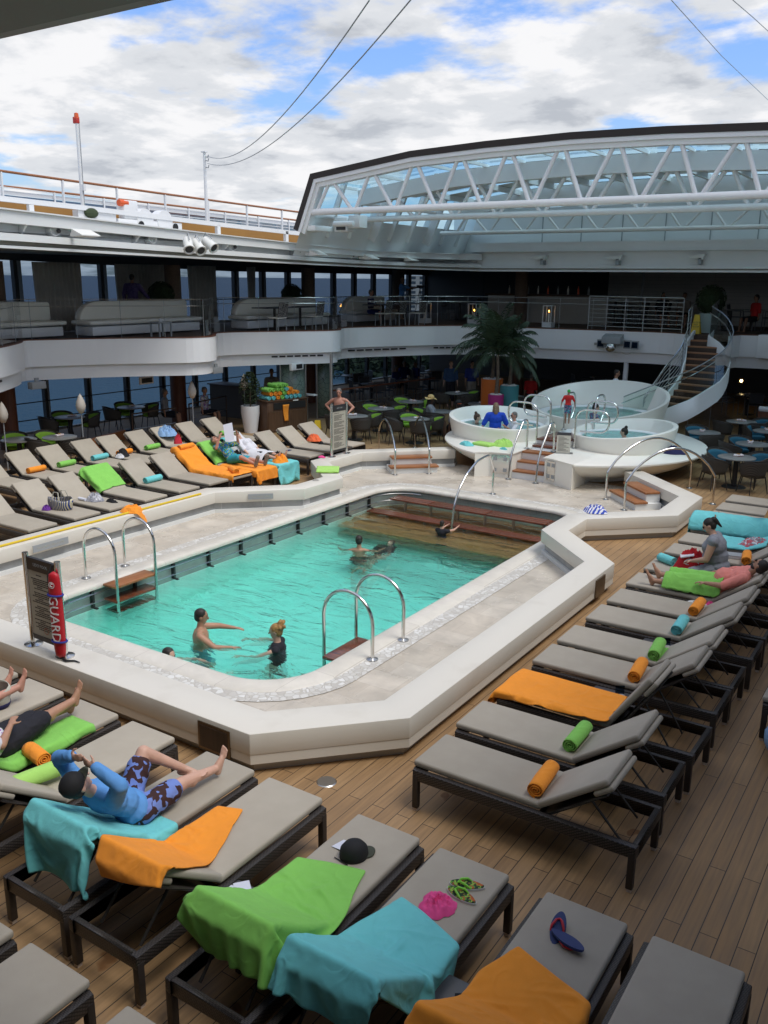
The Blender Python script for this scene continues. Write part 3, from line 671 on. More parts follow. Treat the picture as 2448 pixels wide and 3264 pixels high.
# brown columns and white pillars
for i, (x, y) in enumerate([(-22.3, 14.76), (-22.0, 20.94), (-21.6, 27.5), (-21.4, 33.6), (-15.5, 33.5), (-22.3, 8.6)]):
    for z0, z1, w_ in ((0, 2.6, 'lower'), (3.06, 5.1, 'upper')):
        t = tag(MB().lathe([(0, 0), (.26, 0), (.26, z1-z0), (0, z1-z0)], n=20).build('column', 'red_wood' if z0 == 0 else 'carpet', smooth=True), 'brown clad column on the '+w_+' deck, '+['first from the left edge of the photo', 'second from the left, near the couch', 'third from the left', 'farthest along the left windows', 'beside the palm trees', 'hidden behind the left edge'][i], 'column', 'brown round columns'); t.location = (x, y, z0)
def pillar(u, v, zt, label, r=.085, extra=None):
    pass
for (x, y, lab, r) in ((-9.85, 30.0, 'white pillar under the balcony beside the projector lamps', .085), (-5.0, 30.6, 'thick white pillar at the right end of the balcony', .13)):
    t = empty('pillar', (x, y, 0), lab, 'pillar', 'white steel pillars'); MB().lathe([(r, 0), (r, 2.3)], n=20).build('shaft', 'white', t, smooth=True); MB().lathe([(r+.005, 2.3), (r+.12, 2.38), (r+.12, 2.5), (0, 2.5)], n=20).build('cap', 'white', t)
t = tag(MB().lathe([(.045, 0), (.045, 2.6)], n=12).build('pillar', 'satin', smooth=True), 'slim steel pole by the etched glass screen', 'pillar'); t.location = at(1057, 1398)
# white block at the right end of the front balcony
t = tag(MB().bb(-.75, 1.6, -.05, .5, 2.42, 3.14).build('end_block', 'white_wall', bevel=.01), 'white balcony block to the right of the spiral stairs', 'balcony block'); t.location = (-5.0, 30.2, 0)
# ceilings, back walls
bw = tag(MB().bb(-24.1, 6.8, 41, 41.2, 0, 2.8).build('back_wall', 'dark_wall'), 'dark rear wall behind the lower deck tables', 'wall')
bw = tag(MB().bb(-24.1, -12.4, 40.5, 40.7, 3.0, 5.6).build('back_wall', 'dark_wall'), 'dark panelled wall behind the upper deck bar', 'wall')
a_ = ay(1940, 900, 37.5); bw = tag(MB().bb(a_.x, 6.8, 37.5, 37.7, 3.06, 5.6).build('back_wall', 'backwall'), 'grey slatted wall behind the upper deck tables on the right', 'wall')
t = tag(MB().lathe([(.05, 0), (.05, 2.4)], n=12).build('pillar', 'greyp', smooth=True), 'grey pole in front of the grey slatted wall', 'pillar'); t.location = (ay(2045, 950, 36).x, 36, 3.06)
# ================================================================ roof structure of the opening
BZ = zlin([(2, 5.42), (12, 5.29), (20, 5.155), (30, 5.04)]); TZ = zlin([(2, 6.4), (12, 6.05), (17, 5.85), (25, 5.6), (30, 5.62)])
PT = [(-17.2, 1.9)]+[(-17.2, y) for y in (6, 10, 14, 18, 22)]+[(-17.15, 24.5), (-16.95, 26.5), (-16.6, 28), (-16.1, 29.3), (-15.5, 30)]
def beam(mb, pts, f0, f1, in0, in1, bz=BZ, tz=TZ):
    A = offset_poly(pts, in0, False); B = offset_poly(pts, in1, False); n = len(pts)
    zl = [bz(p[1])+(tz(p[1])-bz(p[1]))*f0 for p in pts]; zh = [bz(p[1])+(tz(p[1])-bz(p[1]))*f1 for p in pts]
    vs = [(*a, z) for a, z in zip(A, zh)]+[(*b, z) for b, z in zip(B, zh)]+[(*a, z) for a, z in zip(A, zl)]+[(*b, z) for b, z in zip(B, zl)]; fs = []
    for i in range(n-1): fs += [(i, i+1, n+i+1, n+i), (2*n+i, 2*n+i+1, i+1, i), (3*n+i+1, 3*n+i, n+i, n+i+1), (2*n+i+1, 2*n+i, 3*n+i, 3*n+i+1)]
    return mb.add(vs, fs)
for nm, P_, in_s in (('left', PT, 1), ('right', [mir(p) for p in PT][::-1], 1)):
    rb_ = empty('roof_edge_beam', (P_[5][0], 18, 5.2), 'long white stepped beam along the '+nm+' edge of the open roof', 'roof beam'); off_ = -rb_.location
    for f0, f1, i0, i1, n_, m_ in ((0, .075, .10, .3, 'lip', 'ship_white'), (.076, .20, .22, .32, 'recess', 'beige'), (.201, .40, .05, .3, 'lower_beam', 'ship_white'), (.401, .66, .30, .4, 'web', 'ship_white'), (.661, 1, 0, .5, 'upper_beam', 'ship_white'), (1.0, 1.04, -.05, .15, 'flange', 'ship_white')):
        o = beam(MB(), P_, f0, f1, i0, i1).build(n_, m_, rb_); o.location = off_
    mb = MB()
    for k in range(9):
        y = 3+3.1*k; x = -17.2 if nm == 'left' else -.1; s = 1 if nm == 'left' else -1; z0 = BZ(y)+.28*(TZ(y)-BZ(y)); z1 = BZ(y)+.66*(TZ(y)-BZ(y))
        mb.add([(x-s*.31, y-.02, z0), (x-s*.02, y-.02, z1), (x-s*.31, y-.02, z1), (x-s*.31, y+.02, z0), (x-s*.02, y+.02, z1), (x-s*.31, y+.02, z1)], [(0, 1, 2), (3, 5, 4), (0, 3, 4, 1), (0, 2, 5, 3)])
    o = mb.build('knee_bracket', 'ship_white', rb_); o.location = off_
# ceiling of the upper deck (left, right, front, rear) as one plate round the opening
op = [(-17.35, 2.3), (-17.35, 24.5), (-16.9, 27), (-15.7, 30.15), (-1.6, 30.15), (-.4, 27), (.05, 24.5), (.05, 2.3)]
d3 = empty('roof_deck', (CX, 30, 5.4), 'roof deck around the open pool roof seen from below', 'deck'); off_ = -d3.location
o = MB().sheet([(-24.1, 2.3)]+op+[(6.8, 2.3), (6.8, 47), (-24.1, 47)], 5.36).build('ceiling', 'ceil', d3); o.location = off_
o = MB().sheet([(-24.1, -8), (6.8, -8), (6.8, 47), (-24.1, 47)], 5.62, [op]).build('deck_plate', 'greyp', d3); o.location = off_
# overhang above the photographer
ov = empty('rear_overhang', (CX, 2, 5.6), 'dark grey edge of the deck overhead in the upper left corner', 'roof edge'); off_ = -ov.location
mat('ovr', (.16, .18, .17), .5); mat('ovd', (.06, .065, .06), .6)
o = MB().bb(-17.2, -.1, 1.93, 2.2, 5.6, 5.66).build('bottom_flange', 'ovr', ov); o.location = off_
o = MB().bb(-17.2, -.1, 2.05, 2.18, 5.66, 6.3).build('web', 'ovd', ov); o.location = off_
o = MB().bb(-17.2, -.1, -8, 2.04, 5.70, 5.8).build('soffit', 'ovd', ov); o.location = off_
tag(MB().bb(-17.2, 3.3, -8, .2, 2.9, 3.05).build('rear_balcony_slab', 'carpet'), 'upper deck floor underneath the viewpoint', 'balcony deck')
# front beam
fb = empty('front_beam', (CX, 30, 5), 'wide white beam with lamps across the front of the roof opening', 'roof beam'); off_ = -fb.location
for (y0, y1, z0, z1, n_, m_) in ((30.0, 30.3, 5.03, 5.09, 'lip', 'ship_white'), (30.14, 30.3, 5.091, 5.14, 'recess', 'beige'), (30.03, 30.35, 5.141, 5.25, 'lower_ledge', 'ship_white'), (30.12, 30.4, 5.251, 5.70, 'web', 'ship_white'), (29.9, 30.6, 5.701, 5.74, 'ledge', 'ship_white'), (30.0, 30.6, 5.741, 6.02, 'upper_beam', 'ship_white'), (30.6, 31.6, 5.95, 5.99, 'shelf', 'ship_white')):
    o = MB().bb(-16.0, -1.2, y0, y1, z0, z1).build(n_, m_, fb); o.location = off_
o = MB().bb(-17.6, -1.2, 31.6, 31.8, 5.5, 7.3).build('panel_wall', 'ship_white', fb); o.location = off_
for k in range(9): o = MB().bb(-13.9+1.5*k, -13.87+1.5*k, 31.58, 31.6, 5.99, 7.2).build('panel_seam', 'greyp', fb); o.location = off_
# ================================================================ sliding glass canopy (magrodome)
can = empty('sliding_glass_roof', (CX, 21, 6.2), 'retracted white glass roof with truss girders and dark sealed edge', 'glass roof'); off_ = -can.location
def CP(mb, n, m, par=None, **k):
    o = mb.build(n, m, par or can, **k); o.location = off_ if (par or can) is can else (0, 0, 0); return o
half = [(-16.98, 6.1), (-16.35, 7.56), (-13.08, 7.95), (-10.9, 8.04), (-8.65, 8.08)]
arcp = half+[mir(p) for p in half[:-1]][::-1]
def archbar(y0, y1, d0, d1, pts=arcp, extra=None):
    mb = MB(); A = offset_poly(pts, -d0, False); B = offset_poly(pts, -d1, False); n = len(pts)
    vs = [(a[0], y0, a[1]) for a in A]+[(b[0], y0, b[1]) for b in B]+[(a[0], y1, a[1]) for a in A]+[(b[0], y1, b[1]) for b in B]; fs = []
    for i in range(n-1): fs += [(i, i+1, n+i+1, n+i), (2*n+i, 2*n+i+1, i+1, i), (3*n+i+1, 3*n+i, n+i, n+i+1), (2*n+i+1, 2*n+i, 3*n+i, 3*n+i+1)]
    fs += [(0, n, 3*n, 2*n), (n-1, 2*n-1, 4*n-1, 3*n-1)]
    return mb.add(vs, fs)
CP(archbar(20.98, 21.35, -.02, .14), 'edge_seal', 'seal'); CP(archbar(21.0, 21.3, .14, .24), 'front_chord', 'white'); CP(archbar(21.06, 21.3, .241, .36), 'front_chord_lower', 'ship_white')
# truss: nodes sighted on the two planes
def truss(y, zc, r, tops, bots, topz, name, m='white', r2=None):
    g = empty('truss', (0, 0, 0), None, None) if 0 else None
    xs = sorted(bots); o = CP(MB().tube([(-16.7, y, zc), (-.6, y, zc)], r, 14), name+'_bottom_chord' if 0 else 'bottom_chord', m, smooth=True, ang=60)
    for i, xt in enumerate(tops):
        for xb in (bots[i], bots[i+1]):
            if xb is None: continue
            xo = .10 if xb < xt else -.10
            CP(MB().tube([(xt-xo, y, topz(xt)), (xb+xo*.6, y, zc+.02)], r2 or r*.58, 10), 'diagonal', m, smooth=True, ang=60)
tb = [ay(800+x/2.074, 350+y/2.074, 21).x for x, y in ((405, 660), (660, 648), (925, 635), (1212, 622), (1515, 612))]
tb += [ay(1224+x/1.3554, 350+y/1.3554, 21).x for x, y in ((860, 380), (1105, 367), (1365, 355), (1645, 340))]
tt = [ay(800+x/2.074, 350+y/2.074, 21).x for x, y in ((512, 462), (770, 405), (1050, 342), (1368, 310))]
def topz(x):
    for a, b in zip(arcp, arcp[1:]):
        if a[0] <= x <= b[0]: return a[1]+(b[1]-a[1])*(x-a[0])/(b[0]-a[0])-.34
    return 7.6
step_ = (tb[4]-tb[0])/4
nb = [tb[0]+step_*k for k in range(-1, 12)]; nb[0] = -16.6; ntp = [tb[0]+step_*(k+.5)-.0 for k in range(-1, 11)]; ntp[0] = tt[0]
bots = [tb[0]+step_*k for k in range(0, 12)]; tops = [tt[0]+(tt[3]-tt[0])/3*k for k in range(0, 11)]
truss(21.15, 6.56, .092, tops, bots, topz, 'front')
CP(MB().tube([(-16.75, 21.15, 6.56), (-16.75, 23.3, 6.5)], .08, 10), 'tie', 'white', smooth=True)
bots2 = [x+.65 for x in bots]; tops2 = [x+.65 for x in tops]
truss(23.4, 6.48, .085, tops2, bots2, lambda x: topz(x)-.35, 'second', 'ship_white', .055)
truss(29.0, 6.33, .07, [x+.2 for x in tops], [x+.2 for x in bots], lambda x: 6.95, 'third', 'ship_white', .04)
# deep girder behind the first bay and ribs
CP(archbar(23.25, 23.55, .25, .68, arcp[1:-1]), 'girder', 'ship_white'); CP(archbar(29, 29.25, .25, .7, arcp[1:-1]), 'girder', 'ship_white')
# roof: first bay glass, rest white plate with skylights
def roofpt(s, y, d=0):
    # s in 0..1 across from knee to knee
    L = arcp[1:-1]; n = len(L)-1; f = s*n; i = min(int(f), n-1); f -= i
    return Vector((L[i][0]+(L[i+1][0]-L[i][0])*f, y, L[i][1]+(L[i+1][1]-L[i][1])*f-d))
mb = MB(); mb.grid(lambda i, j: roofpt(j, 21.3+i*15, .16), 1, 6); CP(mb, 'roof_glass', 'canopy_glass')
mbw = MB(); ys = [23.5, 25.4, 27.3, 29.2, 31.1, 33.0, 34.9, 36.4]
for a, b in zip(ys, ys[1:]):
    mbw.add([roofpt(j/6, y, .2+dd) for y in (a, a+1.25) for j in range(7) for dd in (0,)], [(j, j+1, 8+j, 7+j) for j in range(6)])
CP(mbw, 'roof_plate', 'ship_white')
mb = MB()
for k in range(11):
    s_ = (k+.5)/11
    mb.bar(roofpt(s_, 23.4, .28), roofpt(s_, 36.4, .28), .12, .16)
CP(mb, 'rib', 'ship_white')
mb = MB()
for k in range(13): mb.bar(roofpt(k/12, 21.3, .22), roofpt(k/12, 23.4, .22), .06, .07)
mb.bar(roofpt(0, 22.3, .2), roofpt(0, 22.3, .2)+Vector((.01, 0, 0)), .02, .02)
CP(mb, 'glazing_bar', 'ship_white')
CP(MB().grid(lambda i, j: roofpt(j, 36.4, i*1.9), 1, 6), 'end_wall', 'ship_white')
# slanted side glazing
for s, nm in ((1, 'l'), (-1, 'r')):
    def sp(f, y, d=0):
        p = (-16.98+.63*f+d, 6.1+1.46*f); p = p if s > 0 else mir(p); return Vector((p[0], y, p[1]))
    CP(MB().add([sp(.28, 21.3), sp(.28, 36.4), sp(.95, 36.4), sp(.95, 21.3)], [(0, 1, 2, 3)]), 'side_glass', 'canopy_glass')
    CP(MB().add([sp(-.5, 21.3), sp(-.5, 36.4), sp(.28, 36.4), sp(.28, 21.3)], [(0, 1, 2, 3)]), 'side_plate', 'ship_white')
    mb = MB(); y = 22.6; k = 0
    while y < 36.4: mb.bar(sp(-.1, y, .05), sp(1, y, .05), .5 if k % 3 == 2 else .16, .1, up=(0, 1, 0)); y += 1.15; k += 1
    mb.bar(sp(.6, 23.6, .05), sp(.6, 36, .05), .08, .08)
    CP(mb, 'side_frame', 'ship_white')
# curved corner glazing far left
mb = MB()
# guide trolley of the roof at its left foot
mb = MB(); c = Vector((-16.7, 21.6, 0)); mb.bb(-16.95, -16.3, 21.1, 22.0, 6.05, 6.2); mb.bb(-16.2, -15.75, 21.9, 22.3, 6.05, 6.45); mb.bb(-15.7, -15.3, 21.9, 22.3, 6.15, 6.5); mb.tube([(-16.0, 21.6, 6.25), (-15.3, 21.6, 6.25)], .08, 10)
CP(mb, 'drive_trolley', 'ship_white', bevel=.02); CP(MB().bb(-16.1, -15.8, 21.85, 21.9, 6.1, 6.3), 'trolley_motor', 'dark')

tag(MB().bb(-24.1, 6.8, -5.2, -5.0, 0, 5.7).build('rear_shade_wall', 'dark_wall'), 'unseen dark wall of the ship behind the viewpoint, added to shade the foreground', 'wall')  # out of view; added to stop light from behind and darken the foreground
# ================================================================ sea, island, towers
def seamat():
    m = bpy.data.materials.new('sea'); m.use_nodes = True; t = m.node_tree; p = t.nodes['Principled BSDF']
    k = t.nodes.new('ShaderNodeTexCoord'); s = nd(t, 'ShaderNodeSeparateXYZ'); t.links.new(k.outputs['Object'], s.inputs[0])
    L = nd(t, 'ShaderNodeVectorMath', _operation='LENGTH'); t.links.new(k.outputs['Object'], L.inputs[0])
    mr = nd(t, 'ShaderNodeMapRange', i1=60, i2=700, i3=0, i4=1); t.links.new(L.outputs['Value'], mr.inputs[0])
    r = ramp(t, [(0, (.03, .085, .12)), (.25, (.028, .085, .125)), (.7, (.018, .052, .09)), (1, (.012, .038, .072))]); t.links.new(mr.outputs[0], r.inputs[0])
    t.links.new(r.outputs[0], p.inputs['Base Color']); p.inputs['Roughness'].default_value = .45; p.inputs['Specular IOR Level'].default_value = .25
    n = nd(t, 'ShaderNodeTexNoise', Scale=.35, Detail=8, Roughness=.6); t.links.new(k.outputs['Object'], n.inputs['Vector'])
    b = nd(t, 'ShaderNodeBump', Strength=.6, Distance=.6); t.links.new(n.outputs[0], b.inputs['Height']); t.links.new(b.outputs[0], p.inputs['Normal'])
    MT['sea'] = m
seamat()
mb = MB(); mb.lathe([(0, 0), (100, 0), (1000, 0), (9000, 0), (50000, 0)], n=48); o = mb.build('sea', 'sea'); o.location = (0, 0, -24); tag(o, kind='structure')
mat('scrub', (.02, .035, .015), .9, c2=(.045, .065, .03), scale=.2); mat('sand', (.34, .31, .24), .9); mat('tower', (.50, .26, .16), .8); mat('tower_pale', (.55, .50, .44), .8); mat('tower_glass', (.06, .08, .10), .3)
def far(u, dist):    # compass point under image column u at a distance
    d = ray(u, 880); q = Vector((d.x, d.y, 0)).normalized()*dist; return q
# low sandy spit and wooded headland
def spit(u0, u1, d0, d1, h, name, m, seed):
    A = []; B = []; n = 24
    for i in range(n+1):
        u = u0+(u1-u0)*i/n; f = math.sin(PI*min(1, max(0, i/n)))**.5
        A.append(far(u, d0)+Vector((0, 0, -24.3))); B.append(far(u, d1)+Vector((0, 0, -24+h*f)))
    o = MB().strip(A, B).build(name, m); return tag(o, kind='structure')
spit(560, 1500, 330, 420, 1.5, 'sand_spit', 'sand', 1)
def wood_mass(name, u0, u1, d0, d1, h, n, seed):
    rnd = random.Random(seed); mb = MB()
    for i in range(n):
        u = u0+(u1-u0)*rnd.random(); p = far(u, d0+(d1-d0)*rnd.random()); hh = h*(.45+.55*rnd.random())*min(1, .25+1.2*(u-u0)/(u1-u0))
        c = p+Vector((0, 0, -24+hh*.5)); r = hh*.5
        for j in range(34):
            a = rnd.random()*2*PI; e = rnd.random()*PI; q = c+Vector((math.cos(a)*math.sin(e)*r*1.3, math.sin(a)*math.sin(e)*r*1.3, math.cos(e)*r*1.15)); s = r*(.16+.2*rnd.random())
            d1_ = Vector((rnd.uniform(-1, 1), rnd.uniform(-1, 1), rnd.uniform(-1, 1))).normalized()*s; d2_ = Vector((rnd.uniform(-1, 1), rnd.uniform(-1, 1), rnd.uniform(-1, 1))).normalized()*s
            mb.add([q-d1_, q-d2_, q+d1_, q+d2_], [(0, 1, 2, 3)])
    return tag(mb.build(name, 'scrub'), 'dark green wooded headland beyond the windows', 'woodland', kind='stuff')
wood_mass('woodland', 1060, 1900, 260, 330, 23, 300, 5)
wood_mass('woodland', 640, 1080, 380, 420, 7, 80, 6)
def tower(u, dist, w_, d_, h, m, lab, fl=20, bays=6):
    p = far(u, dist); rz = math.atan2(p.y, p.x)-PI/2
    t = empty('hotel_tower', (p.x, p.y, -24), lab, 'building', 'towers on the shore', rz)
    MB().bb(-w_/2, w_/2, 0, d_, 0, h).build('wall', m, t)
    for i in range(bays):
        mb = MB(); x0 = -w_/2+w_*(i+.22)/bays; x1 = -w_/2+w_*(i+.8)/bays
        for k in range(fl): mb.add([(x0, -.1, h*(k+.3)/fl), (x1, -.1, h*(k+.3)/fl), (x1, -.1, h*(k+.85)/fl), (x0, -.1, h*(k+.85)/fl)], [(0, 1, 2, 3)])
        mb.build('window_column', 'tower_glass', t)
tower(1590, 300, 11, 12, 34, 'tower', 'salmon pink tower block seen through the bar window'); tower(1420, 420, 34, 20, 30, 'tower_pale', 'pale hotel block behind the trees', 14, 8); tower(1500, 430, 22, 20, 31, 'tower', 'reddish hotel block left of the palm', 16, 6); tower(1340, 460, 26, 20, 26, 'tower_pale', 'distant pale tower behind the man with the camera', 12, 6)
# ================================================================ masts, wires, roof deck rails
def mast(u0, v0, u1, v1, x, label, top=None):
    b_ = ax(u1, v1, x); t_ = ax(u0, v0, x); h = t_.z-b_.z+.8; b_ = Vector((b_.x, b_.y, b_.z-.8))
    t = empty('mast', b_, label, 'mast'); MB().tube([(0, 0, 0), (0, 0, h*.45), (0, 0, h)], [.055, .05, .04], 12).build('pole', 'white', t, smooth=True)
    return t, b_+Vector((0, 0, h))
mat('red', (.55, .04, .03), .5); mat('orange_l', (.75, .12, .03), .4)
t, mt1 = mast(240, 380, 262, 622, -19.2, 'slim white mast topped with a red lamp')
o = MB().bb(-.09, .05, -.05, .05, 2.55, 2.70).build('lamp_housing', 'red', t, bevel=.01); h1 = (mt1-t.location).z; o.location.z = h1-2.64
o = MB().lathe([(0, .14), (.05, .12), (.06, .0), (0, 0)], n=12).build('lamp', 'orange_l', t); o.location = (.0, 0, h1+.02)
MB().bb(.04, .12, -.03, .03, .9, 1.05).build('junction_box', 'white', t); MB().tube([(.06, 0, .0), (.06, .02, h1-.1)], .008, 5).build('cable', 'greyp', t)
t, mt2 = mast(657, 487, 660, 708, -19.4, 'white mast that carries the two overhead wires')
h2 = (mt2-t.location).z; o = MB().bb(-.08, .08, -.06, .06, 0, .03).build('cap', 'white', t); o.location.z = h2
mb = MB()
for k, dz in enumerate((.12, .22, .4)): mb.tube([(.04, 0, h2-dz), (.14, 0, h2-dz-.02), (.16, 0, h2-dz+.05)], .015, 6)
mb.build('wire_hook', 'greyp', t)
def wire(pts, lab, r=.008):
    t = tag(MB().tube(pts, r, 6).build('overhead_wire', 'greyp', smooth=True), lab, 'wire', 'wires above the pool')
def sag(a, b, s, n=20):
    return [a.lerp(b, k/n)-Vector((0, 0, s*4*(k/n)*(1-k/n))) for k in range(n+1)]
w1 = ax(1178, 0, -9); w1e = mt2+(w1-mt2)*1.15
wire(sag(mt2+Vector((.1, 0, -.1)), CAM+ray(1178, 0)*9.0+Vector((0, 0, .0)), .55), 'upper left wire sagging from the mast over the pool')
wire(sag(mt2+Vector((.1, 0, -.3)), CAM+ray(1312, -4)*9.0, .55), 'lower left wire sagging from the mast over the pool')
wire([CAM+ray(2138, -2)*12, CAM+ray(2300, 178)*17, CAM+ray(2460, 330)*24], 'thin wire crossing the sky at the upper right', .006)
wire([CAM+ray(2330, -5)*12, CAM+ray(2400, 55)*14, CAM+ray(2460, 110)*17], 'thin wire in the top right corner of the sky', .006)
rg = empty('roof_rail', (-17.6, 18, 6), 'broad white rail along the edge of the roof deck', 'railing'); off_ = -rg.location
def RP(mb, n, m, par, **k): o = mb.build(n, m, par, **k); o.location = -par.location; return o
S_ = lambda x, y: (x/1.3554, 500+y/1.3554)
bp = [ax(*S_(x, y), -17.8) for x, y in ((-60, 172), (0, 180), (340, 218), (900, 287), (1280, 330), (1640, 372))]
bp.append(Vector((-17.3, bp[-1].y+2.5, bp[-1].z-.06)))
mb = MB()
for a, b in zip(bp, bp[1:]): mb.bar(a, b, .10, .11)
RP(mb, 'flat_rail', 'white', rg)
for x, y in ((130, 215), (940, 300), (1235, 330), (1478, 352)):
    p = ax(*S_(x, y-8), -17.8); RP(MB().bb(p.x-.05, p.x+.05, p.y-.06, p.y+.06, p.z-.35, p.z), 'post', 'white', rg)
am = empty('amber_panel', (-18.3, 20, 5.8), 'amber brown panel strip behind the white roof rail', 'panel'); 
pa = [ax(*S_(x, y), -18.3) for x, y in ((-60, 222), (340, 245), (700, 283), (1280, 345), (1640, 372))]
mb = MB(); mb.strip([p+Vector((0, 0, .16)) for p in pa]+[Vector((-17.4, 31, 5.95))], [p-Vector((0, 0, .3)) for p in pa]+[Vector((-17.4, 31, 5.5))]); RP(mb, 'strip', 'amber', am)
def teak_rail(pts, x, label, drop, mid=True, glassy=False):
    P = [ax(*S_(a, b), x) for a, b in pts]; t = empty('teak_rail', P[0], label, 'railing', 'teak topped railings of the roof deck'); off_ = -P[0]
    RP(MB().tube(P, .032, 8), 'top_rail', 'teak', t, smooth=True)
    mb = MB(); y = P[0].y+.5
    def zat(y):
        for a, b in zip(P, P[1:]):
            if a.y <= y <= b.y: return a.z+(b.z-a.z)*(y-a.y)/(b.y-a.y)
        return P[-1].z
    for q in ((.33, .010), (.66, .010)): RP(MB().tube([p-Vector((0, 0, drop*q[0])) for p in P], q[1], 5), 'wire_rail', 'white', t)
    while y < P[-1].y: RP(MB().bb(x-.03, x+.03, y-.02, y+.02, zat(y)-drop, zat(y)-.02), 'post', 'white', t); y += 1.75
    if glassy: RP(MB().strip([p-Vector((0, 0, .22)) for p in P], [p-Vector((0, 0, drop)) for p in P]), 'wind_screen', 'win_screen', t); RP(MB().strip([p-Vector((.05, 0, .10)) for p in P], [p-Vector((.05, 0, .2)) for p in P]), 'screen_top', 'white', t)
glass('win_screen', (.16, .2, .28), .6)
teak_rail([(-80, 51), (0, 60), (680, 156), (1270, 236), (1500, 262)], -20.2, 'nearer teak topped railing of the roof deck', 1.1)
teak_rail([(-80, 117), (0, 125), (680, 202), (1265, 272), (1500, 300)], -22.6, 'farther teak topped railing with dark wind screen', .95, glassy=True)
# machinery on the roof edge
t = empty('roof_motor', ax(*S_(600, 270), -17.9), 'white roof drive housing with two wheels on the left roof edge', 'machine')
MB().bb(-.12, .12, -.75, 1.35, -.28, -.02).build('base', 'white', t, bevel=.02); MB().bb(-.12, .12, -.55, -.1, -.02, .42).build('housing', 'white', t, bevel=.04)
for y in (.1, .75): MB().tube([(.13, y, -.0), (-.13, y, -.0)], .26, 16).build('wheel_guard', 'white', t, smooth=True, ang=50)
for y in (-.05, 1.1): MB().tube([(.15, y, -.13), (.1, y, -.13)], .085, 12).build('wheel', 'black', t)
o = MB().tube([(.05, -.65, .35), (.05, -.4, .35)], .08, 12).build('beacon', 'orange_l', t)
MB().bb(-.1, .1, -1.9, -.8, -.3, .1).build('side_panel', 'white', t); MB().ell((.12, -1.55, .05), (.1, .2, .12)).build('rope_bundle', 'scrub', t)
# lamps, dishes and spotlights under the roof edge
mat('lamp_white', (.75, .75, .7), .4)
FL = 'flat wedge floodlights under the roof edge'
for i, (u, v, lab) in enumerate([(258, 738, 'leftmost'), (1002, 803, 'third along the left'), (1172, 816, 'fourth along the left'), (1300, 822, 'last before the corner')]):
    p = ax(u, v, -16.95); t = empty('flood_light', p, lab+' wedge floodlight under the left roof edge', 'floodlight', FL, .1)
    MB().add([(0, -.28, .05), (0, .28, .05), (.3, .28, -.08), (.3, -.28, -.08), (0, -.28, -.12), (0, .28, -.12), (.3, .28, -.1), (.3, -.28, -.1)], [(0, 1, 2, 3), (4, 7, 6, 5), (0, 3, 7, 4), (1, 5, 6, 2), (3, 2, 6, 7), (0, 4, 5, 1)]).build('housing', 'lamp_white', t)
    MB().bb(-.3, 0, -.04, .04, -.1, -.02).build('arm', 'ship_white', t)
for i, (u, v, lab) in enumerate([(1718, 825, 'left'), (1958, 825, 'middle'), (2220, 822, 'right')]):
    p = ay(u, v, 29.85); t = empty('flood_light', p, lab+' wedge floodlight on the front beam', 'floodlight', FL)
    MB().add([(-.25, 0, .07), (.25, 0, .12), (.25, .25, .12), (-.25, .25, .07), (-.28, 0, 0), (.2, 0, -.05), (.2, .25, -.05), (-.28, .25, 0)], [(0, 1, 2, 3), (4, 7, 6, 5), (0, 4, 5, 1), (3, 2, 6, 7), (0, 3, 7, 4), (1, 5, 6, 2)]).build('housing', 'lamp_white', t)
    MB().bb(.05, .15, .0, .3, -.2, .0).build('bracket', 'greyp', t)
for i, (u, v, lab) in enumerate([(175, 733, 'leftmost'), (486, 760, 'second'), (740, 785, 'third'), (945, 800, 'fourth'), (1118, 812, 'fifth')]):
    p = ax(u, v, -17.35); t = empty('loudspeaker', p, lab+' round white loudspeaker on the roof edge beam', 'loudspeaker', 'round loudspeakers on the roof edge')
    MB().lathe([(.0, -.04), (.09, -.04), (.10, .0), (.13, .02), (.135, -.15)], n=20).build('bowl', 'ship_white', t, smooth=True).rotation_euler = (0, R(80), 0)
    if i in (0, 2, 3, 4): MB().ell((.06, .05, -.02), .05).build('cone', 'dark', t)
for i, (u, v) in enumerate([(600, 780), (632, 785), (668, 778)]):
    p = ax(u, v, -16.7); t = empty('stage_light', p, ['left', 'middle', 'right'][i]+' stage spotlight of the three hanging from the roof edge', 'spotlight', 'three stage spotlights under the roof edge', 0, (R(-8+6*i), R(-48-4*i), R(-25+10*i)))
    MB().lathe([(0, .22), (.10, .2), (.12, .1), (.12, -.15), (.145, -.16), (.145, -.2), (.12, -.2), (.1, -.17), (0, -.17)], n=20).build('housing', 'lamp_white', t, smooth=True, ang=50)
    MB().lathe([(.0, -.18), (.1, -.18)], n=20).build('lens', 'dark', t); MB().tube([(-.16, 0, 0), (-.16, 0, .26), (.16, 0, .26), (.16, 0, 0)], .012, 6).build('yoke', 'greyp', t)
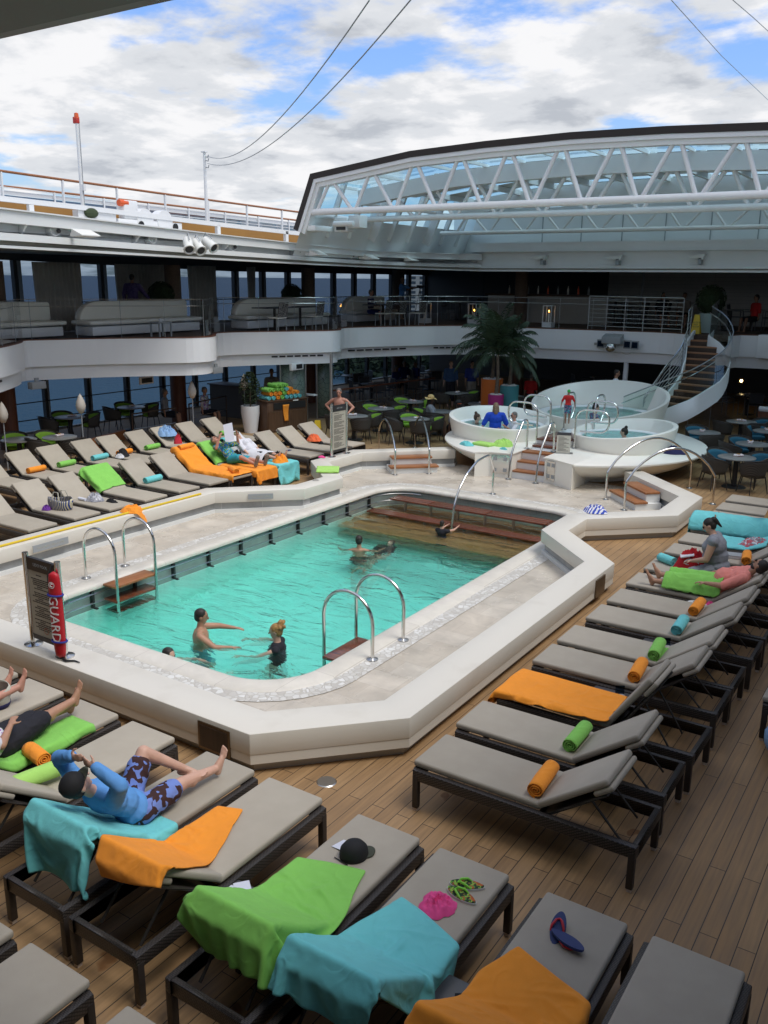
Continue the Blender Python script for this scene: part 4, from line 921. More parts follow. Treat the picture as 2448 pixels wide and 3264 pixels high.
# projector and lamps on the front fascia
t = empty('projector', ay(1955, 1092, 29.6), 'grey camera box hanging on the front balcony fascia', 'projector')
MB().add([(-.3, -.35, .2), (.35, -.35, .2), (.35, 0, .3), (-.3, 0, .3), (-.3, -.35, -.02), (.35, -.35, -.02), (.35, 0, -.1), (-.3, 0, -.1)], [(0, 1, 2, 3), (4, 7, 6, 5), (0, 4, 5, 1), (3, 2, 6, 7), (0, 3, 7, 4), (1, 5, 6, 2)]).build('hood', 'greyp', t, bevel=.02)
MB().ell((.02, -.3, -.14), (.18, .16, .16), 16).build('dome', 'steel', t, smooth=True)
for u, v, lab in ((1915, 1095, 'left small grey floodlight on the front balcony fascia'), (2000, 1098, 'middle small grey floodlight on the front balcony fascia'), (2024, 1100, 'right small grey floodlight on the front balcony fascia')):
    t = empty('flood_light', ay(u, v, 29.5), lab, 'floodlight', 'small grey floodlights on the front fascia'); MB().box((0, 0, 0), (.26, .08, .28)).build('housing', 'greyp', t, bevel=.015); MB().box((0, -.045, 0), (.2, .01, .2)).build('lens', 'win', t); MB().box((-.18, .05, -.02), (.12, .08, .08)).build('bracket', 'satin', t)
# speakers under the left balcony
for u, v, rz, lab in ((118, 1228, 0, 'left grey loudspeaker box under the balcony'), (688, 1180, 0, 'white loudspeaker box under the balcony beside the third mullion')):
    t = empty('wall_speaker', ax(u, v, -20.2 if u < 300 else -18.9), lab, 'loudspeaker', 'loudspeaker boxes under the balcony'); MB().box((0, 0, 0), (.2, .42, .18)).build('box', 'greyp', t, bevel=.01); MB().box((0, 0, .14), (.06, .1, .1)).build('bracket', 'greyp', t)
t = empty('clock_sign', ax(466, 1212, -20.3), 'white framed black notice board hanging under the left balcony', 'sign'); MB().box((0, 0, 0), (.06, .52, .22)).build('frame', 'white', t, bevel=.01); MB().box((.035, 0, 0), (.01, .40, .14)).build('panel', 'black', t)
t = empty('clock_sign', ax(945, 1168, -18.0), 'white framed speaker and notice box by the etched glass', 'sign'); MB().box((0, 0, 0), (.1, .6, .22)).build('frame', 'white', t, bevel=.01); MB().box((.055, .08, 0), (.01, .3, .14)).build('panel', 'black', t)
# ================================================================ spiral stairs
st = empty('spiral_stairs', (-7, 28, 0), 'curved flight of brown steps with white sides and glass balustrade up to the balcony', 'stairs'); 
RZ = lambda x, y: (1648+x/2.074, 700+y/2.074)
Lp = [(1150, 765), (1125, 810), (1125, 860), (1118, 910), (1115, 950), (1100, 985), (1090, 1020), (1070, 1060), (1040, 1090), (1005, 1125), (970, 1160)]
Rp = [(1262, 770), (1325, 815), (1365, 860), (1388, 905), (1398, 950), (1385, 985), (1365, 1010), (1330, 1045), (1270, 1080), (1205, 1110), (1130, 1150)]
SI = []; SO = []
for k in range(11):
    z = 3.1-.175*(k+1)+.02
    pi_ = ay(*RZ(*Lp[k]), 29.3-.23*k); po_ = ay(*RZ(*Rp[k]), 29.3-.26*k); SI.append(Vector((pi_.x, pi_.y, z))); SO.append(Vector((po_.x, po_.y, z)))
for k in range(5):
    a = SI[-1]+(SI[-1]-SI[-2]).normalized()*.18+Vector((-.02, 0, 0)); b = SO[-1]+Vector((-.36, -.10, 0)); a.z = b.z = SI[-1].z-.175; SI.append(a); SO.append(b)
for k in range(len(SI)):
    a, b = SI[k], SO[k]; nx_ = (SI[k-1], SO[k-1]) if k else (a+Vector((0, .35, 0)), b+Vector((0, .35, 0)))
    mb = MB(); A2 = Vector((nx_[0].x, nx_[0].y, a.z)); B2 = Vector((nx_[1].x, nx_[1].y, a.z)); vs = [a, b, B2, A2]
    mb.add([v+Vector((0, 0, 0)) for v in vs]+[v-Vector((0, 0, .045)) for v in vs], [(0, 1, 2, 3), (7, 6, 5, 4), (0, 4, 5, 1), (1, 5, 6, 2), (2, 6, 7, 3), (3, 7, 4, 0)])
    o = mb.build('tread', 'tread', st); o.location = -st.location
    mb = MB(); mb.add([A2-Vector((0, .01, .0)), B2-Vector((0, .01, 0)), B2+Vector((0, -.01, .135)), A2+Vector((0, -.01, .135))], [(0, 1, 2, 3)]) ; o = mb.build('riser', 'dark_wood', st); o.location = -st.location
def stringer(P, up, dn, name, side):
    Q = [P[0]+Vector((0, .5, .16))]+P
    A = [p+Vector((0, 0, up)) for p in Q]; B = [p-Vector((0, 0, dn)) for p in Q]; mb = MB(); n = len(Q)
    out = [Vector((side*.06, -.02, 0))]*n
    for X0, X1 in ((A, B),): mb.strip(X0, X1); mb.strip([p+o_ for p, o_ in zip(X1, out)], [p+o_ for p, o_ in zip(X0, out)]); mb.strip([p+o_ for p, o_ in zip(X0, out)], X0); mb.strip(X1, [p+o_ for p, o_ in zip(X1, out)])
    o = mb.build(name, 'white_wall', st, smooth=True, ang=60); o.location = -st.location
stringer(SO, .16, .42, 'outer_stringer', 1); stringer(SI, .12, .35, 'inner_stringer', -1)
gp = [SO[0]+Vector((.06, .8, .2))]+[p+Vector((.05, 0, 0)) for p in SO]
o = MB().strip([p+Vector((0, 0, .1)) for p in gp], [p+Vector((0, 0, 1.05)) for p in gp]).build('glass_balustrade', 'greenish', st, smooth=True); o.location = -st.location
o = MB().tube([p+Vector((0, 0, 1.05)) for p in gp], .02, 6).build('glass_edge', 'satin', st, smooth=True); o.location = -st.location
o = MB().tube([p+Vector((-.05, 0, .85)) for p in gp], .018, 6).build('hand_rail', 'steel', st, smooth=True); o.location = -st.location
for q in range(7):
    o = MB().tube([p+Vector((-.04, 0, .2+.13*q)) for p in SI], .011, 5).build('inner_rail', 'satin', st); o.location = -st.location
for k in range(0, len(SI), 3): o = MB().tube([SI[k]+Vector((-.04, 0, 0)), SI[k]+Vector((-.04, 0, 1.05))], .018, 6).build('inner_post', 'satin', st); o.location = -st.location
o = MB().tube([p+Vector((-.04, 0, 1.05)) for p in [SI[0]+Vector((0, .6, .1))]+SI], .022, 6).build('inner_handrail', 'steel', st, smooth=True); o.location = -st.location
# steel rail on the balcony left of the stairs
r0 = ay(1873, 1050, 29.9); r1 = ay(2172, 1058, 29.6)
t = empty('balcony_railing', (r0.x, r0.y, 3.12), 'horizontal bar steel railing on the balcony left of the spiral stairs', 'railing')
d = r1-r0; 
for q in range(8): MB().tube([(0, 0, .12+.14*q), (d.x, d.y, .12+.14*q)], .012 if q < 7 else .022, 6).build('bar', 'satin', t)
for q in range(6): MB().tube([(d.x*q/5, d.y*q/5, 0), (d.x*q/5, d.y*q/5, 1.1)], .018, 6).build('post', 'satin', t)
# ================================================================ loungers
def weave(name, c1, c2, mort, bw=.022, rh=.011, ms=.0022, rough=.45):
    tilemat(name, c1, c2, mort, bw, rh, ms, rough, 30, amp=(.9, 1.1), rot=(.6, .5, .3), bump=.8)
weave('rattan', (.060, .050, .044), (.078, .066, .058), (.012, .010, .009)); mat('rattan_leg', (.035, .028, .024), .5)
mat('mattress', (.405, .36, .288), .9, c2=(.44, .395, .318), scale=3, bump=.15, bscale=220); mat('foot_cap', (.6, .5, .42), .5); mat('strut', (.06, .055, .05), .4, .5)
def vary(name, lo, hi):
    t = MT[name].node_tree; p = t.nodes['Principled BSDF']; l = p.inputs['Base Color'].links[0]; src = l.from_socket; oi_ = t.nodes.new('ShaderNodeObjectInfo')
    mr = nd(t, 'ShaderNodeMapRange', i3=lo, i4=hi); t.links.new(oi_.outputs['Random'], mr.inputs[0]); a = nd(t, 'ShaderNodeMix', _data_type='RGBA', _blend_type='MULTIPLY'); a.inputs[0].default_value = 1
    t.links.new(src, a.inputs[6]); t.links.new(mr.outputs[0], a.inputs[7]); t.links.new(a.outputs[2], p.inputs['Base Color'])
vary('mattress', .88, 1.06)
HINGE, HW = 1.22, .30
def lounger(th=36):
    th = R(th); t = empty('sun_lounger', (0, 0, 0), 'x', 'sun lounger')
    f = MB()
    for s in (-1, 1): f.box((1.035, s*.325, .365), (2.07, .05, .105))
    f.box((.025, 0, .365), (.05, .60, .105)); f.box((2.045, 0, .365), (.05, .60, .105)); f.box((1.22, 0, .35), (.05, .6, .05))
    f.build('frame', 'rattan', t, bevel=.008)
    for x in (.03, 2.04):
        for s in (-1, 1):
            l = MB().bb(x-.028, x+.028, s*.325-.028, s*.325+.028, .03, .36).build('leg', 'rattan_leg', t, bevel=.006); MB().bb(x-.02, x+.02, s*.325-.02, s*.325+.02, 0, .032).build('foot_cap', 'foot_cap', l)
    def cush(x0, x1, w, th_, m4=None):
        mb = MB(); mb.bb(x0, x1, -w, w, 0, th_); 
        if m4: mb.v = [m4 @ v for v in mb.v]
        return mb
    c = cush(-.02, HINGE+.015, HW, .065, Matrix.Translation((0, 0, .42))).build('mattress', 'mattress', t, bevel=.022, seg=3)
    M_ = Matrix.Translation((HINGE, 0, .42)) @ Matrix.Rotation(-th, 4, 'Y')
    cush(.0, .73, HW, .062, M_ @ Matrix.Translation((0, 0, .005))).build('back_mattress', 'mattress', t, bevel=.022, seg=3)
    cush(.55, .745, HW-.002, .05, M_ @ Matrix.Translation((0, 0, -.048))).build('mattress_fold', 'mattress', t, bevel=.02, seg=3)
    b = MB(); b.bb(-.02, .66, -.29, .29, -.075, -.05); b.v = [M_ @ v for v in b.v]; b.build('backrest_frame', 'rattan', t, bevel=.008)
    e = M_ @ Vector((.45, 0, -.08))
    for s in (-1, 1): MB().bar((e.x, s*.2, e.z), (e.x+.28, s*.2, .33), .02, .012).build('strut', 'strut', t)
    MB().bar((e.x, -.2, e.z), (e.x, .2, e.z), .014, .014).build('strut_bar', 'strut', t)
    return t
def surf(x, th=36, up=.0):    # height of the mattress top over the frame along x (local)
    if x <= HINGE: return .487+up
    return .487+(x-HINGE)*math.tan(R(th))+up
L36 = lounger(36); L36_used = False
L52 = lounger(56)
GR = {'R': 'sun loungers in the row right of the pool', 'F': 'sun loungers with their feet to the near coaming', 'B': 'sun loungers at the very bottom left', 'L1': 'sun loungers left of the pool in the front row', 'L2': 'sun loungers left of the pool in the back row', 'L3': 'sun loungers by the towel cabinet', 'X': 'sun loungers at the right edge'}
used = {}
def put(src, x, y, rz, label, g):
    if id(src) not in used:
        used[id(src)] = 1; src.location = (x, y, 0); src.rotation_euler = (0, 0, rz); src['label'] = label; src['group'] = GR[g]; return src
    return copy_tree(src, (x, y, 0), rz, label, group=GR[g])
RY = [6.53, 7.37, 8.25, 9.19, 9.92, 10.84, 11.62, 12.48, 13.32, 14.36, 15.16, 15.98, 17.03, 17.80, 18.62]
RL = ['grey lounger nearest the camera in the right row with an orange roll', 'grey lounger with a green roll, second nearest in the right row', 'lounger half covered by a spread orange towel, backrest steep', 'grey lounger with an orange roll just beyond the orange covered one', 'grey lounger with a green roll and loose towel corner', 'grey lounger with a turquoise roll', 'grey lounger with an orange roll beside the man in the pink shirt', 'lounger on which the man in the pink shirt lies', 'lounger on which the woman in grey sits', 'empty grey lounger just beyond the woman in grey', 'lounger with a turquoise towel and striped clothes', 'lounger under the person covered by the turquoise towel', 'lounger with a brown paper bag', 'pale lounger between the paper bag and the dark bowl', 'farthest lounger in the right row with a dark bowl on it']
LR = []
for i, y in enumerate(RY): LR.append(put(L52 if i == 2 else L36, -3.73+random.Random(i).uniform(-.02, .02), y, R([0, .4, -1, .3, 0, .5, 0, 0, 0, .5, 0, 0, -1, 1, 0][i]), RL[i], 'R'))
FX = [-8.62, -7.82, -6.95, -6.14, -5.12, -4.35, -3.38, -2.6, -1.7, -.93]
FLb = ['lounger cut by the left edge in the near row', 'lounger with the canvas tote bag on it', 'lounger on which the person in black shorts lies', 'empty lounger between the two reclining people', 'lounger on which the man in blue lies', 'lounger with an orange towel flung over its backrest', 'lounger with the black cap and the green towel', 'lounger with green flip flops and the turquoise towel', 'lounger with blue flip flops and an orange towel', 'empty lounger in the bottom right corner of the near row']
LF = []
for i, x in enumerate(FX): LF.append(put(L36, x, 5.31-.01*i, R(-90), FLb[i], 'F'))
for i, (x, lab) in enumerate(((-5.12, 'lounger cut by the left edge near the bottom'), (-4.34, 'empty lounger in the bottom left corner'), (-3.4, 'lounger whose foot end just shows at the bottom edge'))): put(L36, x, 2.84, R(-90), lab, 'B')
L1Y = [9.2, 10.15, 10.95, 11.82, 12.73, 13.6, 14.35, 15.15, 15.95]
L1L = ['lounger cut by the left edge beside the yellow pole', 'lounger with the blue patterned tote bag', 'lounger with a plastic bag of things', 'lounger with a green towel over its backrest', 'lounger with a turquoise roll beside the coaming', 'empty lounger between the turquoise roll and the orange covered lounger', 'lounger fully covered with orange towels and a red cap', 'lounger on which the man reading in a flowered shirt lies', 'lounger on which the woman in the cap lies under a white towel']
for i, y in enumerate(L1Y): put(L36, -13.2, y, PI, L1L[i], 'L1')
for i, (y, lab) in enumerate(zip([11.0, 11.9, 12.7, 13.65, 14.4, 15.3, 16.15, 17.05, 18.0], ['back row lounger cut by the left edge', 'back row lounger with an orange roll, second from the left', 'back row lounger with a green roll behind the green draped one', 'back row lounger with a turquoise roll end', 'back row lounger with an orange roll and black bag', 'back row lounger with a green roll', 'back row lounger with a heap of pale blue clothes', 'empty back row lounger behind the reading man', 'last back row lounger with a green roll, nearest the dark bar counter'])): put(L36, -16.0, y, PI, lab, 'L2')
for i, (y, lab) in enumerate(((17.2, 'lounger with a phone on it, nearest of the three by the cabinet'), (18.1, 'empty middle lounger of the three by the cabinet'), (19.0, 'lounger with an orange cloth by the yellow wet floor sign'))): put(L36, -13.3, y, PI, lab, 'L3')
for i, (y, lab) in enumerate(((9.72, 'lounger whose foot end shows at the right edge'),)): put(L36, -1.32, y, 0, lab, 'X')
# ================================================================ side tables
mat('table_grey', (.075, .075, .08), .35); 
def side_table(p, rz, label, first=[None]):
    if first[0] is None:
        t = empty('side_table', p, label, 'side table', 'small dark side tables between loungers', rz)
        MB().bb(-.22, .22, -.2, .2, .32, .40).build('table_top', 'table_grey', t, bevel=.02)
        for sx in (-1, 1):
            for sy in (-1, 1): MB().bb(sx*.18-.02, sx*.18+.02, sy*.16-.02, sy*.16+.02, 0, .32).build('leg', 'rattan_leg', t)
        first[0] = t; return t
    return copy_tree(first[0], p, rz, label)
ST = [side_table((-2.75, 8.78, 0), 0, 'dark side table beyond the orange covered lounger'), side_table((-2.72, 10.4, 0), 0, 'dark side table between the green roll and the turquoise roll loungers'), side_table((-3.87, 3.98, 0), 0, 'dark side table with the white mug'), side_table((-2.12, 4.05, 0), 0, 'dark side table between the turquoise and the orange towel'), side_table((-14.5, 12.3, 0), 0, 'dark side table left of the turquoise roll'), side_table((-14.4, 11.35, 0), 0, 'dark side table under the green towel corner'), side_table((-2.7, 12.05, 0), 0, 'dark side table with a plate beside the man in pink'), side_table((-14.5, 14.78, 0), 0, 'dark side table beside the reading man')]
# ================================================================ towels
TW = {'orange': (.97, .33, .025), 'green': (.25, .62, .11), 'teal': (.17, .62, .63), 'lime': (.42, .74, .16), 'white': (.70, .70, .72), 'coral': (.85, .16, .05), 'dgreen': (.24, .62, .085)}
for k_, c in TW.items(): mat('towel_'+k_, c, .95, bump=.3, bscale=240, sheen=.05, c2=tuple(x*.93 for x in c), scale=5)
def terry(m):
    t = m.node_tree; p = t.nodes['Principled BSDF']; old = p.inputs['Normal'].links[0].from_node; k = t.nodes.new('ShaderNodeTexCoord')
    n = nd(t, 'ShaderNodeTexNoise', Scale=3.0, Detail=1.5, Roughness=.4, Distortion=1.8); t.links.new(k.outputs['Object'], n.inputs['Vector'])
    s_ = nd(t, 'ShaderNodeMath', _operation='SUBTRACT', i1=.5); t.links.new(n.outputs[0], s_.inputs[0]); a_ = nd(t, 'ShaderNodeMath', _operation='ABSOLUTE'); t.links.new(s_.outputs[0], a_.inputs[0])
    r = ramp(t, [(0, 1), (.12, .25), (.3, 0)], 'EASE'); t.links.new(a_.outputs[0], r.inputs[0]); b = nd(t, 'ShaderNodeBump', Strength=.4, Distance=.010); t.links.new(r.outputs[0], b.inputs['Height']); t.links.new(b.outputs[0], old.inputs['Normal'])
for k_ in TW: terry(MT['towel_'+k_])
def fold(u, v, seed, a=1.0):
    p = Vector((u, v, seed*3.7)); n0 = noise.noise(p*2.2); q = noise.noise(Vector((u*5+n0*2.2, v*1.6+n0, seed))); r_ = noise.noise(Vector((u*2.0+n0, v*6+n0*2, seed+9)))
    return a*((1-abs(q))**2.4*.75+(1-abs(r_))**2.4*.55+.28*math.sin(9*(u*.8+v)+7*n0+seed)*(.5+.5*noise.noise(Vector((u*1.5, v*1.5, seed+20))))+(1-abs(noise.noise(Vector((u*9+n0*3, v*5+n0*2, seed+3)))))**5*.3-.6)
def roll(p, rz, c, label, L=.45, r=.074, tail=0, rx=0, grp='rolled towels on loungers'):
    t = tag(bpy.data.objects.new('rolled_towel', bpy.data.meshes.new('rolled_towel')), label, 'towel', grp) if 0 else None
    sd_ = (p[0]*7+p[1]*3) % 50; n = 76; turns = 3.2; mb = MB(); ny = 12
    def rad(f): return .010+(r-.010)*f
    pts = []
    for i in range(n+1):
        f = i/n; a = -PI/2+2*PI*turns*(f-1); pts.append((rad(f)*math.cos(a)*1.06, rad(f)*math.sin(a)*.94))
    if tail: pts += [(.05+tail*k/6, -r*.94+.004) for k in range(1, 7)]
    def fn(i, j):
        k = int(round(i*(len(pts)-1))); a = pts[k]; w_ = 1+.05*noise.noise(Vector((a[0]*20, j*4, sd_)))-.05*(2*j-1)**6
        e = .010*noise.noise(Vector((k*.12, j, sd_)))
        return Vector((a[0]*w_, (j-.5)*(L+e*(2 if j > .5 else -2)), a[1]*w_+r*.94))
    mb.grid(fn, len(pts)-1, ny); o = mb.build('rolled_towel', 'towel_'+c, smooth=True, solid=.009, ang=80)
    o.location = p; o.rotation_euler = (rx, 0, rz); return tag(o, label, 'towel', grp)
def path_len(P, ds=.03):
    out = [Vector(P[0])]; acc = 0
    for a, b in zip(P, P[1:]):
        a = Vector(a); b = Vector(b); L = (b-a).length; k = max(1, int(L/ds))
        for i in range(1, k+1): out.append(a.lerp(b, i/k))
    # smooth corners
    for _ in range(4): out = [out[0]]+[(out[i-1]+out[i]*2+out[i+1])/4 for i in range(1, len(out)-1)]+[out[-1]]
    return out
def drape(lg, path, y0, y1, c, label, amp=.02, seed=1, name='towel', grp='towels spread on loungers', skew=None, edge=.015, hw=.315, ds=.03, flare=.25, hang=1.0, yo=0.0, nofold=False):
    P = path_len([(p[0], 0, p[1]) for p in path], ds); n = len(P)-1; W_ = y1-y0; ny = max(8, int(W_/.03)); mb = MB(); Ltot = n*ds
    def fn(i, j):
        sh = skew(i, j) if skew else (0, 0, 0); kf = i*n+sh[0]/ds; k = max(0, min(n-1, int(kf))); p = P[k]+(P[k+1]-P[k])*(kf-k); d = P[min(k+1, n)]-P[max(k-1, 0)]; d.normalize(); nr = Vector((-d.z, 0, d.x)); 
        if nr.z < -.3: nr = -nr
        u = kf*ds; s = y0+W_*j
        s += sh[1]; e = edge*noise.noise(Vector((u*4, seed, 3)))*(1 if abs(j-.5) > .4 else 0)
        s += e; y = s; dz = 0
        if abs(s) > hw:
            ov = abs(s)-hw; sg = 1 if s > 0 else -1; y = sg*(hw+.03*math.tanh(ov*12)+flare*.12*ov+.03*math.sin(u*13+seed)*min(1, ov*5)); dz = -(ov-.012*math.tanh(ov*30))*hang
        eg = min(1, min(j, 1-j)*W_/.07, min(i, 1-i)*Ltot/.07); f = fold(u, s, seed, amp)*(.35+.65*eg); up = .016+max(-.004, f)+(.004 if eg < .35 else 0)
        q = p+nr*(up+abs(sh[2]))+Vector((0, y-p.y, dz)); 
        return q
    mb.grid(fn, n, ny); o = mb.build(name, 'towel_'+c, smooth=True, solid=.007, ang=85)
    if lg is not None: o.location = lg.location; o.rotation_euler = lg.rotation_euler
    return tag(o, label, 'towel', grp)
TS = bpy.data.scenes.new('workbench')
def lounger_proxy(th=36):
    mb = MB(); mb.bb(-.02, 1.24, -.33, .33, .30, .487)
    M_ = Matrix.Translation((1.22, 0, .42)) @ Matrix.Rotation(-R(th), 4, 'Y'); b2 = MB(); b2.bb(-.05, .75, -.31, .31, -.07, .069); b2.v = [M_ @ v for v in b2.v]; mb.add(b2.v, b2.f)
    mb.bb(1.24, 2.07, -.35, -.30, .2, .42); mb.bb(1.24, 2.07, .30, .35, .2, .42); mb.bb(2.02, 2.07, -.35, .35, .2, .42)
    mb.bb(-3, 5, -2, 2, -.3, .0)
    me = bpy.data.meshes.new('proxy'); me.from_pydata([tuple(v) for v in mb.v], [], mb.f); bm = bmesh.new(); bm.from_mesh(me); bmesh.ops.recalc_face_normals(bm, faces=bm.faces); bm.to_mesh(me); bm.free()
    o = bpy.data.objects.new('proxy', me); TS.collection.objects.link(o); c = o.modifiers.new('c', 'COLLISION'); o.collision.thickness_outer = .008; o.collision.cloth_friction = 40; o.collision.damping = .6; return o
def simtowel(lg, c, rz, w_, L, m, label, frames=60, seed=1, res=.028, shr=.07, tilt=(0, 0), grp='towels spread on loungers', name='towel'):
    nx = int(L/res); ny = int(w_/res); mb = MB(); Mt = Matrix.Translation(c) @ Matrix.Rotation(rz, 4, 'Z') @ Matrix.Rotation(tilt[0], 4, 'Y') @ Matrix.Rotation(tilt[1], 4, 'X')
    def fn(i, j):
        x = (i-.5)*L; y = (j-.5)*w_; z = .05*math.sin(9*x+seed)*math.cos(6*y+seed*2)+.035*noise.noise(Vector((x*5, y*5, seed)))
        return Mt @ Vector((x*.96, y*.96, z))
    mb.grid(fn, nx, ny); me = bpy.data.meshes.new(name); me.from_pydata([tuple(v) for v in mb.v], [], mb.f)
    o = bpy.data.objects.new(name, me); TS.collection.objects.link(o); k = o.modifiers.new('cloth', 'CLOTH'); s = k.settings
    s.quality = 7; s.mass = .35; s.tension_stiffness = 18; s.compression_stiffness = 14; s.shear_stiffness = 8; s.bending_stiffness = .35; s.air_damping = 2; s.shrink_min = -shr; k.collision_settings.distance_min = .008; k.collision_settings.friction = 40; k.collision_settings.use_self_collision = True; k.collision_settings.self_distance_min = .008; k.collision_settings.collision_quality = 3
    k.point_cache.frame_start = 1; k.point_cache.frame_end = frames; TS.frame_start = 1; TS.frame_end = frames
    for f in range(1, frames+1): TS.frame_set(f)
    TS.view_layers[0].update(); dg = TS.view_layers[0].depsgraph; m2 = bpy.data.meshes.new_from_object(o.evaluated_get(dg)); bpy.data.objects.remove(o)
    m2.materials.clear(); m2.materials.append(MT[m])
    for p in m2.polygons: p.use_smooth = True
    m2.name = name; q = bpy.data.objects.new(name, m2); col.objects.link(q)
    ss = q.modifiers.new('ss', 'SUBSURF'); ss.levels = 1; ss.render_levels = 1
    sd_ = q.modifiers.new('t', 'SOLIDIFY'); sd_.thickness = .007; sd_.offset = 0
    if lg is not None: q.location = lg.location; q.rotation_euler = lg.rotation_euler
    return tag(q, label, 'towel', grp)
def LP(lg, x, y, z=None, th=36): return lg.matrix_basis @ Vector((x, y, surf(x, th) if z is None else z))
bpy.context.view_layer.update()
def rz_(lg): return lg.rotation_euler[2]
# rolls of the right row lie at the hinge
for i, c, lab, tl in ((0, 'orange', 'orange rolled towel on the nearest lounger of the right row', 0), (1, 'green', 'green rolled towel on the second lounger of the right row', 0), (3, 'orange', 'orange rolled towel half hidden behind a raised backrest', 0), (4, 'green', 'green rolled towel with a loose corner', .16), (5, 'teal', 'turquoise rolled towel in the right row', 0), (6, 'orange', 'orange rolled towel beside the plate', 0)):
    roll(LP(LR[i], 1.14, -.02+.03*math.sin(i)), R(4+3*math.sin(i*5)), c, lab, tail=tl)
pr_up = [(-.02, .49), (.3, .49), (.6, .49), (1.05, .49)]
prox = lounger_proxy()
simtowel(LR[2], (.50, .05, .66), R(3), .86, 1.36, 'towel_orange', 'orange towel spread over the foot of the steep lounger', seed=3)
# near row towels
def topback(th=36, n=.08): return [(HINGE, .487), (HINGE+.73*math.cos(R(th)), .487+.73*math.sin(R(th)))]
TB = topback(); TX, TZ_ = TB[1]
bk = [(HINGE+.05, .53), (TX-.02, TZ_+.03), (TX+.06, TZ_+.02), (TX+.10, TZ_-.14)]
simtowel(LF[4], (1.60, .0, 1.12), R(1), .84, 1.45, 'towel_teal', 'turquoise towel hanging over the backrest behind the man in blue', seed=5, tilt=(-R(12), 0))
simtowel(LF[5], (1.28, -.12, 1.04), R(18), .62, 1.55, 'towel_orange', 'orange towel flung over the backrest beside the mug', seed=8, tilt=(-R(18), 0))
simtowel(LF[6], (1.40, -.04, 1.10), R(14), 1.02, 1.62, 'towel_green', 'big green towel draped over the lounger with the black cap', seed=12, tilt=(-R(18), 0))
simtowel(LF[7], (1.44, .0, 1.10), R(-16), .95, 1.50, 'towel_teal', 'turquoise towel draped diagonally over the lounger with green flip flops', seed=21, tilt=(-R(18), 0))
simtowel(LF[8], (1.42, -.02, 1.08), R(-18), .95, 1.50, 'towel_orange', 'orange towel draped over the lounger with blue flip flops', seed=33, tilt=(-R(18), 0))
drape(LF[2], [(.30, .49), (.9, .49), (1.2, .50), (1.5, .70)], -.02, .40, 'green', 'green towel under the person in black shorts', .02, 41)
roll(LP(LF[2], 1.0, .40), R(80), 'orange', 'orange towel roll beside the flowered shirt', L=.3)
roll(LP(LF[3], 1.25, -.02, .52), R(-12), 'lime', 'pale green towel roll next to the turquoise towel', L=.44, r=.085)
# left rows
g_ = lambda i: next(o for o in col.objects if o.get('label') == L1L[i])
LL = [g_(i) for i in range(9)]
LB = [o for o in col.objects if o.get('group') == GR['L2']]
simtowel(LL[3], (1.62, .0, 1.10), R(4), .92, .95, 'towel_green', 'green towel hung over a backrest left of the pool', seed=51, tilt=(-R(15), 0), res=.035, frames=50)
roll(LP(LL[4], 1.08, 0), rz_(LL[4])+R(90)-R(88), 'teal', 'turquoise rolled towel left of the pool')
for i, c, lab in ((1, 'orange', 'orange roll on the second back row lounger'), (2, 'green', 'green roll behind the green draped lounger'), (3, 'teal', 'turquoise roll behind the green draped lounger'), (4, 'orange', 'orange roll beside the black bag'), (5, 'green', 'green roll in the back row'), (8, 'green', 'green roll in front of the dark bar counter')): roll(LP(LB[i], 1.10, 0), R(3), c, lab)
full = [(-.03, .49), (.02, .50), (.6, .495), (1.15, .50), (HINGE+.04, .53), (TX-.03, TZ_+.035), (TX+.055, TZ_+.01), (TX+.08, TZ_-.10)]
drape(LL[6], full, -.36, .46, 'orange', 'orange towels covering a whole lounger left of the pool', .03, 61, hw=.31)
roll(LP(LL[6], 1.72, 0)+Vector((0, 0, .02)), R(2), 'orange', 'orange towel roll serving as a pillow'); roll(LP(LL[6], .25, 0)+Vector((0, 0, .02)), R(60), 'orange', 'crumpled orange towel roll at the foot of the covered lounger')
drape(LL[7], [(HINGE+.0, .51), (TX-.03, TZ_+.035), (TX+.055, TZ_+.01), (TX+.08, TZ_-.22)], -.44, .40, 'green', 'green towel under the head of the reading man', .015, 71, hw=.31)
simtowel(LL[7], (.42, .05, .62), R(2), .90, 1.35, 'towel_orange', 'orange towel under the legs of the reading man', seed=73, res=.035, frames=50)
drape(LL[8], [(HINGE+.1, .58), (TX-.03, TZ_+.035), (TX+.055, TZ_+.01), (TX+.08, TZ_-.10)], -.36, .36, 'teal', 'turquoise towel under the head of the woman in the cap', .03, 75, hw=.31)
simtowel(LL[8], (.10, .02, .62), R(-3), .80, 1.1, 'towel_teal', 'turquoise towel hanging over a foot end to the deck', seed=77, res=.035, frames=50)
drape(LR[10], [(.5, .50), (1.1, .50), (1.4, .64)], -.36, .36, 'teal', 'turquoise towel under the striped clothes', .025, 79)
bpy.data.objects.remove(prox)
roll(LP(LR[9], 1.22, -.1), R(10), 'orange', 'orange roll just beyond the woman in grey')
roll(LP(LR[8], .22, .12), R(60), 'teal', 'turquoise roll next to the red bag', L=.3, tail=.2)
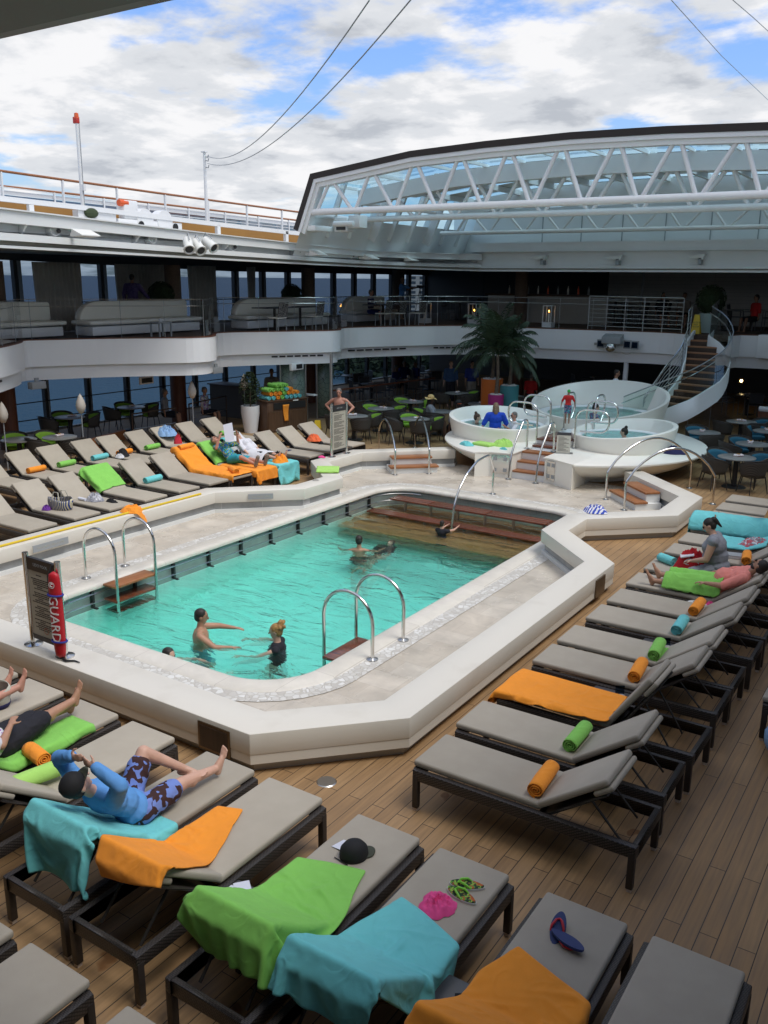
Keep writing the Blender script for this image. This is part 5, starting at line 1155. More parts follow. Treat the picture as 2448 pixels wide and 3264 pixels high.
# heaps of cloth
def heap(p, sx, sy, h, m, label, name='crumpled_towel', cat='towel', seed=1, rz=0, grp=None, sub=26, over=None):
    mb = MB()
    def fn(i, j):
        a = 2*PI*i; rr = j; e = 1+.28*noise.noise(Vector((math.cos(a)*1.3, math.sin(a)*1.3, seed)))+.10*noise.noise(Vector((math.cos(a)*4, math.sin(a)*4, seed)))
        x = math.cos(a)*rr*e; y = math.sin(a)*rr*e
        n0 = noise.noise(Vector((x*2, y*2, seed*2.1))); q = 1-abs(noise.noise(Vector((x*3.2+n0*2, y*3.2-n0, seed+5)))); q2 = 1-abs(noise.noise(Vector((x*6+n0*3, y*6, seed+8))))
        z = h*(1-rr**2.6)*(.35+.8*q**2.5+.25*q2**2)
        v = Vector((x*sx/2, y*sy/2, z+.004))
        if over: v = over(v)
        return v
    mb.grid(fn, sub*2, sub//2); o = mb.build(name, m, smooth=True, ang=85); o.location = p; o.rotation_euler = (0, 0, rz); return tag(o, label, cat, grp)
heap(at(425, 1630, .455), .52, .34, .10, 'towel_orange', 'orange towel dropped over the coaming beside the yellow pole', seed=3, rz=.6, over=lambda v: Vector((v.x, v.y, v.z-max(0, v.x-.12)*1.6)))
mat('stripe_blue', (.05, .09, .42), .9); 
def stripes(name, c1, c2, freq, rot=(0, 0, 0)):
    m = bpy.data.materials.new(name); m.use_nodes = True; t = m.node_tree; p = t.nodes['Principled BSDF']; p.inputs['Roughness'].default_value = .9
    k = t.nodes.new('ShaderNodeTexCoord'); mp = nd(t, 'ShaderNodeMapping'); mp.inputs['Rotation'].default_value = rot; t.links.new(k.outputs['Object'], mp.inputs[0])
    w_ = nd(t, 'ShaderNodeTexWave', Scale=freq, Distortion=2.0); t.links.new(mp.outputs[0], w_.inputs[0]); r = ramp(t, [(.48, c1), (.52, c2)]); t.links.new(w_.outputs[0], r.inputs[0]); t.links.new(r.outputs[0], p.inputs['Base Color']); MT[name] = m
stripes('blue_stripes', (.04, .08, .45), (.75, .75, .8), 5, (0, 0, .5)); stripes('print', (.02, .05, .20), (.55, .5, .35), 9)
def patches(name, base, cols, scale=14, thr=.52):
    m = bpy.data.materials.new(name); m.use_nodes = True; t = m.node_tree; p = t.nodes['Principled BSDF']; p.inputs['Roughness'].default_value = .9
    k = t.nodes.new('ShaderNodeTexCoord'); prev = base; last = None
    for i, c in enumerate(cols):
        n = nd(t, 'ShaderNodeTexNoise', Scale=scale*(1+.2*i), Detail=1.5, Distortion=.8); ad = nd(t, 'ShaderNodeVectorMath', _operation='ADD'); ad.inputs[1].default_value = (i*5.3, i*2.7, i); t.links.new(k.outputs['Object'], ad.inputs[0]); t.links.new(ad.outputs[0], n.inputs['Vector'])
        r = ramp(t, [(thr, 0), (thr+.015, 1)]); t.links.new(n.outputs[0], r.inputs[0]); a = nd(t, 'ShaderNodeMix', _data_type='RGBA'); t.links.new(r.outputs[0], a.inputs[0]); a.inputs[7].default_value = (*c, 1)
        if last is None: a.inputs[6].default_value = (*base, 1)
        else: t.links.new(last.outputs[2], a.inputs[6])
        last = a
    t.links.new(last.outputs[2], p.inputs['Base Color']); MT[name] = m
heap(at(1900, 1632, .455), .5, .34, .12, 'blue_stripes', 'blue and white striped towel crumpled on the right coaming', seed=6, rz=.2)
o = MB().grid(lambda i, j: Vector(((i-.5)*.52, (j-.5)*.62, .02+.012*noise.noise(Vector((i*4, j*4, 2)))-max(0, (.35-j))*.0)), 14, 16).build('folded_towel', 'towel_lime', solid=.03, smooth=True); o.location = at(1045, 1500, .455)+Vector((0, 0, .01)); o.rotation_euler = (0, 0, R(35)); tag(o, 'flat green towel on the left corner of the coaming', 'towel')
heap(at(1025, 1458, .455), .2, .13, .035, 'pink' if 'pink' in MT else mat('pink', (.8, .08, .28), .9) and 'pink', 'small pink cloth at the foot of the hot tub rules sign', 'cloth', 'cloth', 9)
heap(at(1486, 1418, .62), .46, .36, .08, 'towel_teal', 'turquoise towel on the ledge of the left hot tub', seed=11, rz=-.5, over=lambda v: Vector((v.x, v.y, v.z-max(0, -v.y-.10)*2.2)))
o = MB().bb(-.27, .27, -.17, .17, 0, .07).build('folded_towel', 'towel_lime', bevel=.03, seg=3); o.location = at(1543, 1419, .62); o.rotation_euler = (0, 0, R(-8)); tag(o, 'folded green towel on the ledge of the left hot tub', 'towel')
heap(at(1605, 1421, .62), .62, .42, .15, 'towel_lime', 'crumpled green towel on the ledge of the left hot tub', seed=13, rz=.2, over=lambda v: Vector((v.x, v.y, v.z-max(0, v.x-.2)*2.0)))
heap(at(1608, 1432, .62)+Vector((0, -.08, 0)), .22, .30, .05, 'towel_teal', 'turquoise cloth hanging over the steel panel', 'cloth', 'cloth', 15, over=lambda v: Vector((v.x, v.y*.5, v.z-max(0, -v.y-.0)*2.0)))
mat('navy', (.02, .02, .09), .85); heap(at(2152, 1446, .62), .62, .36, .16, 'navy', 'navy blue garment left on the island ledge at the right', 'garment', 'clothing', 17, rz=.3)
heap(LP(LB[6], 1.5, 0), .62, .5, .2, 'pale_blue' if 'pale_blue' in MT else mat('pale_blue', (.25, .42, .66), .9) and 'pale_blue', 'heap of pale blue clothes on a back row lounger', 'garment', 'clothing', 19)
mat('red_cap', (.5, .02, .04), .8); heap(LP(LL[6], 1.86, .1)+Vector((0, 0, .06)), .2, .2, .17, 'red_cap', 'small red bag on the orange covered lounger', 'bag', 'bag', 21)
heap(LP(LL[8], .2, .05), .42, .38, .17, 'towel_orange', 'crumpled orange towel at the feet of the woman in the cap', seed=23)
heap(at(1000, 1404, .49), .45, .35, .14, 'towel_coral', 'crumpled orange red cloth on the lounger by the wet floor sign', 'cloth', 'cloth', 25); mat('cloth_black', (.012, .012, .014), .9)
heap(at(1024, 1415, .49), .15, .12, .06, 'cloth_black', 'small black pouch beside the orange red cloth', 'pouch', 'bag', 27)
heap(LP(LB[4], 1.0, .15), .34, .3, .15, 'cloth_black', 'black bag on a back row lounger', 'bag', 'bag', 29); heap(LP(LB[4], .9, .32), .25, .2, .08, 'towel_white', 'white cloth beside the black bag', 'cloth', 'cloth', 31)
heap(LP(LL[8], 1.2, .42, .3), .4, .4, .34, 'cloth_black', 'dark backpack beside the woman in the cap', 'backpack', 'bag', 33); heap(LP(LL[8], .42, -.16), .34, .22, .17, 'cloth_black', 'black bag with a yellow mark at the reading man\'s feet', 'bag', 'bag', 35)
heap(at(830, 1408, .05), .5, .4, .22, 'cloth_black', 'dark bag on the deck behind the lounger with the orange red cloth', 'bag', 'bag', 36)
patches('plaid', (.25, .28, .32), [(.6, .62, .65), (.5, .1, .12)], 12); heap(LP(LR[10], 1.2, 0), .62, .5, .13, 'plaid', 'heap of striped grey clothes on the turquoise towel', 'garment', 'clothing', 37)
mat('red_bag', (.55, .012, .02), .75); t = heap(LP(LR[8], .62, .05), .52, .36, .25, 'red_bag', 'red drawstring bag on the lounger of the woman in grey', 'drawstring_bag', 'bag', 39)
c_ = MB().tube([(.02+.10*math.cos(a), -.12+.05*math.sin(a*1.5), .14+.05*math.sin(a)) for a in [k*.5 for k in range(20)]], .008, 5).build('cord', 'towel_white', t, smooth=True)
mat('paper_bag', (.50, .28, .10), .85); t = empty('paper_bag', LP(LR[12], 1.15, 0), 'brown paper bag on a far right lounger', 'paper bag', rz=.3)
MB().add([(-.2, -.12, 0), (.2, -.12, 0), (.22, .1, 0), (-.2, .12, 0), (-.15, -.02, .24), (.18, -.04, .22), (.16, .03, .23), (-.14, .03, .25), (0, -.09, .28), (.02, .03, .16)], [(0, 1, 5, 8, 4), (1, 2, 6, 5), (2, 3, 7, 9, 6), (3, 0, 4, 7), (4, 8, 9, 7), (8, 5, 6, 9)]).build('bag_body', 'paper_bag', t)
t = tag(MB().lathe([(0, .02), (.12, .02), (.17, .09), (.16, .1), (.1, .0), (0, 0)], n=20).build('bowl', 'cloth_black', smooth=True), 'dark bowl on the farthest right lounger', 'bowl'); t.location = LP(LR[14], 1.25, 0)
t = empty('book', LP(LR[9], 1.0, 0), 'closed white book on the lounger beyond the woman in grey', 'book', rz=.2); MB().bb(-.16, .16, -.1, .1, 0, .05).build('pages', 'towel_white', t, bevel=.006); MB().bb(-.165, .165, -.105, .105, .05, .055).build('cover', 'greyp', t)
# ================================================================ dining furniture
mat('cord', (.05, .045, .038), .7); mat('pad_green', (.22, .42, .04), .85); mat('pad_teal', (.022, .13, .20), .85); mat('table_top', (.20, .20, .195), .28, c2=(.24, .24, .23), scale=8)
mat('napkin', (.70, .66, .66), .8, c2=(.75, .45, .45), scale=40, lo=.55, hi=.6)
def cordmat():
    m = MT['cord']; t = m.node_tree; p = t.nodes['Principled BSDF']; k = t.nodes.new('ShaderNodeTexCoord'); w_ = nd(t, 'ShaderNodeTexWave', Scale=14, Distortion=0, _bands_direction='DIAGONAL'); t.links.new(k.outputs['Object'], w_.inputs[0])
    r = ramp(t, [(.3, (.02, .018, .015)), (.6, (.075, .068, .058))]); t.links.new(w_.outputs[0], r.inputs[0]); t.links.new(r.outputs[0], p.inputs['Base Color'])
cordmat()
def tubchair(pad):
    t = empty('dining_chair', (0, 0, 0), 'x', 'chair'); n = 26; a0, a1 = R(-35), R(215)
    def fn(i, j):      # shell wraps round the back (-Y side is the back)
        a = a0+(a1-a0)*i+PI; f = abs(2*i-1); top = .80-.17*f**2.2; z = .40+(top-.40)*j; r = .25+.055*j
        return Vector((r*1.06*math.cos(a), r*math.sin(a)+.02, z))
    MB().grid(fn, n, 5).build('shell', 'cord', t, smooth=True, solid=.012)
    MB().tube([fn(i/n, 1) for i in range(n+1)], .014, 6).build('rim', 'rattan_leg', t, smooth=True)
    def fp(i, j):
        a = R(15)+R(150)*i+PI; f = abs(2*i-1); z = .46+(.76-.07*f**2-.46)*j; r = .225+.05*j; return Vector((r*1.06*math.cos(a), r*math.sin(a)+.02, z))
    MB().grid(fp, 16, 4).build('back_pad', pad, t, smooth=True, solid=.03)
    MB().lathe([(0, .40), (.22, .40), (.235, .42), (.235, .45), (.21, .475), (0, .48)], n=24).build('seat_pad', pad, t, smooth=True)
    for sx in (-1, 1):
        for sy in (-1, 1): MB().tube([(sx*.19, sy*.17, .41), (sx*.25, sy*.23, 0)], [.016, .011], 8).build('leg', 'rattan_leg', t)
    MB().tube([(-.2, -.18, .38), (.2, -.18, .38), (.2, .18, .38), (-.2, .18, .38)], .01, 6, closed=True).build('stretcher', 'rattan_leg', t)
    return t
def roundtable():
    t = empty('round_table', (0, 0, 0), 'x', 'table')
    MB().lathe([(0, .735), (.42, .735), (.43, .73), (.43, .71), (.42, .705), (0, .705)], n=40).build('table_top', 'table_top', t, smooth=True, ang=30)
    MB().lathe([(.06, .705), (.06, .03)], n=16).build('column', 'black', t, smooth=True); MB().lathe([(.06, .03), (.26, .022), (.28, .01), (.28, 0), (0, 0)], n=28).build('base', 'black', t, smooth=True)
    return t
def napkins():
    t = empty('napkin_bundle', (0, 0, 0), 'x', 'napkins'); rnd = random.Random(4)
    for k in range(3):
        a = rnd.random()*3; MB().tube([(-.11*math.cos(a), -.11*math.sin(a)+.03*k-.03, .028), (.11*math.cos(a), .11*math.sin(a)+.03*k-.03, .03)], .026, 8).build('rolled_napkin', 'napkin', t, smooth=True)
    MB().lathe([(0, 0), (.035, 0), (.035, .07), (.03, .07), (.03, .01)], n=12).build('sugar_pot', 'paper_bag', t); return t
CG, CT, RT_, NB = tubchair('pad_green'), tubchair('pad_teal'), roundtable(), napkins()
def place(src, p, rz, label, group):
    if id(src) not in used:
        used[id(src)] = 1; src.location = p; src.rotation_euler = (0, 0, rz); src['label'] = label; src['group'] = group; return src
    return copy_tree(src, p, rz, label, group=group)
POS = {0: 'near', 1: 'right', 2: 'far', 3: 'left'}
def diner(u, v, who, chairs, ch, a0=0, s=1, nap=True, dist=.62):
    c = at(u, v, .735); c.z = 0; place(RT_, c, 0, 'round grey table '+who, 'round dining tables')
    if nap: place(NB, c+Vector((random.Random(u).uniform(-.08, .08), .05, .735)), u % 3, 'napkins on the table '+who, 'napkin bundles on the tables')
    base = math.atan2(-c.y, -c.x)          # towards the camera
    for k in chairs:
        a = base+R(a0)+{0: 0, 1: PI/2, 2: PI, 3: -PI/2}[k]
        p = c+Vector((math.cos(a), math.sin(a), 0))*dist
        place(ch, p, a+PI/2, ('lime' if ch is CG else 'blue')+' chair, '+POS[k]+' side of table '+who, 'woven tub chairs with '+('lime' if ch is CG else 'blue')+' pads')
# right hand group, blue pads
diner(2349, 1456, 'closest to the arched rails on the right', (0, 1, 2, 3), CT, 40)
diner(2401, 1414, 'second row on the right', (1, 2, 3), CT, 30)
diner(2245, 1377, 'behind the right edge of the tub island', (0, 2), CT, 20)
diner(2363, 1343, 'in front of the brown bench back on the right', (0, 1, 3), CT, 35)
diner(2452, 1373, 'cut by the right edge', (0, 2), CT, 30)
# middle group, lime pads
diner(1128, 1325, 'behind the rules sign of the hot tubs', (0, 1, 3), CG, 20)
diner(1214, 1301, 'right of the man in the white towel', (0, 1, 2, 3), CG, 30)
diner(1323, 1334, 'between the two arched rails on the left', (0, 1, 2, 3), CG, 15)
diner(1310, 1279, 'left of the woman in the straw hat', (1, 2, 3), CG, 30)
diner(1456, 1252, 'in front of the palm pots, the farther one', (0, 1, 3), CG, 30)
diner(1532, 1286, 'in front of the orange pot', (1, 3, 0), CG, 20)
diner(1402, 1310, 'at which the woman in the straw hat eats', (3, 0, 1), CG, -20, nap=False)
diner(1632, 1262, 'by the turquoise pot', (0, 1, 3), CG, 10)
# left group by the windows
diner(190, 1392, 'behind the back row of loungers at the left', (0, 2, 3), CG, 30)
diner(222, 1328, 'by the left windows', (1, 3, 2), CG, 20)
diner(418, 1297, 'by the windows left of the wine red column', (1, 3, 2), CG, 20)
diner(60, 1400, 'at the left edge', (2,), CG, 10, nap=False)
# grey metal chairs and tables in the dark background
mat('chair_metal', (.16, .16, .165), .4, .6); mat('sling', (.07, .07, .075), .8)
def slingchair():
    t = empty('metal_chair', (0, 0, 0), 'x', 'chair')
    MB().bb(-.22, .22, -.2, .22, .44, .46).build('seat', 'sling', t); MB().grid(lambda i, j: Vector(((i-.5)*.44, -.22-.05*j, .52+.36*j)), 2, 4).build('backrest', 'sling', t, solid=.01)
    for s in (-1, 1):
        MB().tube([(s*.24, -.20, 0), (s*.24, -.2, .46), (s*.24, -.28, .9)], .015, 6).build('rear_leg', 'chair_metal', t); MB().tube([(s*.24, .22, 0), (s*.24, .22, .66), (s*.24, -.22, .67)], .015, 6).build('arm_leg', 'chair_metal', t)
    MB().tube([(-.24, -.28, .9), (.24, -.28, .9)], .015, 6).build('top_bar', 'chair_metal', t); return t
SC_ = slingchair()
def backdiner(u, v, who, ks, z0=0, nap=True, a0=20, fl=.735):
    c = at(u, v, z0+fl); c.z = z0; place(RT_, c, 0, 'dim round table '+who, 'round dining tables')
    if nap: place(NB, c+Vector((0, 0, .735)), u % 3, 'napkins on the dim table '+who, 'napkin bundles on the tables')
    base = math.atan2(-c.y, -c.x)
    for k in ks:
        a = base+R(a0)+k*PI/2; p = c+Vector((math.cos(a), math.sin(a), 0))*.62; place(SC_, p, a+PI/2, 'grey armchair, '+POS[k]+' side of dim table '+who, 'grey metal armchairs in the background')
backdiner(1185, 1222, 'by the etched glass screen', (0, 1, 2, 3)); backdiner(1296, 1212, 'behind the lime chairs', (0, 1, 3)); backdiner(1120, 1196, 'against the window rail', (0, 1)); backdiner(1370, 1188, 'near the woman in denim', (0, 3))
backdiner(1290, 1180, 'at which three shaded guests sit', (1, 2), nap=False); backdiner(2385, 1258, 'in the dark on the far right', (0, 1, 3)); backdiner(1890, 1205, 'under the balcony in the middle', (0, 3))
# ================================================================ upper deck furniture (floor z 3.06)
UZ = 3.07
def up(u, v): return at(u, v, UZ)
def upx(u, x): d = ray(u, 950); k = x/d.x; return Vector((x, d.y*k, UZ))
mat('couch', (.90, .88, .80), .5)
def couch(u0, u1, x, label):
    a_ = upx(u0, x); b_ = upx(u1, x); L = abs(b_.y-a_.y); t = empty('couch', (x, (a_.y+b_.y)/2, UZ), label, 'couch', 'curved cream couches on the upper deck')
    MB().bb(-.35, .40, -L/2+.1, L/2-.1, .05, .30).build('base', 'white', t, bevel=.03); MB().bb(-.40, .46, -L/2, L/2, .34, .46).build('seat', 'couch', t, bevel=.05, seg=3)
    P = [(-L/2+.12, .46)]+[(-L/2+.12+.62*math.sin(R(90)*k/8), .46+.50*(1-math.cos(R(90)*k/8)) if 0 else .46+.50*math.sin(R(90)*k/8)) for k in range(1, 9)]
    P = [(-L/2+.15, .46)]+[(-L/2+.15+.7*(1-math.cos(R(90)*k/8)), .46+.52*math.sin(R(90)*k/8)) for k in range(1, 9)]+[(L/2-.12, .96), (L/2-.06, .9), (L/2-.06, .46)]
    mb = MB(); n = len(P); mb.add([(-.42, y, z) for y, z in P]+[(-.16, y, z) for y, z in P], [tuple(range(n)), tuple(range(2*n-1, n-1, -1))]+[(i, (i+1) % n, (i+1) % n+n, i+n) for i in range(n)]); mb.build('back_cushion', 'couch', t, bevel=.05, seg=3)
    return t
couch(248, 612, -20.9, 'long cream couch on the nearest balcony bulge'); couch(752, 1022, -20.2, 'cream couch with the patterned chairs in front'); couch(1104, 1240, -20.4, 'cream couch beside the man in the striped shirt')
couch(-60, 175, -21.6, 'brown and cream couch cut by the left edge') 
mat('foliage', (.018, .035, .012), .8, c2=(.035, .06, .02), scale=20)
def leafball(c, r, n, s, seed, squash=1):
    rnd = random.Random(seed); mb = MB()
    for _ in range(n):
        v = Vector((rnd.gauss(0, 1), rnd.gauss(0, 1), rnd.gauss(0, 1))).normalized(); q = Vector(c)+Vector((v.x*r, v.y*r, v.z*r*squash))*(.86+.14*rnd.random())
        a = v.orthogonal().normalized(); a.rotate(Matrix.Rotation(rnd.random()*6.3, 3, v)); b = v.cross(a)*.5+v*.5; ss = s*(.6+.8*rnd.random())
        mb.add([q-a*ss, q-b*ss*.5, q+a*ss, q+b*ss*.5], [(0, 1, 2, 3)])
    mb.ell(c, (r*.85, r*.85, r*.85*squash), 16); return mb
def topiary(u, v, x, r, label, y=None, pot=None):
    c = ax(u, v, x) if y is None else ay(u, v, y); t = empty('topiary_ball', (c.x, c.y, UZ), label, 'shrub', 'clipped ball shrubs on the upper deck')
    z = c.z-UZ; leafball((0, 0, z), r, 900, .05, int(u)).build('crown', 'foliage', t)
    MB().lathe([(0, 0), (.22, 0), (.33, z-r*.9), (.30, z-r*.9), (0, z-r)] if z > r else [(0, 0), (.25, 0), (.3, .3), (0, .3)], n=20).build('planter', pot or 'white', t, smooth=True)
topiary(513, 940, -22.0, .43, 'dark clipped ball shrub behind the long couch'); topiary(929, 940, -22.0, .42, 'dark clipped ball shrub behind the second couch')
topiary(2267, 955, 0, .50, 'clipped ball shrub in a tall pale blue planter by the stairs', y=31.5, pot=mat('pale_pot', (.45, .58, .56), .5) and 'pale_pot'); topiary(2100-0, 950, 0, .01, 'x', y=33) if 0 else None
def curtain(u0, u1, x, label, bend=0):
    a_ = upx(u0, x); b_ = upx(u1, x); t = empty('curtain', a_, label, 'curtain', 'grey curtains on the upper deck'); L = (b_-a_).length; n = 60; m = max(5, int(L/.14)); h = 2.02
    MB().grid(lambda i, j: Vector((.045*math.sin(2*PI*m*i)+.02*noise.noise(Vector((i*8, j*2, u0))), (b_.y-a_.y)*(i+(.04*(1-j) if bend else 0)*i)+.02*math.sin(5*j+9*i), .03+h*j)), n*2, 6).build('fabric', 'curtain', t, smooth=True, solid=.006)
    for k in range(5): MB().lathe([(.03, 0), (.05, 0)], (0, (b_.y-a_.y)*(k+.5)/5, h-.06), 10).build('eyelet', 'black', t)
curtain(112, 262, -23.3, 'wide grey curtain left of the standing guest', 1); curtain(372, 530, -23.5, 'grey curtain behind the standing guest'); curtain(602, 690, -23.5, 'grey curtain right of the second brown column', 1); curtain(790, 815, -23.4, 'narrow gathered curtain beside the clipped ball')
# patterned chairs and table before the second couch
def uptable(u0, u1, v, x, label, nap=True):
    a_ = ax(u0, v, x); b_ = ax(u1, v, x); L = abs(b_.y-a_.y); t = empty('cafe_table', (x, (a_.y+b_.y)/2, UZ), label, 'table', 'rectangular tables on the upper deck'); MB().bb(-.35, .35, -L/2, L/2, .70, .735).build('table_top', 'table_grey', t, bevel=.008)
    for s in (-.4, .4): MB().bb(-.03, .03, s*L*.6-.03, s*L*.6+.03, 0, .70).build('leg', 'rattan_leg', t)
    if nap: MB().lathe([(0, 0), (.03, 0), (.035, .1), (.03, .1), (.025, .01)], (0, -.05, .735), 10).build('glass', 'win', t); MB().bb(.05, .15, -.1, .05, .735, .75).build('napkin', 'napkin', t)
    return t
uptable(828, 998, 988, -19.3, 'rectangular table in front of the second cream couch')
patches('lattice', (.22, .21, .20), [(.015, .015, .015)], 30, .5)
def latticechair():
    t = empty('patterned_chair', (0, 0, 0), 'x', 'chair'); MB().bb(-.22, .22, -.22, .22, .42, .46).build('seat', 'couch', t, bevel=.015); MB().grid(lambda i, j: Vector(((i-.5)*.44, -.22-.07*j, .46+.46*j)), 2, 4).build('backrest', 'lattice', t, solid=.02)
    for sx in (-1, 1):
        for sy in (-1, 1): MB().tube([(sx*.19, sy*.19, .42), (sx*.21, sy*.21, 0)], .016, 6).build('leg', 'greyp', t)
    return t
LC = latticechair()
for u, x, rz, lab in ((882, -18.6, R(90), 'patterned chair at the left of the couch table'), (1000, -18.5, R(95), 'patterned chair at the right of the couch table'), (1222, -18.2, R(90), 'patterned chair in front of the man in stripes, left'), (1268, -18.0, R(90), 'patterned chair in front of the man in stripes, middle'), (1330, -17.6, R(90), 'patterned chair near the candle lantern')):
    place(LC, upx(u, x), rz, lab, 'patterned upper deck chairs')
uptable(1180, 1330, 972, -18.9, 'table at which the man in the striped shirt sits'); t = empty('stool', upx(508, -19.6), 'small grey stool before the long couch', 'stool'); MB().bb(-.2, .2, -.25, .25, .38, .42).build('seat', 'greyp', t, bevel=.01)
for sx in (-1, 1):
    for sy in (-1, 1): MB().bb(sx*.17-.02, sx*.17+.02, sy*.22-.02, sy*.22+.02, 0, .38).build('leg', 'greyp', t)
MB().lathe([(0, .42), (.05, .42), (.05, .5), (0, .5)], n=10).build('cup', 'white', t)
# lanterns, upper bar
flame = emis('flame', (1, .45, .06), 9)
for u, v, y, lab in ((1512, 990, 31, 'white candle lantern left of the palm'), (1750, 993, 31, 'white candle lantern right of the palm'), (1356, 982, 30.5, 'small lantern light near the video tripod')):
    c = ay(u, v, y); t = empty('lantern', (c.x, c.y, UZ), lab, 'lantern', 'candle lanterns on the upper deck'); h = .75
    MB().bb(-.18, .18, -.18, .18, .0, .18).build('base', 'white', t); MB().bb(-.17, .17, -.17, .17, h, h+.03).build('top_plate', 'white', t)
    for sx in (-1, 1):
        for sy in (-1, 1): MB().bb(sx*.16-.012, sx*.16+.012, sy*.16-.012, sy*.16+.012, .18, h).build('post', 'white', t)
    MB().tube([(0, 0, .18), (0, 0, c.z-UZ-.03)], .03, 10).build('candle', 'couch', t); MB().ell((0, 0, c.z-UZ+.015), (.022, .022, .04), 8).build('flame', flame, t)
t = empty('upper_bar', ay(1750, 975, 34.5)*1, 'dim bar counter with bottles behind the palm on the upper deck', 'bar counter'); t.location.z = UZ
MB().bb(-2.6, 2.6, -.35, .35, 0, 1.05).build('counter', 'plinth', t); MB().bb(-2.7, 2.7, -.45, .4, 1.05, 1.12).build('counter_top', 'dark_wood', t)
for k in range(9): MB().lathe([(0, 0), (.04, 0), (.04, .2), (.015, .27), (.015, .33), (0, .33)], (-1.8+.43*k, 0, 1.12), 10).build('bottle', ['couch', 'orange_l', 'greyp'][k % 3], t, smooth=True)
a_ = ay(1577, 918, 40.3); t = empty('bright_window', (a_.x, 40.4, a_.z), 'small round cornered window showing the pink tower', 'window'); w_ = .62; h = .75
rr_ = rrect(-w_, w_, -h, h, .2, 5); MB().add([(p[0], -.02, p[1]) for p in rr_]+[(p[0]*1.12, -.02, p[1]*1.1) for p in rr_], [(i, (i+1) % len(rr_), (i+1) % len(rr_)+len(rr_), i+len(rr_)) for i in range(len(rr_))]).build('frame', 'dark', t)
for n_, (u, y) in enumerate(((1465, 34), (1890, 35.5), (1990, 34.5), (2060, 35.0), (2330, 33.5), (2400, 34.2))):
    c = ay(u, 985, y); c.z = UZ; place(RT_, c, 0, ['upper deck table left of the palm', 'upper deck table behind the bar railing, left', 'upper deck table behind the bar railing, middle', 'upper deck table before the grey slatted wall', 'upper deck table right of the tall planter', 'upper deck table of the guest in red'][n_], 'round dining tables')
    for k in (0, 2): place(SC_, c+Vector((.6*(1-k), .1, 0)), R(90)*(1 if k == 0 else -1), ['left', 'x', 'right'][k]+' grey armchair at the '+['upper deck table left of the palm', 'table behind the bar railing, left', 'table behind the bar railing, middle', 'table before the slatted wall', 'table right of the tall planter', 'table of the guest in red'][n_], 'grey metal armchairs in the background')
# ================================================================ palms
mat('palm_leaf', (.018, .036, .014), .55, c2=(.032, .06, .024), scale=5); mat('bark', (.12, .09, .065), .9, c2=(.18, .14, .10), scale=12, bump=.4, bscale=30)
mat('pot_orange', (.62, .15, .02), .5); mat('pot_pink', (.42, .03, .20), .5); mat('pot_teal', (.07, .30, .33), .5); mat('stones', (.62, .60, .56), .8, c2=(.75, .74, .72), scale=30)
def frond(mb, base, az, el, L, rnd, nl=26):
    P = []; p = Vector(base); d = Vector((math.cos(az)*math.cos(el), math.sin(az)*math.cos(el), math.sin(el))); n = 14; 
    for k in range(n+1): P.append(p.copy()); p = p+d*L/n; d = (d+Vector((0, 0, -.115-.02*k/3))).normalized()
    mb.tube(P, [.014-.0008*k for k in range(n+1)], 5)
    side = Vector((-math.sin(az), math.cos(az), 0))
    for k in range(nl):
        f = .14+.86*k/nl; i = min(int(f*n), n-1); q = P[i].lerp(P[i+1], f*n-i); t_ = (P[i+1]-P[i]).normalized(); ll = .52*L/2.0*(math.sin(PI*min(1, f*.86+.1)))**.6*(.85+.3*rnd.random())
        for s in (-1, 1):
            dd = (side*s*.75+t_*.65+Vector((0, 0, -.12-.25*rnd.random()))).normalized(); w_ = t_*.018+Vector((0, 0, .005)); m_ = q+dd*ll*.55+Vector((0, 0, -.02)); e = q+dd*ll+Vector((0, 0, -.30*ll))
            mb.add([q-w_*.5, q+w_*.5, m_+w_, m_-w_, e], [(0, 1, 2, 3), (3, 2, 4)])
def palm(base, h, nf, L, label, seed, pot, pr, ph):
    rnd = random.Random(seed); t = empty('palm_tree', base+Vector((0, 0, ph)), label, 'palm tree', 'potted palms')
    MB().tube([(0, 0, -.05), (.03, .02, h*.5), (0, 0, h)], [.07, .05, .045], 10).build('trunk', 'bark', t, smooth=True)
    mb = MB()
    for k in range(nf): frond(mb, (0, 0, h), k*2.4+rnd.random()*.5, R(84-74*(k/nf)**1.3)+rnd.uniform(-.1, .1), L*(.85+.3*rnd.random()), rnd)
    mb.build('crown', 'palm_leaf', t)
    p_ = empty('plant_pot', base, label.replace('palm', 'pot of the palm', 1) if 0 else 'round '+pot[1]+' plant pot under a palm', 'plant pot', 'coloured palm pots')
    MB().lathe([(0, 0), (pr*.94, 0), (pr, ph), (pr-.04, ph), (pr-.04, ph-.06)], n=36).build('pot_wall', pot[0], p_, smooth=True, ang=40)
    st_ = random.Random(3); mb = MB()
    for k in range(70): a = st_.random()*6.3; r = (pr-.07)*math.sqrt(st_.random()); mb.ell((r*math.cos(a), r*math.sin(a), ph-.03+.03*st_.random()), .04, 6)
    mb.lathe([(0, ph-.05), (pr-.04, ph-.05)], n=20); mb.build('white_stones', 'stones', p_, smooth=True)
def comp(u, dist):
    d = ray(u, 1000); return Vector((d.x, d.y, 0)).normalized()*dist
palm(comp(1577, 29.4), .95, 18, 1.45, 'tall palm growing from the orange pot', 11, ('pot_orange', 'tall orange'), .36, 1.6)
palm(comp(1592, 28.5), 1.25, 22, 1.6, 'slender palm growing from the magenta pot', 12, ('pot_pink', 'magenta'), .25, 1.2)
palm(comp(1634, 29.2), 1.1, 15, 1.2, 'palm growing from the turquoise pot', 13, ('pot_teal', 'turquoise'), .31, 1.42)
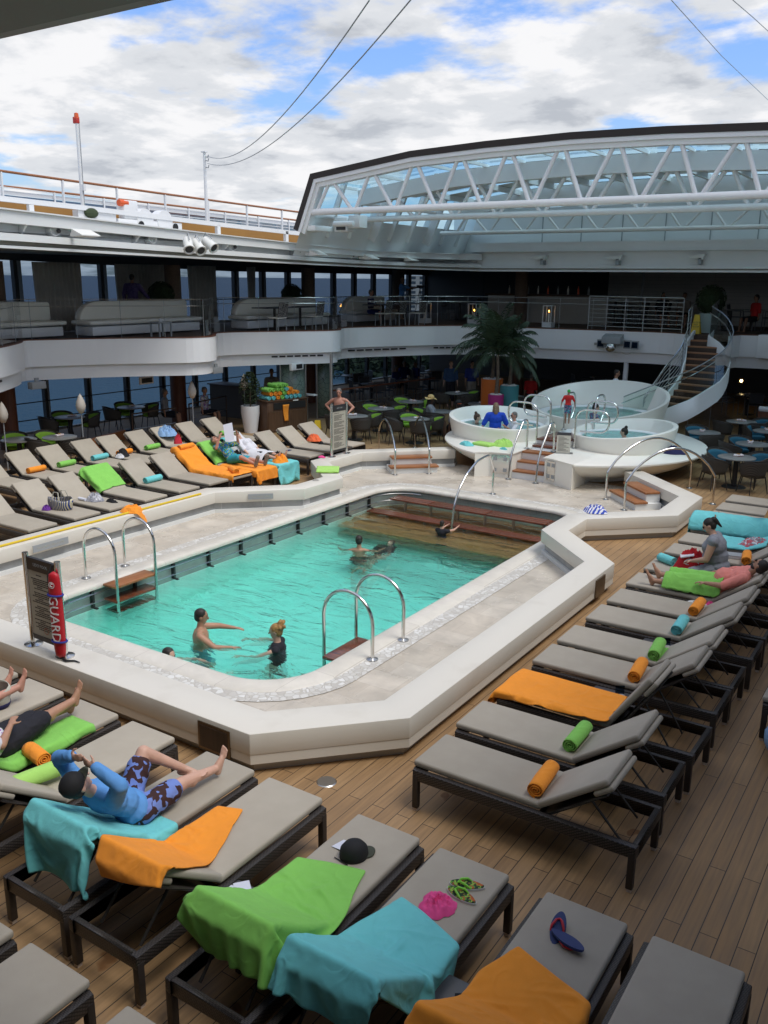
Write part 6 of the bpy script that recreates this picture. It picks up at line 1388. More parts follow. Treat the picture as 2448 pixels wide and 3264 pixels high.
# ficus in the white pot, cabinet with rolled towels, etched glass
c = at(800, 1378); t = empty('ficus_plant', c+Vector((0, 0, .8)), 'bushy dark green plant in a tall white pot', 'plant')
rnd = random.Random(8); mb = MB()
for k in range(1100):
    h = rnd.random()**.8; rr_ = .34*math.sin(PI*min(1, .15+h*.8))*math.sqrt(rnd.random())+.03; a = rnd.random()*6.3; q = Vector((rr_*math.cos(a), rr_*math.sin(a), .1+1.0*h)); d1_ = Vector((rnd.gauss(0, 1), rnd.gauss(0, 1), rnd.gauss(0, .6))).normalized()*.045; d2_ = d1_.cross(Vector((rnd.gauss(0, 1), rnd.gauss(0, 1), 1)).normalized())*.5
    mb.add([q-d1_, q-d2_, q+d1_, q+d2_], [(0, 1, 2, 3)])
mb.build('crown', 'foliage', t); MB().tube([(0, 0, -.1), (.02, 0, .5), (0, .02, .95)], [.025, .018, .006], 6).build('trunk', 'bark', t)
t = empty('plant_pot', c, 'tall tapered white plant pot beside the towel cabinet', 'plant pot'); MB().lathe([(0, 0), (.20, 0), (.29, .62), (.29, .85), (.26, .85), (.26, .8), (0, .8)], n=32).build('pot_wall', 'white', t, smooth=True, ang=40)
k0, k1 = at(868, 1378), at(945, 1368); cb = empty('towel_cabinet', ((k0.x+k1.x)/2-.15, (k0.y+k1.y)/2+.1, 0), 'dark brown cabinet stacked with rolled pool towels', 'cabinet', rz=R(60)*0+math.atan2(k1.y-k0.y, k1.x-k0.x))
MB().bb(-.78, .78, -.28, .30, 0, .98).build('carcass', 'cabinet', cb, bevel=.01); MB().bb(-.82, .82, -.31, .33, .981, 1.02).build('top_board', 'cabinet', cb, bevel=.008)
for s in (-1, 1): MB().bb(s*.39-.36, s*.39+.36, -.295, -.282, .05, .66).build('door', 'cabinet', cb)
MB().bb(-.55, .7, -.30, -.284, .72, .93).build('niche', 'black', cb); MB().bb(.2, .4, -.315, -.30, .95, .98).build('name_plate', 'couch', cb)
TP = cb.matrix_basis; bpy.context.view_layer.update(); TP = cb.matrix_world.copy(); rnd = random.Random(2)
lay = [('teal', 1.02+.02, 7), ('orange', 1.16, 6), ('teal', 1.16, 0), ('green', 1.29, 5), ('green', 1.42, 2)]
names = ['bottom', 'second', 'third', 'fourth']; q = 0
for li2, (c_, z, n_) in enumerate([('teal', 1.022, 8), ('orange', 1.15, 7), ('green', 1.275, 6), ('green', 1.40, 3)]):
    for k in range(n_):
        x = -.66+.17*k+.08*(li2 % 2)+(.25 if li2 == 3 else 0); cc = c_ if rnd.random() > .3 else ['green', 'teal', 'orange'][k % 3]
        roll(TP @ Vector((x, 0, z)), cb.rotation_euler[2], cc, {'teal': 'turquoise', 'green': 'green', 'orange': 'orange'}[cc]+' rolled towel, number '+['one', 'two', 'three', 'four', 'five', 'six', 'seven', 'eight'][k]+' from the left in the '+names[li2]+' layer on the cabinet', L=.5, r=.066, grp='rolled towels stacked on the cabinet')
o = MB().grid(lambda i, j: Vector((.02*math.sin(4*j), (i-.5)*(.24-.10*j), -.52*j)), 6, 10).build('hanging_towel', 'towel_orange', smooth=True, solid=.02); o.location = TP @ Vector((-.1, -.33, .86)); o.rotation_euler = (0, 0, cb.rotation_euler[2]+PI/2); tag(o, 'small orange towel hanging from the cabinet niche', 'towel')
# etched glass
m = bpy.data.materials.new('etched'); m.use_nodes = True; tt_ = m.node_tree; p = tt_.nodes['Principled BSDF']; k = tt_.nodes.new('ShaderNodeTexCoord')
v = nd(tt_, 'ShaderNodeTexVoronoi', _feature='DISTANCE_TO_EDGE', Scale=5.5, Randomness=1); tt_.links.new(k.outputs['Object'], v.inputs['Vector']); r = ramp(tt_, [(.012, (.03, .05, .04)), (.022, (.16, .22, .19))]); tt_.links.new(v.outputs[0], r.inputs[0]); tt_.links.new(r.outputs[0], p.inputs['Base Color']); p.inputs['Roughness'].default_value = .25; MT['etched'] = m
for (u0, v0, u1, v1, bul, lab) in ((893, 1372, 974, 1368, -.25, 'left etched glass screen with a web of dark lines'), (1010, 1345, 1052, 1342, -.12, 'right etched glass screen with a web of dark lines')):
    a_, b_ = at(u0, v0), at(u1, v1); a_ += Vector((-.45, .6, 0)); b_ += Vector((-.45, .6, 0)); d = (b_-a_); nr = Vector((-d.y, d.x, 0)).normalized()
    t = empty('glass_screen', a_, lab, 'glass screen', 'etched glass screens'); MB().grid(lambda i, j: d*i+nr*bul*4*i*(1-i)+Vector((0, 0, .1+2.25*j)), 10, 1).build('panel', 'etched', t, smooth=True, solid=.02)
    for f in (0, 1): MB().tube([d*f, d*f+Vector((0, 0, 2.4))], .035, 10).build('post', 'satin', t, smooth=True)
t = empty('high_table', at(980, 1352), 'small white shelf table by the etched glass', 'table'); t.location.z = 0; MB().bb(-.35, .35, -.1, .1, .98, 1.02).build('top', 'white', t); MB().tube([(0, 0, 0), (0, 0, .98)], .03, 8).build('post', 'satin', t)
# bar counter at the left with dark front, wooden dividers
c0, c1 = at(672, 1322), at(776, 1336); t = empty('bar_counter', c0, 'dark bar counter left of the white plant pot', 'bar counter'); d = c1-c0; t.rotation_euler = (0, 0, math.atan2(d.y, d.x))
MB().bb(0, d.length, 0, .6, 0, 1.08).build('front', 'dark_wall', t); MB().bb(-.05, d.length+.05, -.08, .7, 1.081, 1.12).build('counter_top', 'dark_wood', t, bevel=.01)
for u0, v0, u1, v1, h, lab in ((285, 1402, 395, 1370, .30, 'low red wood divider behind the back row at the left'), (510, 1372, 588, 1352, .30, 'low red wood divider at the foot of the wine red column')):
    a_, b_ = at(u0, v0, h), at(u1, v1, h); a_.z = b_.z = h/2+.01; tag(MB().bar(a_, b_, .12, h).build('wood_divider', 'teak', bevel=.01), lab, 'divider', 'low red wood dividers')
for u0, v0, u1, v1, lab in ((420, 1350, 560, 1330, 'steel barrier rail behind the left loungers'), (602, 1318, 720, 1292, 'steel barrier rail beside the dark bar counter')):
    a_, b_ = at(u0, v0-30, .9), at(u1, v1-30, .9); a_.z = b_.z = 0; t = empty('barrier_rail', a_, lab, 'railing', 'dark barrier rails'); d = b_-a_
    MB().tube([(0, 0, 0), (0, 0, .9), d+Vector((0, 0, .9)), d], .025, 8).build('frame', 'dark_wood', t); MB().tube([(0, 0, .45), d+Vector((0, 0, .45))], .012, 6).build('bar', 'satin', t)
a_, b_ = at(1060, 1245, .95), at(1385, 1205, .95); t = empty('barrier_rail', (a_.x, a_.y, 0), 'long wine red rail in front of the grey metal chairs', 'railing', 'dark barrier rails'); d = Vector((b_.x-a_.x, b_.y-a_.y, 0))
MB().bar(Vector((0, 0, .95)), d+Vector((0, 0, .95)), .08, .05).build('top_rail', 'red_wood', t); MB().bar(Vector((0, 0, .45)), d+Vector((0, 0, .45)), .03, .03).build('low_rail', 'satin', t)
for k in range(6): MB().tube([d*k/5, d*k/5+Vector((0, 0, .93))], .02, 6).build('post', 'dark_wood', t)
# brown bench back on the right
a_ = at(2392, 1350, .6); t = empty('booth_back', (a_.x, a_.y+1.0, 0), 'brown booth back with a white bolster at the right edge', 'booth'); MB().bb(0, 3.2, 0, .2, 0, .85).build('panel', 'red_wood', t); MB().tube([(0, .1, .92), (3.2, .1, .92)], .09, 10).build('bolster', 'white', t, smooth=True)
# glass fence behind the tubs on the right
gf = [at(2100, 1365, 0), at(2200, 1372, 0), at(2315, 1360, 0)]; balustrade([(p.x, p.y) for p in chaik([(p.x, p.y) for p in gf], 2) and [Vector((*q_, 0)) for q_ in chaik([(p.x, p.y) for p in gf], 2)]], .02, 1.0, 'low dark glass fence right of the largest hot tub', 0, .9)
# ================================================================ teardrop lamps
mat('lamp_shade', (.62, .56, .48), .5)
for u, v, vb, lab in ((8, 1318, 1440, 'teardrop lamp cut by the left edge'), (257, 1290, 1420, 'teardrop lamp, second from the left'), (612, 1245, 1360, 'teardrop lamp before the dark bar counter'), (778, 1220, 1345, 'teardrop lamp beside the ficus')):
    c = at(u, v, 1.55); t = empty('teardrop_lamp', (c.x, c.y, 0), lab, 'lamp', 'white teardrop lamps on poles')
    MB().tube([(0, 0, 0), (0, 0, 1.33)], .014, 8).build('pole', 'greyp', t); MB().lathe([(0, 1.32), (.05, 1.33), (.11, 1.44), (.125, 1.53), (.10, 1.64), (.05, 1.76), (.0, 1.84)], n=20).build('shade', 'lamp_shade', t, smooth=True, ang=60)
# ================================================================ signs
mat('sign_board', (.42, .40, .33), .5); mat('sign_dark', (.02, .02, .022), .4); mat('ink', (.05, .045, .04), .8); mat('white_ink', (.75, .75, .75), .6); mat('red_foam', (.48, .012, .022), .45); mat('blue_strap', (.02, .03, .25), .7)
def rules_sign(p0, p1, H_, head, label, lines, z0=.45, gap=.12):
    p0 = Vector((p0.x, p0.y, z0)); p1 = Vector((p1.x, p1.y, z0)); d = (p1-p0); L = d.length; d.normalize(); t = empty('rules_sign', p0, label, 'sign', rz=math.atan2(d.y, d.x))
    for x in (0, L):
        MB().tube([(x, 0, 0), (x, 0, H_)], .036, 14).build('post', 'steel', t, smooth=True, ang=50); MB().lathe([(.038, .02), (.11, .012), (.112, 0), (0, 0)], (x, 0, 0), 24).build('base_flange', 'steel', t, smooth=True)
    MB().bb(.045, L-.045, -.012, .012, gap, H_-.05).build('board', 'sign_board', t); MB().bb(.045, L-.045, -.02, .02, H_-.19, H_-.04).build('header', 'sign_dark', t); MB().bb(.045, L-.045, -.02, .02, gap-.02, gap+.035).build('footer', 'sign_dark', t)
    text('title', head, .052, 'greyp', t, (L/2, -.0215, H_-.115), (PI/2, 0, 0))
    mb = MB(); rnd = random.Random(5); z = H_-.24; k = 0
    while z > gap+.07:
        w_ = (L-.18)*(rnd.uniform(.65, 1) if k % 5 else .5); off_ = 0 if 1 else 0; x = .09+((L-.18)-w_)*(0 if lines == 'l' else .5)
        while x < .09+w_:
            e = min(x+rnd.uniform(.02, .06), .09+w_); mb.bb(x, e-.006, -.0135, -.0125, z-.006, z+.006); x = e
        z -= .024 if k % 6 else .05; k += 1
    mb.build('small_print', 'ink', t); return t
sp0, sp1 = at(108, 2053, .45), at(208, 2092, .45)
s_ = rules_sign(sp0, sp1, 1.16, 'LIDO POOL', 'pool rules sign with a red rescue tube strapped to its right post', 'c'); L_ = (sp1-sp0).length
a_ = MB().lathe([(.035, 0), (.042, 0)], n=20).build('no_diving_mark', 'coral_ink' if 0 else mat('rust', (.45, .12, .05), .6), s_); a_.location = (L_/2, -.014, .24); a_.rotation_euler = (PI/2, 0, 0)
sp2, sp3 = at(1057, 1456, .45), at(1104, 1444, .45)
rules_sign(sp2, sp3, 1.30, 'HOT TUB', 'hot tub rules sign standing on the left corner of the coaming', 'l')
# rescue tube
rt = empty('rescue_tube', sp1+Vector((0, 0, 0)), 'red rescue tube reading GUARD strapped to the sign post', 'rescue tube', rz=s_.rotation_euler[2]+R(18))
def tube_prof(i, j):
    a = 2*PI*i; z = .02+1.06*j; e = max(0, 1-((2*j-1)**2))**.16*.98; return Vector((.02+.085*math.cos(a)*e*(1 if 1 else 0), -.10+.052*math.sin(a)*e, z))
MB().grid(tube_prof, 24, 28).build('foam', 'red_foam', rt, smooth=True, ang=80)
for z in (.24, .80): MB().tube([(.02+.092*math.cos(a), -.10+.058*math.sin(a), z) for a in [2*PI*k/24 for k in range(24)]], .012, 6, closed=True).build('strap', 'blue_strap', rt, smooth=True)
o = text('lettering', 'GUARD', .165, 'white_ink', rt, (.02, -.156, .52), (PI/2, PI/2, 0), .002); o.scale = (1, 1.0, 1)
o = MB().lathe([(.030, 0), (.040, 0)], n=24).build('emblem_ring', 'white_ink', rt); o.location = (.02, -.155, .93); o.rotation_euler = (PI/2, 0, 0)
o = MB().tube([(.018*math.cos(a), .018*math.sin(a), 0) for a in [R(40+28*k) for k in range(10)]], .005, 5).build('emblem_swirl', 'white_ink', rt); o.location = (.02, -.155, .93); o.rotation_euler = (PI/2, 0, 0)
MB().tube([(-.05, -.02, 1.12), (-.09, -.06, 1.0), (-.1, -.05, .8), (-.08, -.07, .66), (-.10, -.05, .52), (-.085, -.06, .64), (-.07, -.04, .95)], .012, 6).build('leash', 'black', rt, smooth=True)
MB().tube([(.02, -.1, .03), (.12, -.14, .02), (.2, -.1, .015), (.28, -.12, .015)], [.02, .014, .01, .006], 6).build('tail_strap', 'black', rt)
# tilted notice on the island ledge
p = at(1789, 1446, .625); t = empty('tilted_notice', p+Vector((.0, .1, 0)), 'pale notice board leaning on a small stand on the island ledge', 'sign', rz=R(20), rot=None); o = MB().bb(-.17, .17, -.01, .01, .0, .52).build('board', 'sign_board', t); o.rotation_euler = (R(-28), 0, 0)
o = MB().bb(-.17, .17, -.02, .02, .46, .53).build('header', 'sign_dark', t); o.rotation_euler = (R(-28), 0, 0); MB().bb(-.2, .24, -.1, .08, 0, .012).build('foot_plate', 'satin', t)
mb = MB()
for k in range(12): mb.bb(-.13, .13-.06*(k % 3), -.0125, -.0115, .05+.032*k, .06+.032*k)
o = mb.build('small_print', 'ink', t); o.rotation_euler = (R(-28), 0, 0)
# labels on the coaming edge
def edge_label(u, v, rz, w_, txt, label):
    p = at(u, v, .33) if 0 else None
for (x, y, rz, lab) in ((-12.02, 14.78, R(45)+PI/2*0, 'right'), (-12.640, 8.55, R(90), 'left')):
    pass
t = empty('depth_notice', (-12.62, 8.9, .33), 'grey notice plate on the inner face of the coaming at the left edge', 'sign', rz=R(90)); MB().bb(-.35, .35, -.04, -.03, -.06, .06).build('plate', 'greyp', t); text('lettering', 'Pool Depth 1.85m / 6.07ft', .05, 'sign_board', t, (0, -.041, 0), (PI/2, 0, 0), .001)
pm = (Vector((*mir(IN_R[2]), 0))+Vector((*mir(IN_R[3]), 0)))/2; t = empty('depth_notice', (pm.x+.01, pm.y, .335), 'grey notice plate on the coaming corner facing the pool', 'sign', rz=R(45)); MB().bb(-.26, .26, -.035, -.02, -.055, .055).build('plate', 'greyp', t); text('lettering', 'Pool Depth 1.85m', .05, 'sign_board', t, (0, -.036, 0), (PI/2, 0, 0), .001)
# yellow pole on the coaming, wet floor signs
ye = at(640, 1574, .47); ys_ = at(-30, 1749, .47); tag(MB().tube([ye, ys_], .021, 10).build('yellow_pole', mat('yellow', (.72, .50, .02), .4), smooth=True), 'long yellow pole lying on the left coaming', 'pole'); MB().tube([ye+(ye-ys_).normalized()*.14, ye], .025, 10).build('pole_tip', 'satin') if 0 else None
def wet(p, rz, label, s=1):
    t = empty('wet_floor_sign', p, label, 'wet floor sign', 'yellow wet floor signs', rz)
    for k, nm in ((-1, 'front_panel'), (1, 'rear_panel')): MB().add([(-.15*s, k*.12*s, 0), (.15*s, k*.12*s, 0), (.08*s, k*.012, .62*s), (-.08*s, k*.012, .62*s)], [(0, 1, 2, 3)]).build(nm, 'yellow', t, solid=.012)
    o = text('lettering', 'CAUTION\nWET\nFLOOR', .07*s, 'ink', t, (0, -.075*s, .30*s), (R(80), 0, 0), .001)
wet(at(1013, 1405), R(30), 'yellow wet floor sign behind the lounger with the orange red cloth'); c = ay(2222, 1015, 30.6); wet(Vector((c.x, c.y, UZ)), 0, 'yellow wet floor sign on the upper deck by the stairs', 1.0)
# ================================================================ small things on loungers and tables
mat('cap_black', (.008, .008, .009), .8); mat('cap_brim', (.05, .055, .035), .8); mat('mug', (.30, .30, .25), .3); mat('paper', (.70, .72, .80), .7)
def cap(p, rz, label, c1='cap_black', c2='cap_brim', s=1, tilt=0):
    t = empty('baseball_cap', p, label, 'cap', rot=(tilt, 0, rz)); MB().lathe([(.098*s, 0), (.10*s, .03*s), (.092*s, .075*s), (.065*s, .11*s), (.03*s, .125*s), (0, .128*s)], n=24, sy=1.12).build('crown', c1, t, smooth=True, solid=.003, ang=70)
    MB().grid(lambda i, j: Vector(((.085+.005*j)*s*math.sin((i-.5)*2.3)*(1-.12*j), (-.09*math.cos((i-.5)*2.3)*(1-j)-(.10+.075*math.cos((i-.5)*2.6))*j-.0)*s, .012*s-.012*j*s*((2*i-1)**2))), 12, 4).build('brim', c2, t, smooth=True, solid=.004, ang=70); return t
cap(at(1128, 2728, .49), R(150), 'black baseball cap with an olive brim on the lounger'); 
o = MB().add([(-.07, -.05, .0), (.06, -.06, .012), (.08, .05, .03), (-.04, .07, .0), (.12, .0, .05)], [(0, 1, 2, 3), (1, 4, 2)]).build('crumpled_paper', 'paper', solid=.002); o.location = at(1092, 2697, .49); tag(o, 'white paper beside the black cap', 'paper'); 
tag(MB().tube([at(1066, 2732, .495), at(1108, 2758, .495)], .004, 6).build('pen', 'black'), 'dark pen beside the black cap', 'pen')
patches('hibiscus', (.10, .28, .04), [(.45, .10, .03), (.30, .45, .06), (.02, .05, .02)], 26, .5); mat('strap_lime', (.22, .62, .05), .5); mat('sole_white', (.6, .6, .58), .6); mat('navy_sole', (.012, .03, .14), .6); mat('strap_red', (.55, .02, .04), .5)
def flipflop(p, rot, label, m1, m2, m3, grp):
    t = empty('flip_flop', p, label, 'flip flop', grp, rot=rot)
    def out(i, w_, L=.13): a = 2*PI*i; return Vector((w_*math.sin(a)*(1+.14*math.cos(a)-.12*math.cos(2*a)), L*math.cos(a), 0))
    n = 28; o_ = [out(k/n, .046) for k in range(n)]; MB().prism([(q.x, q.y) for q in o_], 0, .014).build('sole', m1, t); MB().prism([(q.x*.93, q.y*.96) for q in o_], .0145, .02).build('footbed', m2, t)
    for s in (-1, 1): MB().tube([(0, .07, .02), (s*.018, .045, .042), (s*.04, -.0, .035), (s*.044, -.03, .015)], [.006, .009, .009, .006], 6).build('strap', m3, t, smooth=True)
pf = LP(LF[7], .28, .10); flipflop(pf, (0, 0, R(112)), 'flowered green flip flop with a lime strap, farther of the pair', 'sole_white', 'hibiscus', 'strap_lime', 'green flip flops'); flipflop(LP(LF[7], .40, .12), (0, 0, R(80)), 'flowered green flip flop with a lime strap, nearer of the pair', 'sole_white', 'hibiscus', 'strap_lime', 'green flip flops')
flipflop(LP(LF[8], .42, .03)+Vector((0, 0, .05)), (PI, R(8), R(75)), 'navy flip flop lying sole up', 'navy_sole', 'navy_sole', 'strap_red', 'navy flip flops'); flipflop(LP(LF[8], .34, -.07)+Vector((0, 0, .02)), (R(20), 0, R(10)), 'navy flip flop with a red strap', 'navy_sole', 'navy_sole', 'strap_red', 'navy flip flops')
heap(LP(LF[7], .58, .03), .24, .30, .06, 'pink', 'pink swimsuit top crumpled beside the green flip flops', 'swim_top', 'clothing', 43)
# mug and papers
def mug(p, label):
    t = empty('mug', p, label, 'mug'); MB().lathe([(0, 0), (.038, 0), (.042, .10), (.038, .10), (.034, .01), (0, .01)], n=24).build('cup', 'mug', t, smooth=True, ang=50); MB().tube([(.04, 0, .08), (.07, 0, .075), (.075, 0, .04), (.04, 0, .025)], .006, 8).build('handle', 'mug', t, smooth=True)
mp_ = ST[2].location; mug(mp_+Vector((.02, -.02, .401)), 'pale mug on the dark side table')
for k, (dx_, dy_, a) in enumerate(((-.12, .06, .2), (-.05, .14, .9))): o = MB().bb(-.06, .06, -.05, .05, 0, .004).build('napkin', 'paper'); o.location = mp_+Vector((dx_, dy_, .402+.005*k)); o.rotation_euler = (0, 0, a); tag(o, 'white paper napkin '+['left of', 'behind'][k]+' the mug', 'napkin')
def stand(p, rz, label):
    t = empty('menu_stand', p, label, 'menu stand', 'clear menu stands and ashtrays', rz); MB().bb(-.05, .05, -.004, .004, .0, .10).build('card', 'win', t); MB().lathe([(0, .0), (.035, 0), (.035, .02), (0, .012)], (.0, -.07, 0), 14).build('ashtray', 'greyp', t)
for i, lab in ((0, 'clear stand on the table beyond the orange covered lounger'), (1, 'clear stand on the table by the turquoise roll'), (3, 'small cards standing on the dark table by the turquoise towel'), (4, 'small stand on the dark table left of the turquoise roll'), (5, 'small stand under the green towel corner')): stand(ST[i].location+Vector((.08, 0, .401)), .6, lab)
p = ST[6].location+Vector((0, .02, .401)); t = empty('plate', p, 'white plate with food scraps beside the man in pink', 'plate'); MB().lathe([(0, .006), (.08, .008), (.13, .02), (.13, .024), (.08, .012), (0, .01)], n=28).build('dish', 'white', t, smooth=True); MB().ell((.03, .02, .02), (.04, .03, .015), 8).build('food', 'bronze', t)
heap(ST[6].location+Vector((.16, .08, .40)), .12, .16, .05, 'pink', 'pink and white can lying by the plate', 'wrapper', 'wrapper', 47)
# canvas tote
mat('canvas', (.50, .48, .40), .9); t = empty('canvas_tote', LP(LF[1], .66, -.08), 'white canvas tote bag with dark handles', 'tote bag', rz=.5)
def bagf(i, j): a = 2*PI*i; e = 1+.07*noise.noise(Vector((math.cos(a)*2, math.sin(a)*2, j*3))); f = 1+.18*math.sin(PI*j*.8); return Vector((.24*math.cos(a)*e*f, .13*math.sin(a)*e*f, .22*j+.03*math.sin(2*a)*j))
MB().grid(bagf, 30, 8).build('bag_body', 'canvas', t, smooth=True, solid=.006); MB().grid(lambda i, j: Vector((.23*math.cos(2*PI*i)*j, .12*math.sin(2*PI*i)*j, .012)), 20, 2).build('bag_base', 'navy', t)
for s in (-1, 1): MB().tube([(-.10, s*.15, .02), (-.10, s*.155, .2), (-.05, s*.20, .30), (.05, s*.22, .28), (.10, s*.155, .2), (.10, s*.15, .02)], .012, 6).build('handle', 'navy', t, smooth=True)
MB().grid(lambda i, j: bagf(i, j*.28)*1.02, 30, 2).build('trim', 'navy', t, smooth=True, solid=.004)
t = empty('beach_bag', LP(LL[1], .75, 0), 'navy beach bag with a coloured pattern on the left lounger', 'tote bag', rz=.2); MB().grid(lambda i, j: bagf(i, j)*.95, 24, 6).build('bag_body', 'print', t, smooth=True, solid=.006)
for s in (-1, 1): MB().tube([(-.10, s*.14, .16), (-.05, s*.10, .34), (.05, s*.10, .34), (.10, s*.14, .16)], .01, 6).build('handle', 'canvas', t, smooth=True)
mat('violet', (.16, .04, .30), .9); heap(LP(LL[1], .9, .2), .18, .16, .08, 'violet', 'violet cloth beside the navy beach bag', 'cloth', 'cloth', 51)
glass('plastic', (.75, .77, .8), 1.0); heap(LP(LL[2], .75, .0), .36, .28, .13, mat('plastic_bag', (.55, .56, .6), .25, c2=(.2, .2, .24), scale=18) and 'plastic_bag', 'plastic bag of belongings on a left lounger', 'plastic_bag', 'plastic bag', 53)
o = MB().tube([(-.10, 0, 0), (.10, 0, 0)], .03, 10).build('bottle', 'paper', smooth=True); o.location = LP(LL[2], .95, .15)+Vector((0, 0, .03)); tag(o, 'small bottle beside the plastic bag', 'bottle'); heap(LP(LL[2], .40, -.1), .3, .12, .05, 'cloth_black', 'dark garment below the plastic bag', 'cloth', 'cloth', 55)
o = MB().bb(-.04, .04, -.07, .07, 0, .01).build('phone', 'navy_sole'); o.location = LP(LB[7], 1.0, 0) if 0 else Vector((-14.2, 17.2, .49)); tag(o, 'mobile phone on the lounger nearest the cabinet', 'phone')
# floor drain and round fitting
t = tag(MB().lathe([(0, .006), (.09, .008), (.10, .0)], n=24).build('floor_drain', 'satin', smooth=True), 'round steel floor drain between the coaming and the loungers', 'drain'); t.location = at(1041, 2492)
t = tag(MB().lathe([(.03, .012), (.07, .01), (.075, 0)], n=20).build('round_fitting', 'plinth', smooth=True), 'round fitting on the left corner of the coaming', 'fitting'); t.location = at(1007, 1531, .453)
t = tag(MB().ell((0, 0, .25), (.36, .30, .26), 18).build('grey_hood', 'pale_blue', smooth=True), 'blue grey rounded thing cut by the right edge', 'equipment'); t.location = at(2545, 2440, 0)
# wall light on the dark right
t = empty('wall_light', ay(2363, 1214, 36), 'small star shaped wall light glowing in the dark', 'wall light'); MB().ell((0, 0, 0), .05, 8).build('bulb', emis('bulb', (1, .75, .35), 14), t)
for k in range(5): MB().ell((.1*math.cos(k*1.257), -.01, .1*math.sin(k*1.257)), (.05, .02, .05), 8).build('petal', 'bronze', t)
# ================================================================ people
SK = {}
def skin(k, c):
    mat('skin_'+k, c, .5, c2=tuple(x*.88 for x in c), scale=9, subs=.0); 
skin('fair', (.62, .37, .27)); skin('tan', (.45, .24, .15)); skin('red', (.55, .27, .19)); skin('dark', (.12, .06, .04)); skin('mid', (.34, .18, .11))
mat('hair_dark', (.018, .013, .010), .6); mat('hair_brown', (.06, .032, .018), .6); mat('hair_blond', (.42, .24, .08), .65, c2=(.28, .14, .05), scale=30); mat('hair_grey', (.10, .09, .08), .7, c2=(.20, .18, .16), scale=30); mat('hair_lb', (.20, .13, .08), .65)
mat('shirt_blue', (.01, .06, .48), .85); mat('shirt_pink', (.80, .27, .22), .9); mat('shirt_grey', (.22, .23, .26), .9, c2=(.26, .27, .30), scale=60); mat('shirt_sky', (.10, .29, .62), .8); mat('shirt_red', (.55, .02, .02), .85); mat('shirt_white', (.68, .68, .72), .85); mat('denim', (.025, .06, .13), .85, c2=(.04, .09, .18), scale=30); mat('shorts_dark', (.012, .012, .018), .85); mat('khaki', (.25, .22, .18), .9); mat('shorts_teal', (.02, .30, .38), .8)
mat('navy_shirt', (.015, .03, .16), .85); mat('shade', (.01, .01, .01), .2)
patches('floral_white', (.62, .60, .64), [(.28, .38, .20), (.30, .12, .40)], 13, .56); patches('hawaii', (.02, .10, .42), [(.06, .38, .60), (.38, .40, .08), (.03, .22, .10)], 16, .53); patches('hib_shorts', (.045, .018, .018), [(.16, .24, .58)], 12, .50); patches('printed_swim', (.03, .03, .12), [(.45, .1, .2), (.1, .4, .5)], 22, .52); patches('violet_shirt', (.05, .03, .12), [(.14, .10, .22)], 40, .5)
stripes('rugby', (.03, .03, .10), (.62, .58, .60), 2.2, (0, R(90), 0)); patches('camo', (.20, .19, .12), [(.45, .40, .26), (.10, .10, .06)], 26, .5); mat('straw', (.68, .48, .20), .85); mat('green_cap', (.03, .45, .06), .7)
def capsule(mb, a, b, ra, rb, n=12):
    a = Vector(a); b = Vector(b); d = b-a; L = d.length
    if L < 1e-5: return mb.ell(a, ra, n)
    d.normalize(); k = 4; P = []; RR = []
    for i in range(k+1): t = PI/2*i/k; P.append(a-d*ra*math.cos(t)); RR.append(max(1e-4, ra*math.sin(t)))
    for i in range(k, -1, -1): t = PI/2*i/k; P.append(b+d*rb*math.cos(t)); RR.append(max(1e-4, rb*math.sin(t)))
    return mb.tube(P, RR, n)
def melt(mb, name, m, par, vox, it=4, disp=None):
    me = bpy.data.meshes.new('tmp'); bm = bmesh.new(); vv = [bm.verts.new(q) for q in mb.v]
    for f in mb.f:
        try: bm.faces.new([vv[i] for i in f])
        except ValueError: pass
    bmesh.ops.remove_doubles(bm, verts=bm.verts, dist=1e-6); bmesh.ops.recalc_face_normals(bm, faces=bm.faces); bm.to_mesh(me); bm.free()
    o = bpy.data.objects.new('tmp', me); TS.collection.objects.link(o)
    r = o.modifiers.new('r', 'REMESH'); r.mode = 'VOXEL'; r.voxel_size = vox; r.adaptivity = 0
    s = o.modifiers.new('s', 'SMOOTH'); s.iterations = it; s.factor = .5
    TS.view_layers[0].update(); dg = TS.view_layers[0].depsgraph; m2 = bpy.data.meshes.new_from_object(o.evaluated_get(dg)); bpy.data.objects.remove(o)
    if disp:
        for v in m2.vertices:
            v.co += v.normal*disp(v.co)
    m2.name = name; m2.materials.clear(); m2.materials.append(MT[m] if isinstance(m, str) else m)
    for p in m2.polygons: p.use_smooth = True
    q = bpy.data.objects.new(name, m2); col.objects.link(q); q.parent = par; return q
def basis(f, u):
    u = Vector(u).normalized(); f = Vector(f); f = (f-u*f.dot(u)).normalized(); r = f.cross(u); return r, f, u
def hand(mb, w, d, palm_n, s=1, curl=.5, side=1):
    d = Vector(d).normalized(); pn = Vector(palm_n); pn = (pn-d*pn.dot(d)).normalized(); x = d.cross(pn)*side
    mb.ell(w+d*.045*s, (.036*s, .045*s, .016*s), 10, Matrix((x, d, pn)).transposed())
    for k, (o_, L) in enumerate(((-.027, .062), (-.009, .072), (.009, .068), (.026, .052))):
        a = w+d*.078*s+x*o_*s; d1 = (d+pn*curl*.5).normalized(); b = a+d1*L*.55*s; d2 = (d+pn*curl*1.6).normalized(); capsule(mb, a, b, .0088*s, .0082*s, 7); capsule(mb, b, b+d2*L*.5*s, .0082*s, .007*s, 7)
    a = w+d*.02*s-x*.03*s; b = a+(d*.6-x*.7+pn*.3).normalized()*.04*s; capsule(mb, a, b, .012*s, .0105*s, 7); capsule(mb, b, b+(d-x*.2+pn*.4).normalized()*.03*s, .010*s, .008*s, 7)
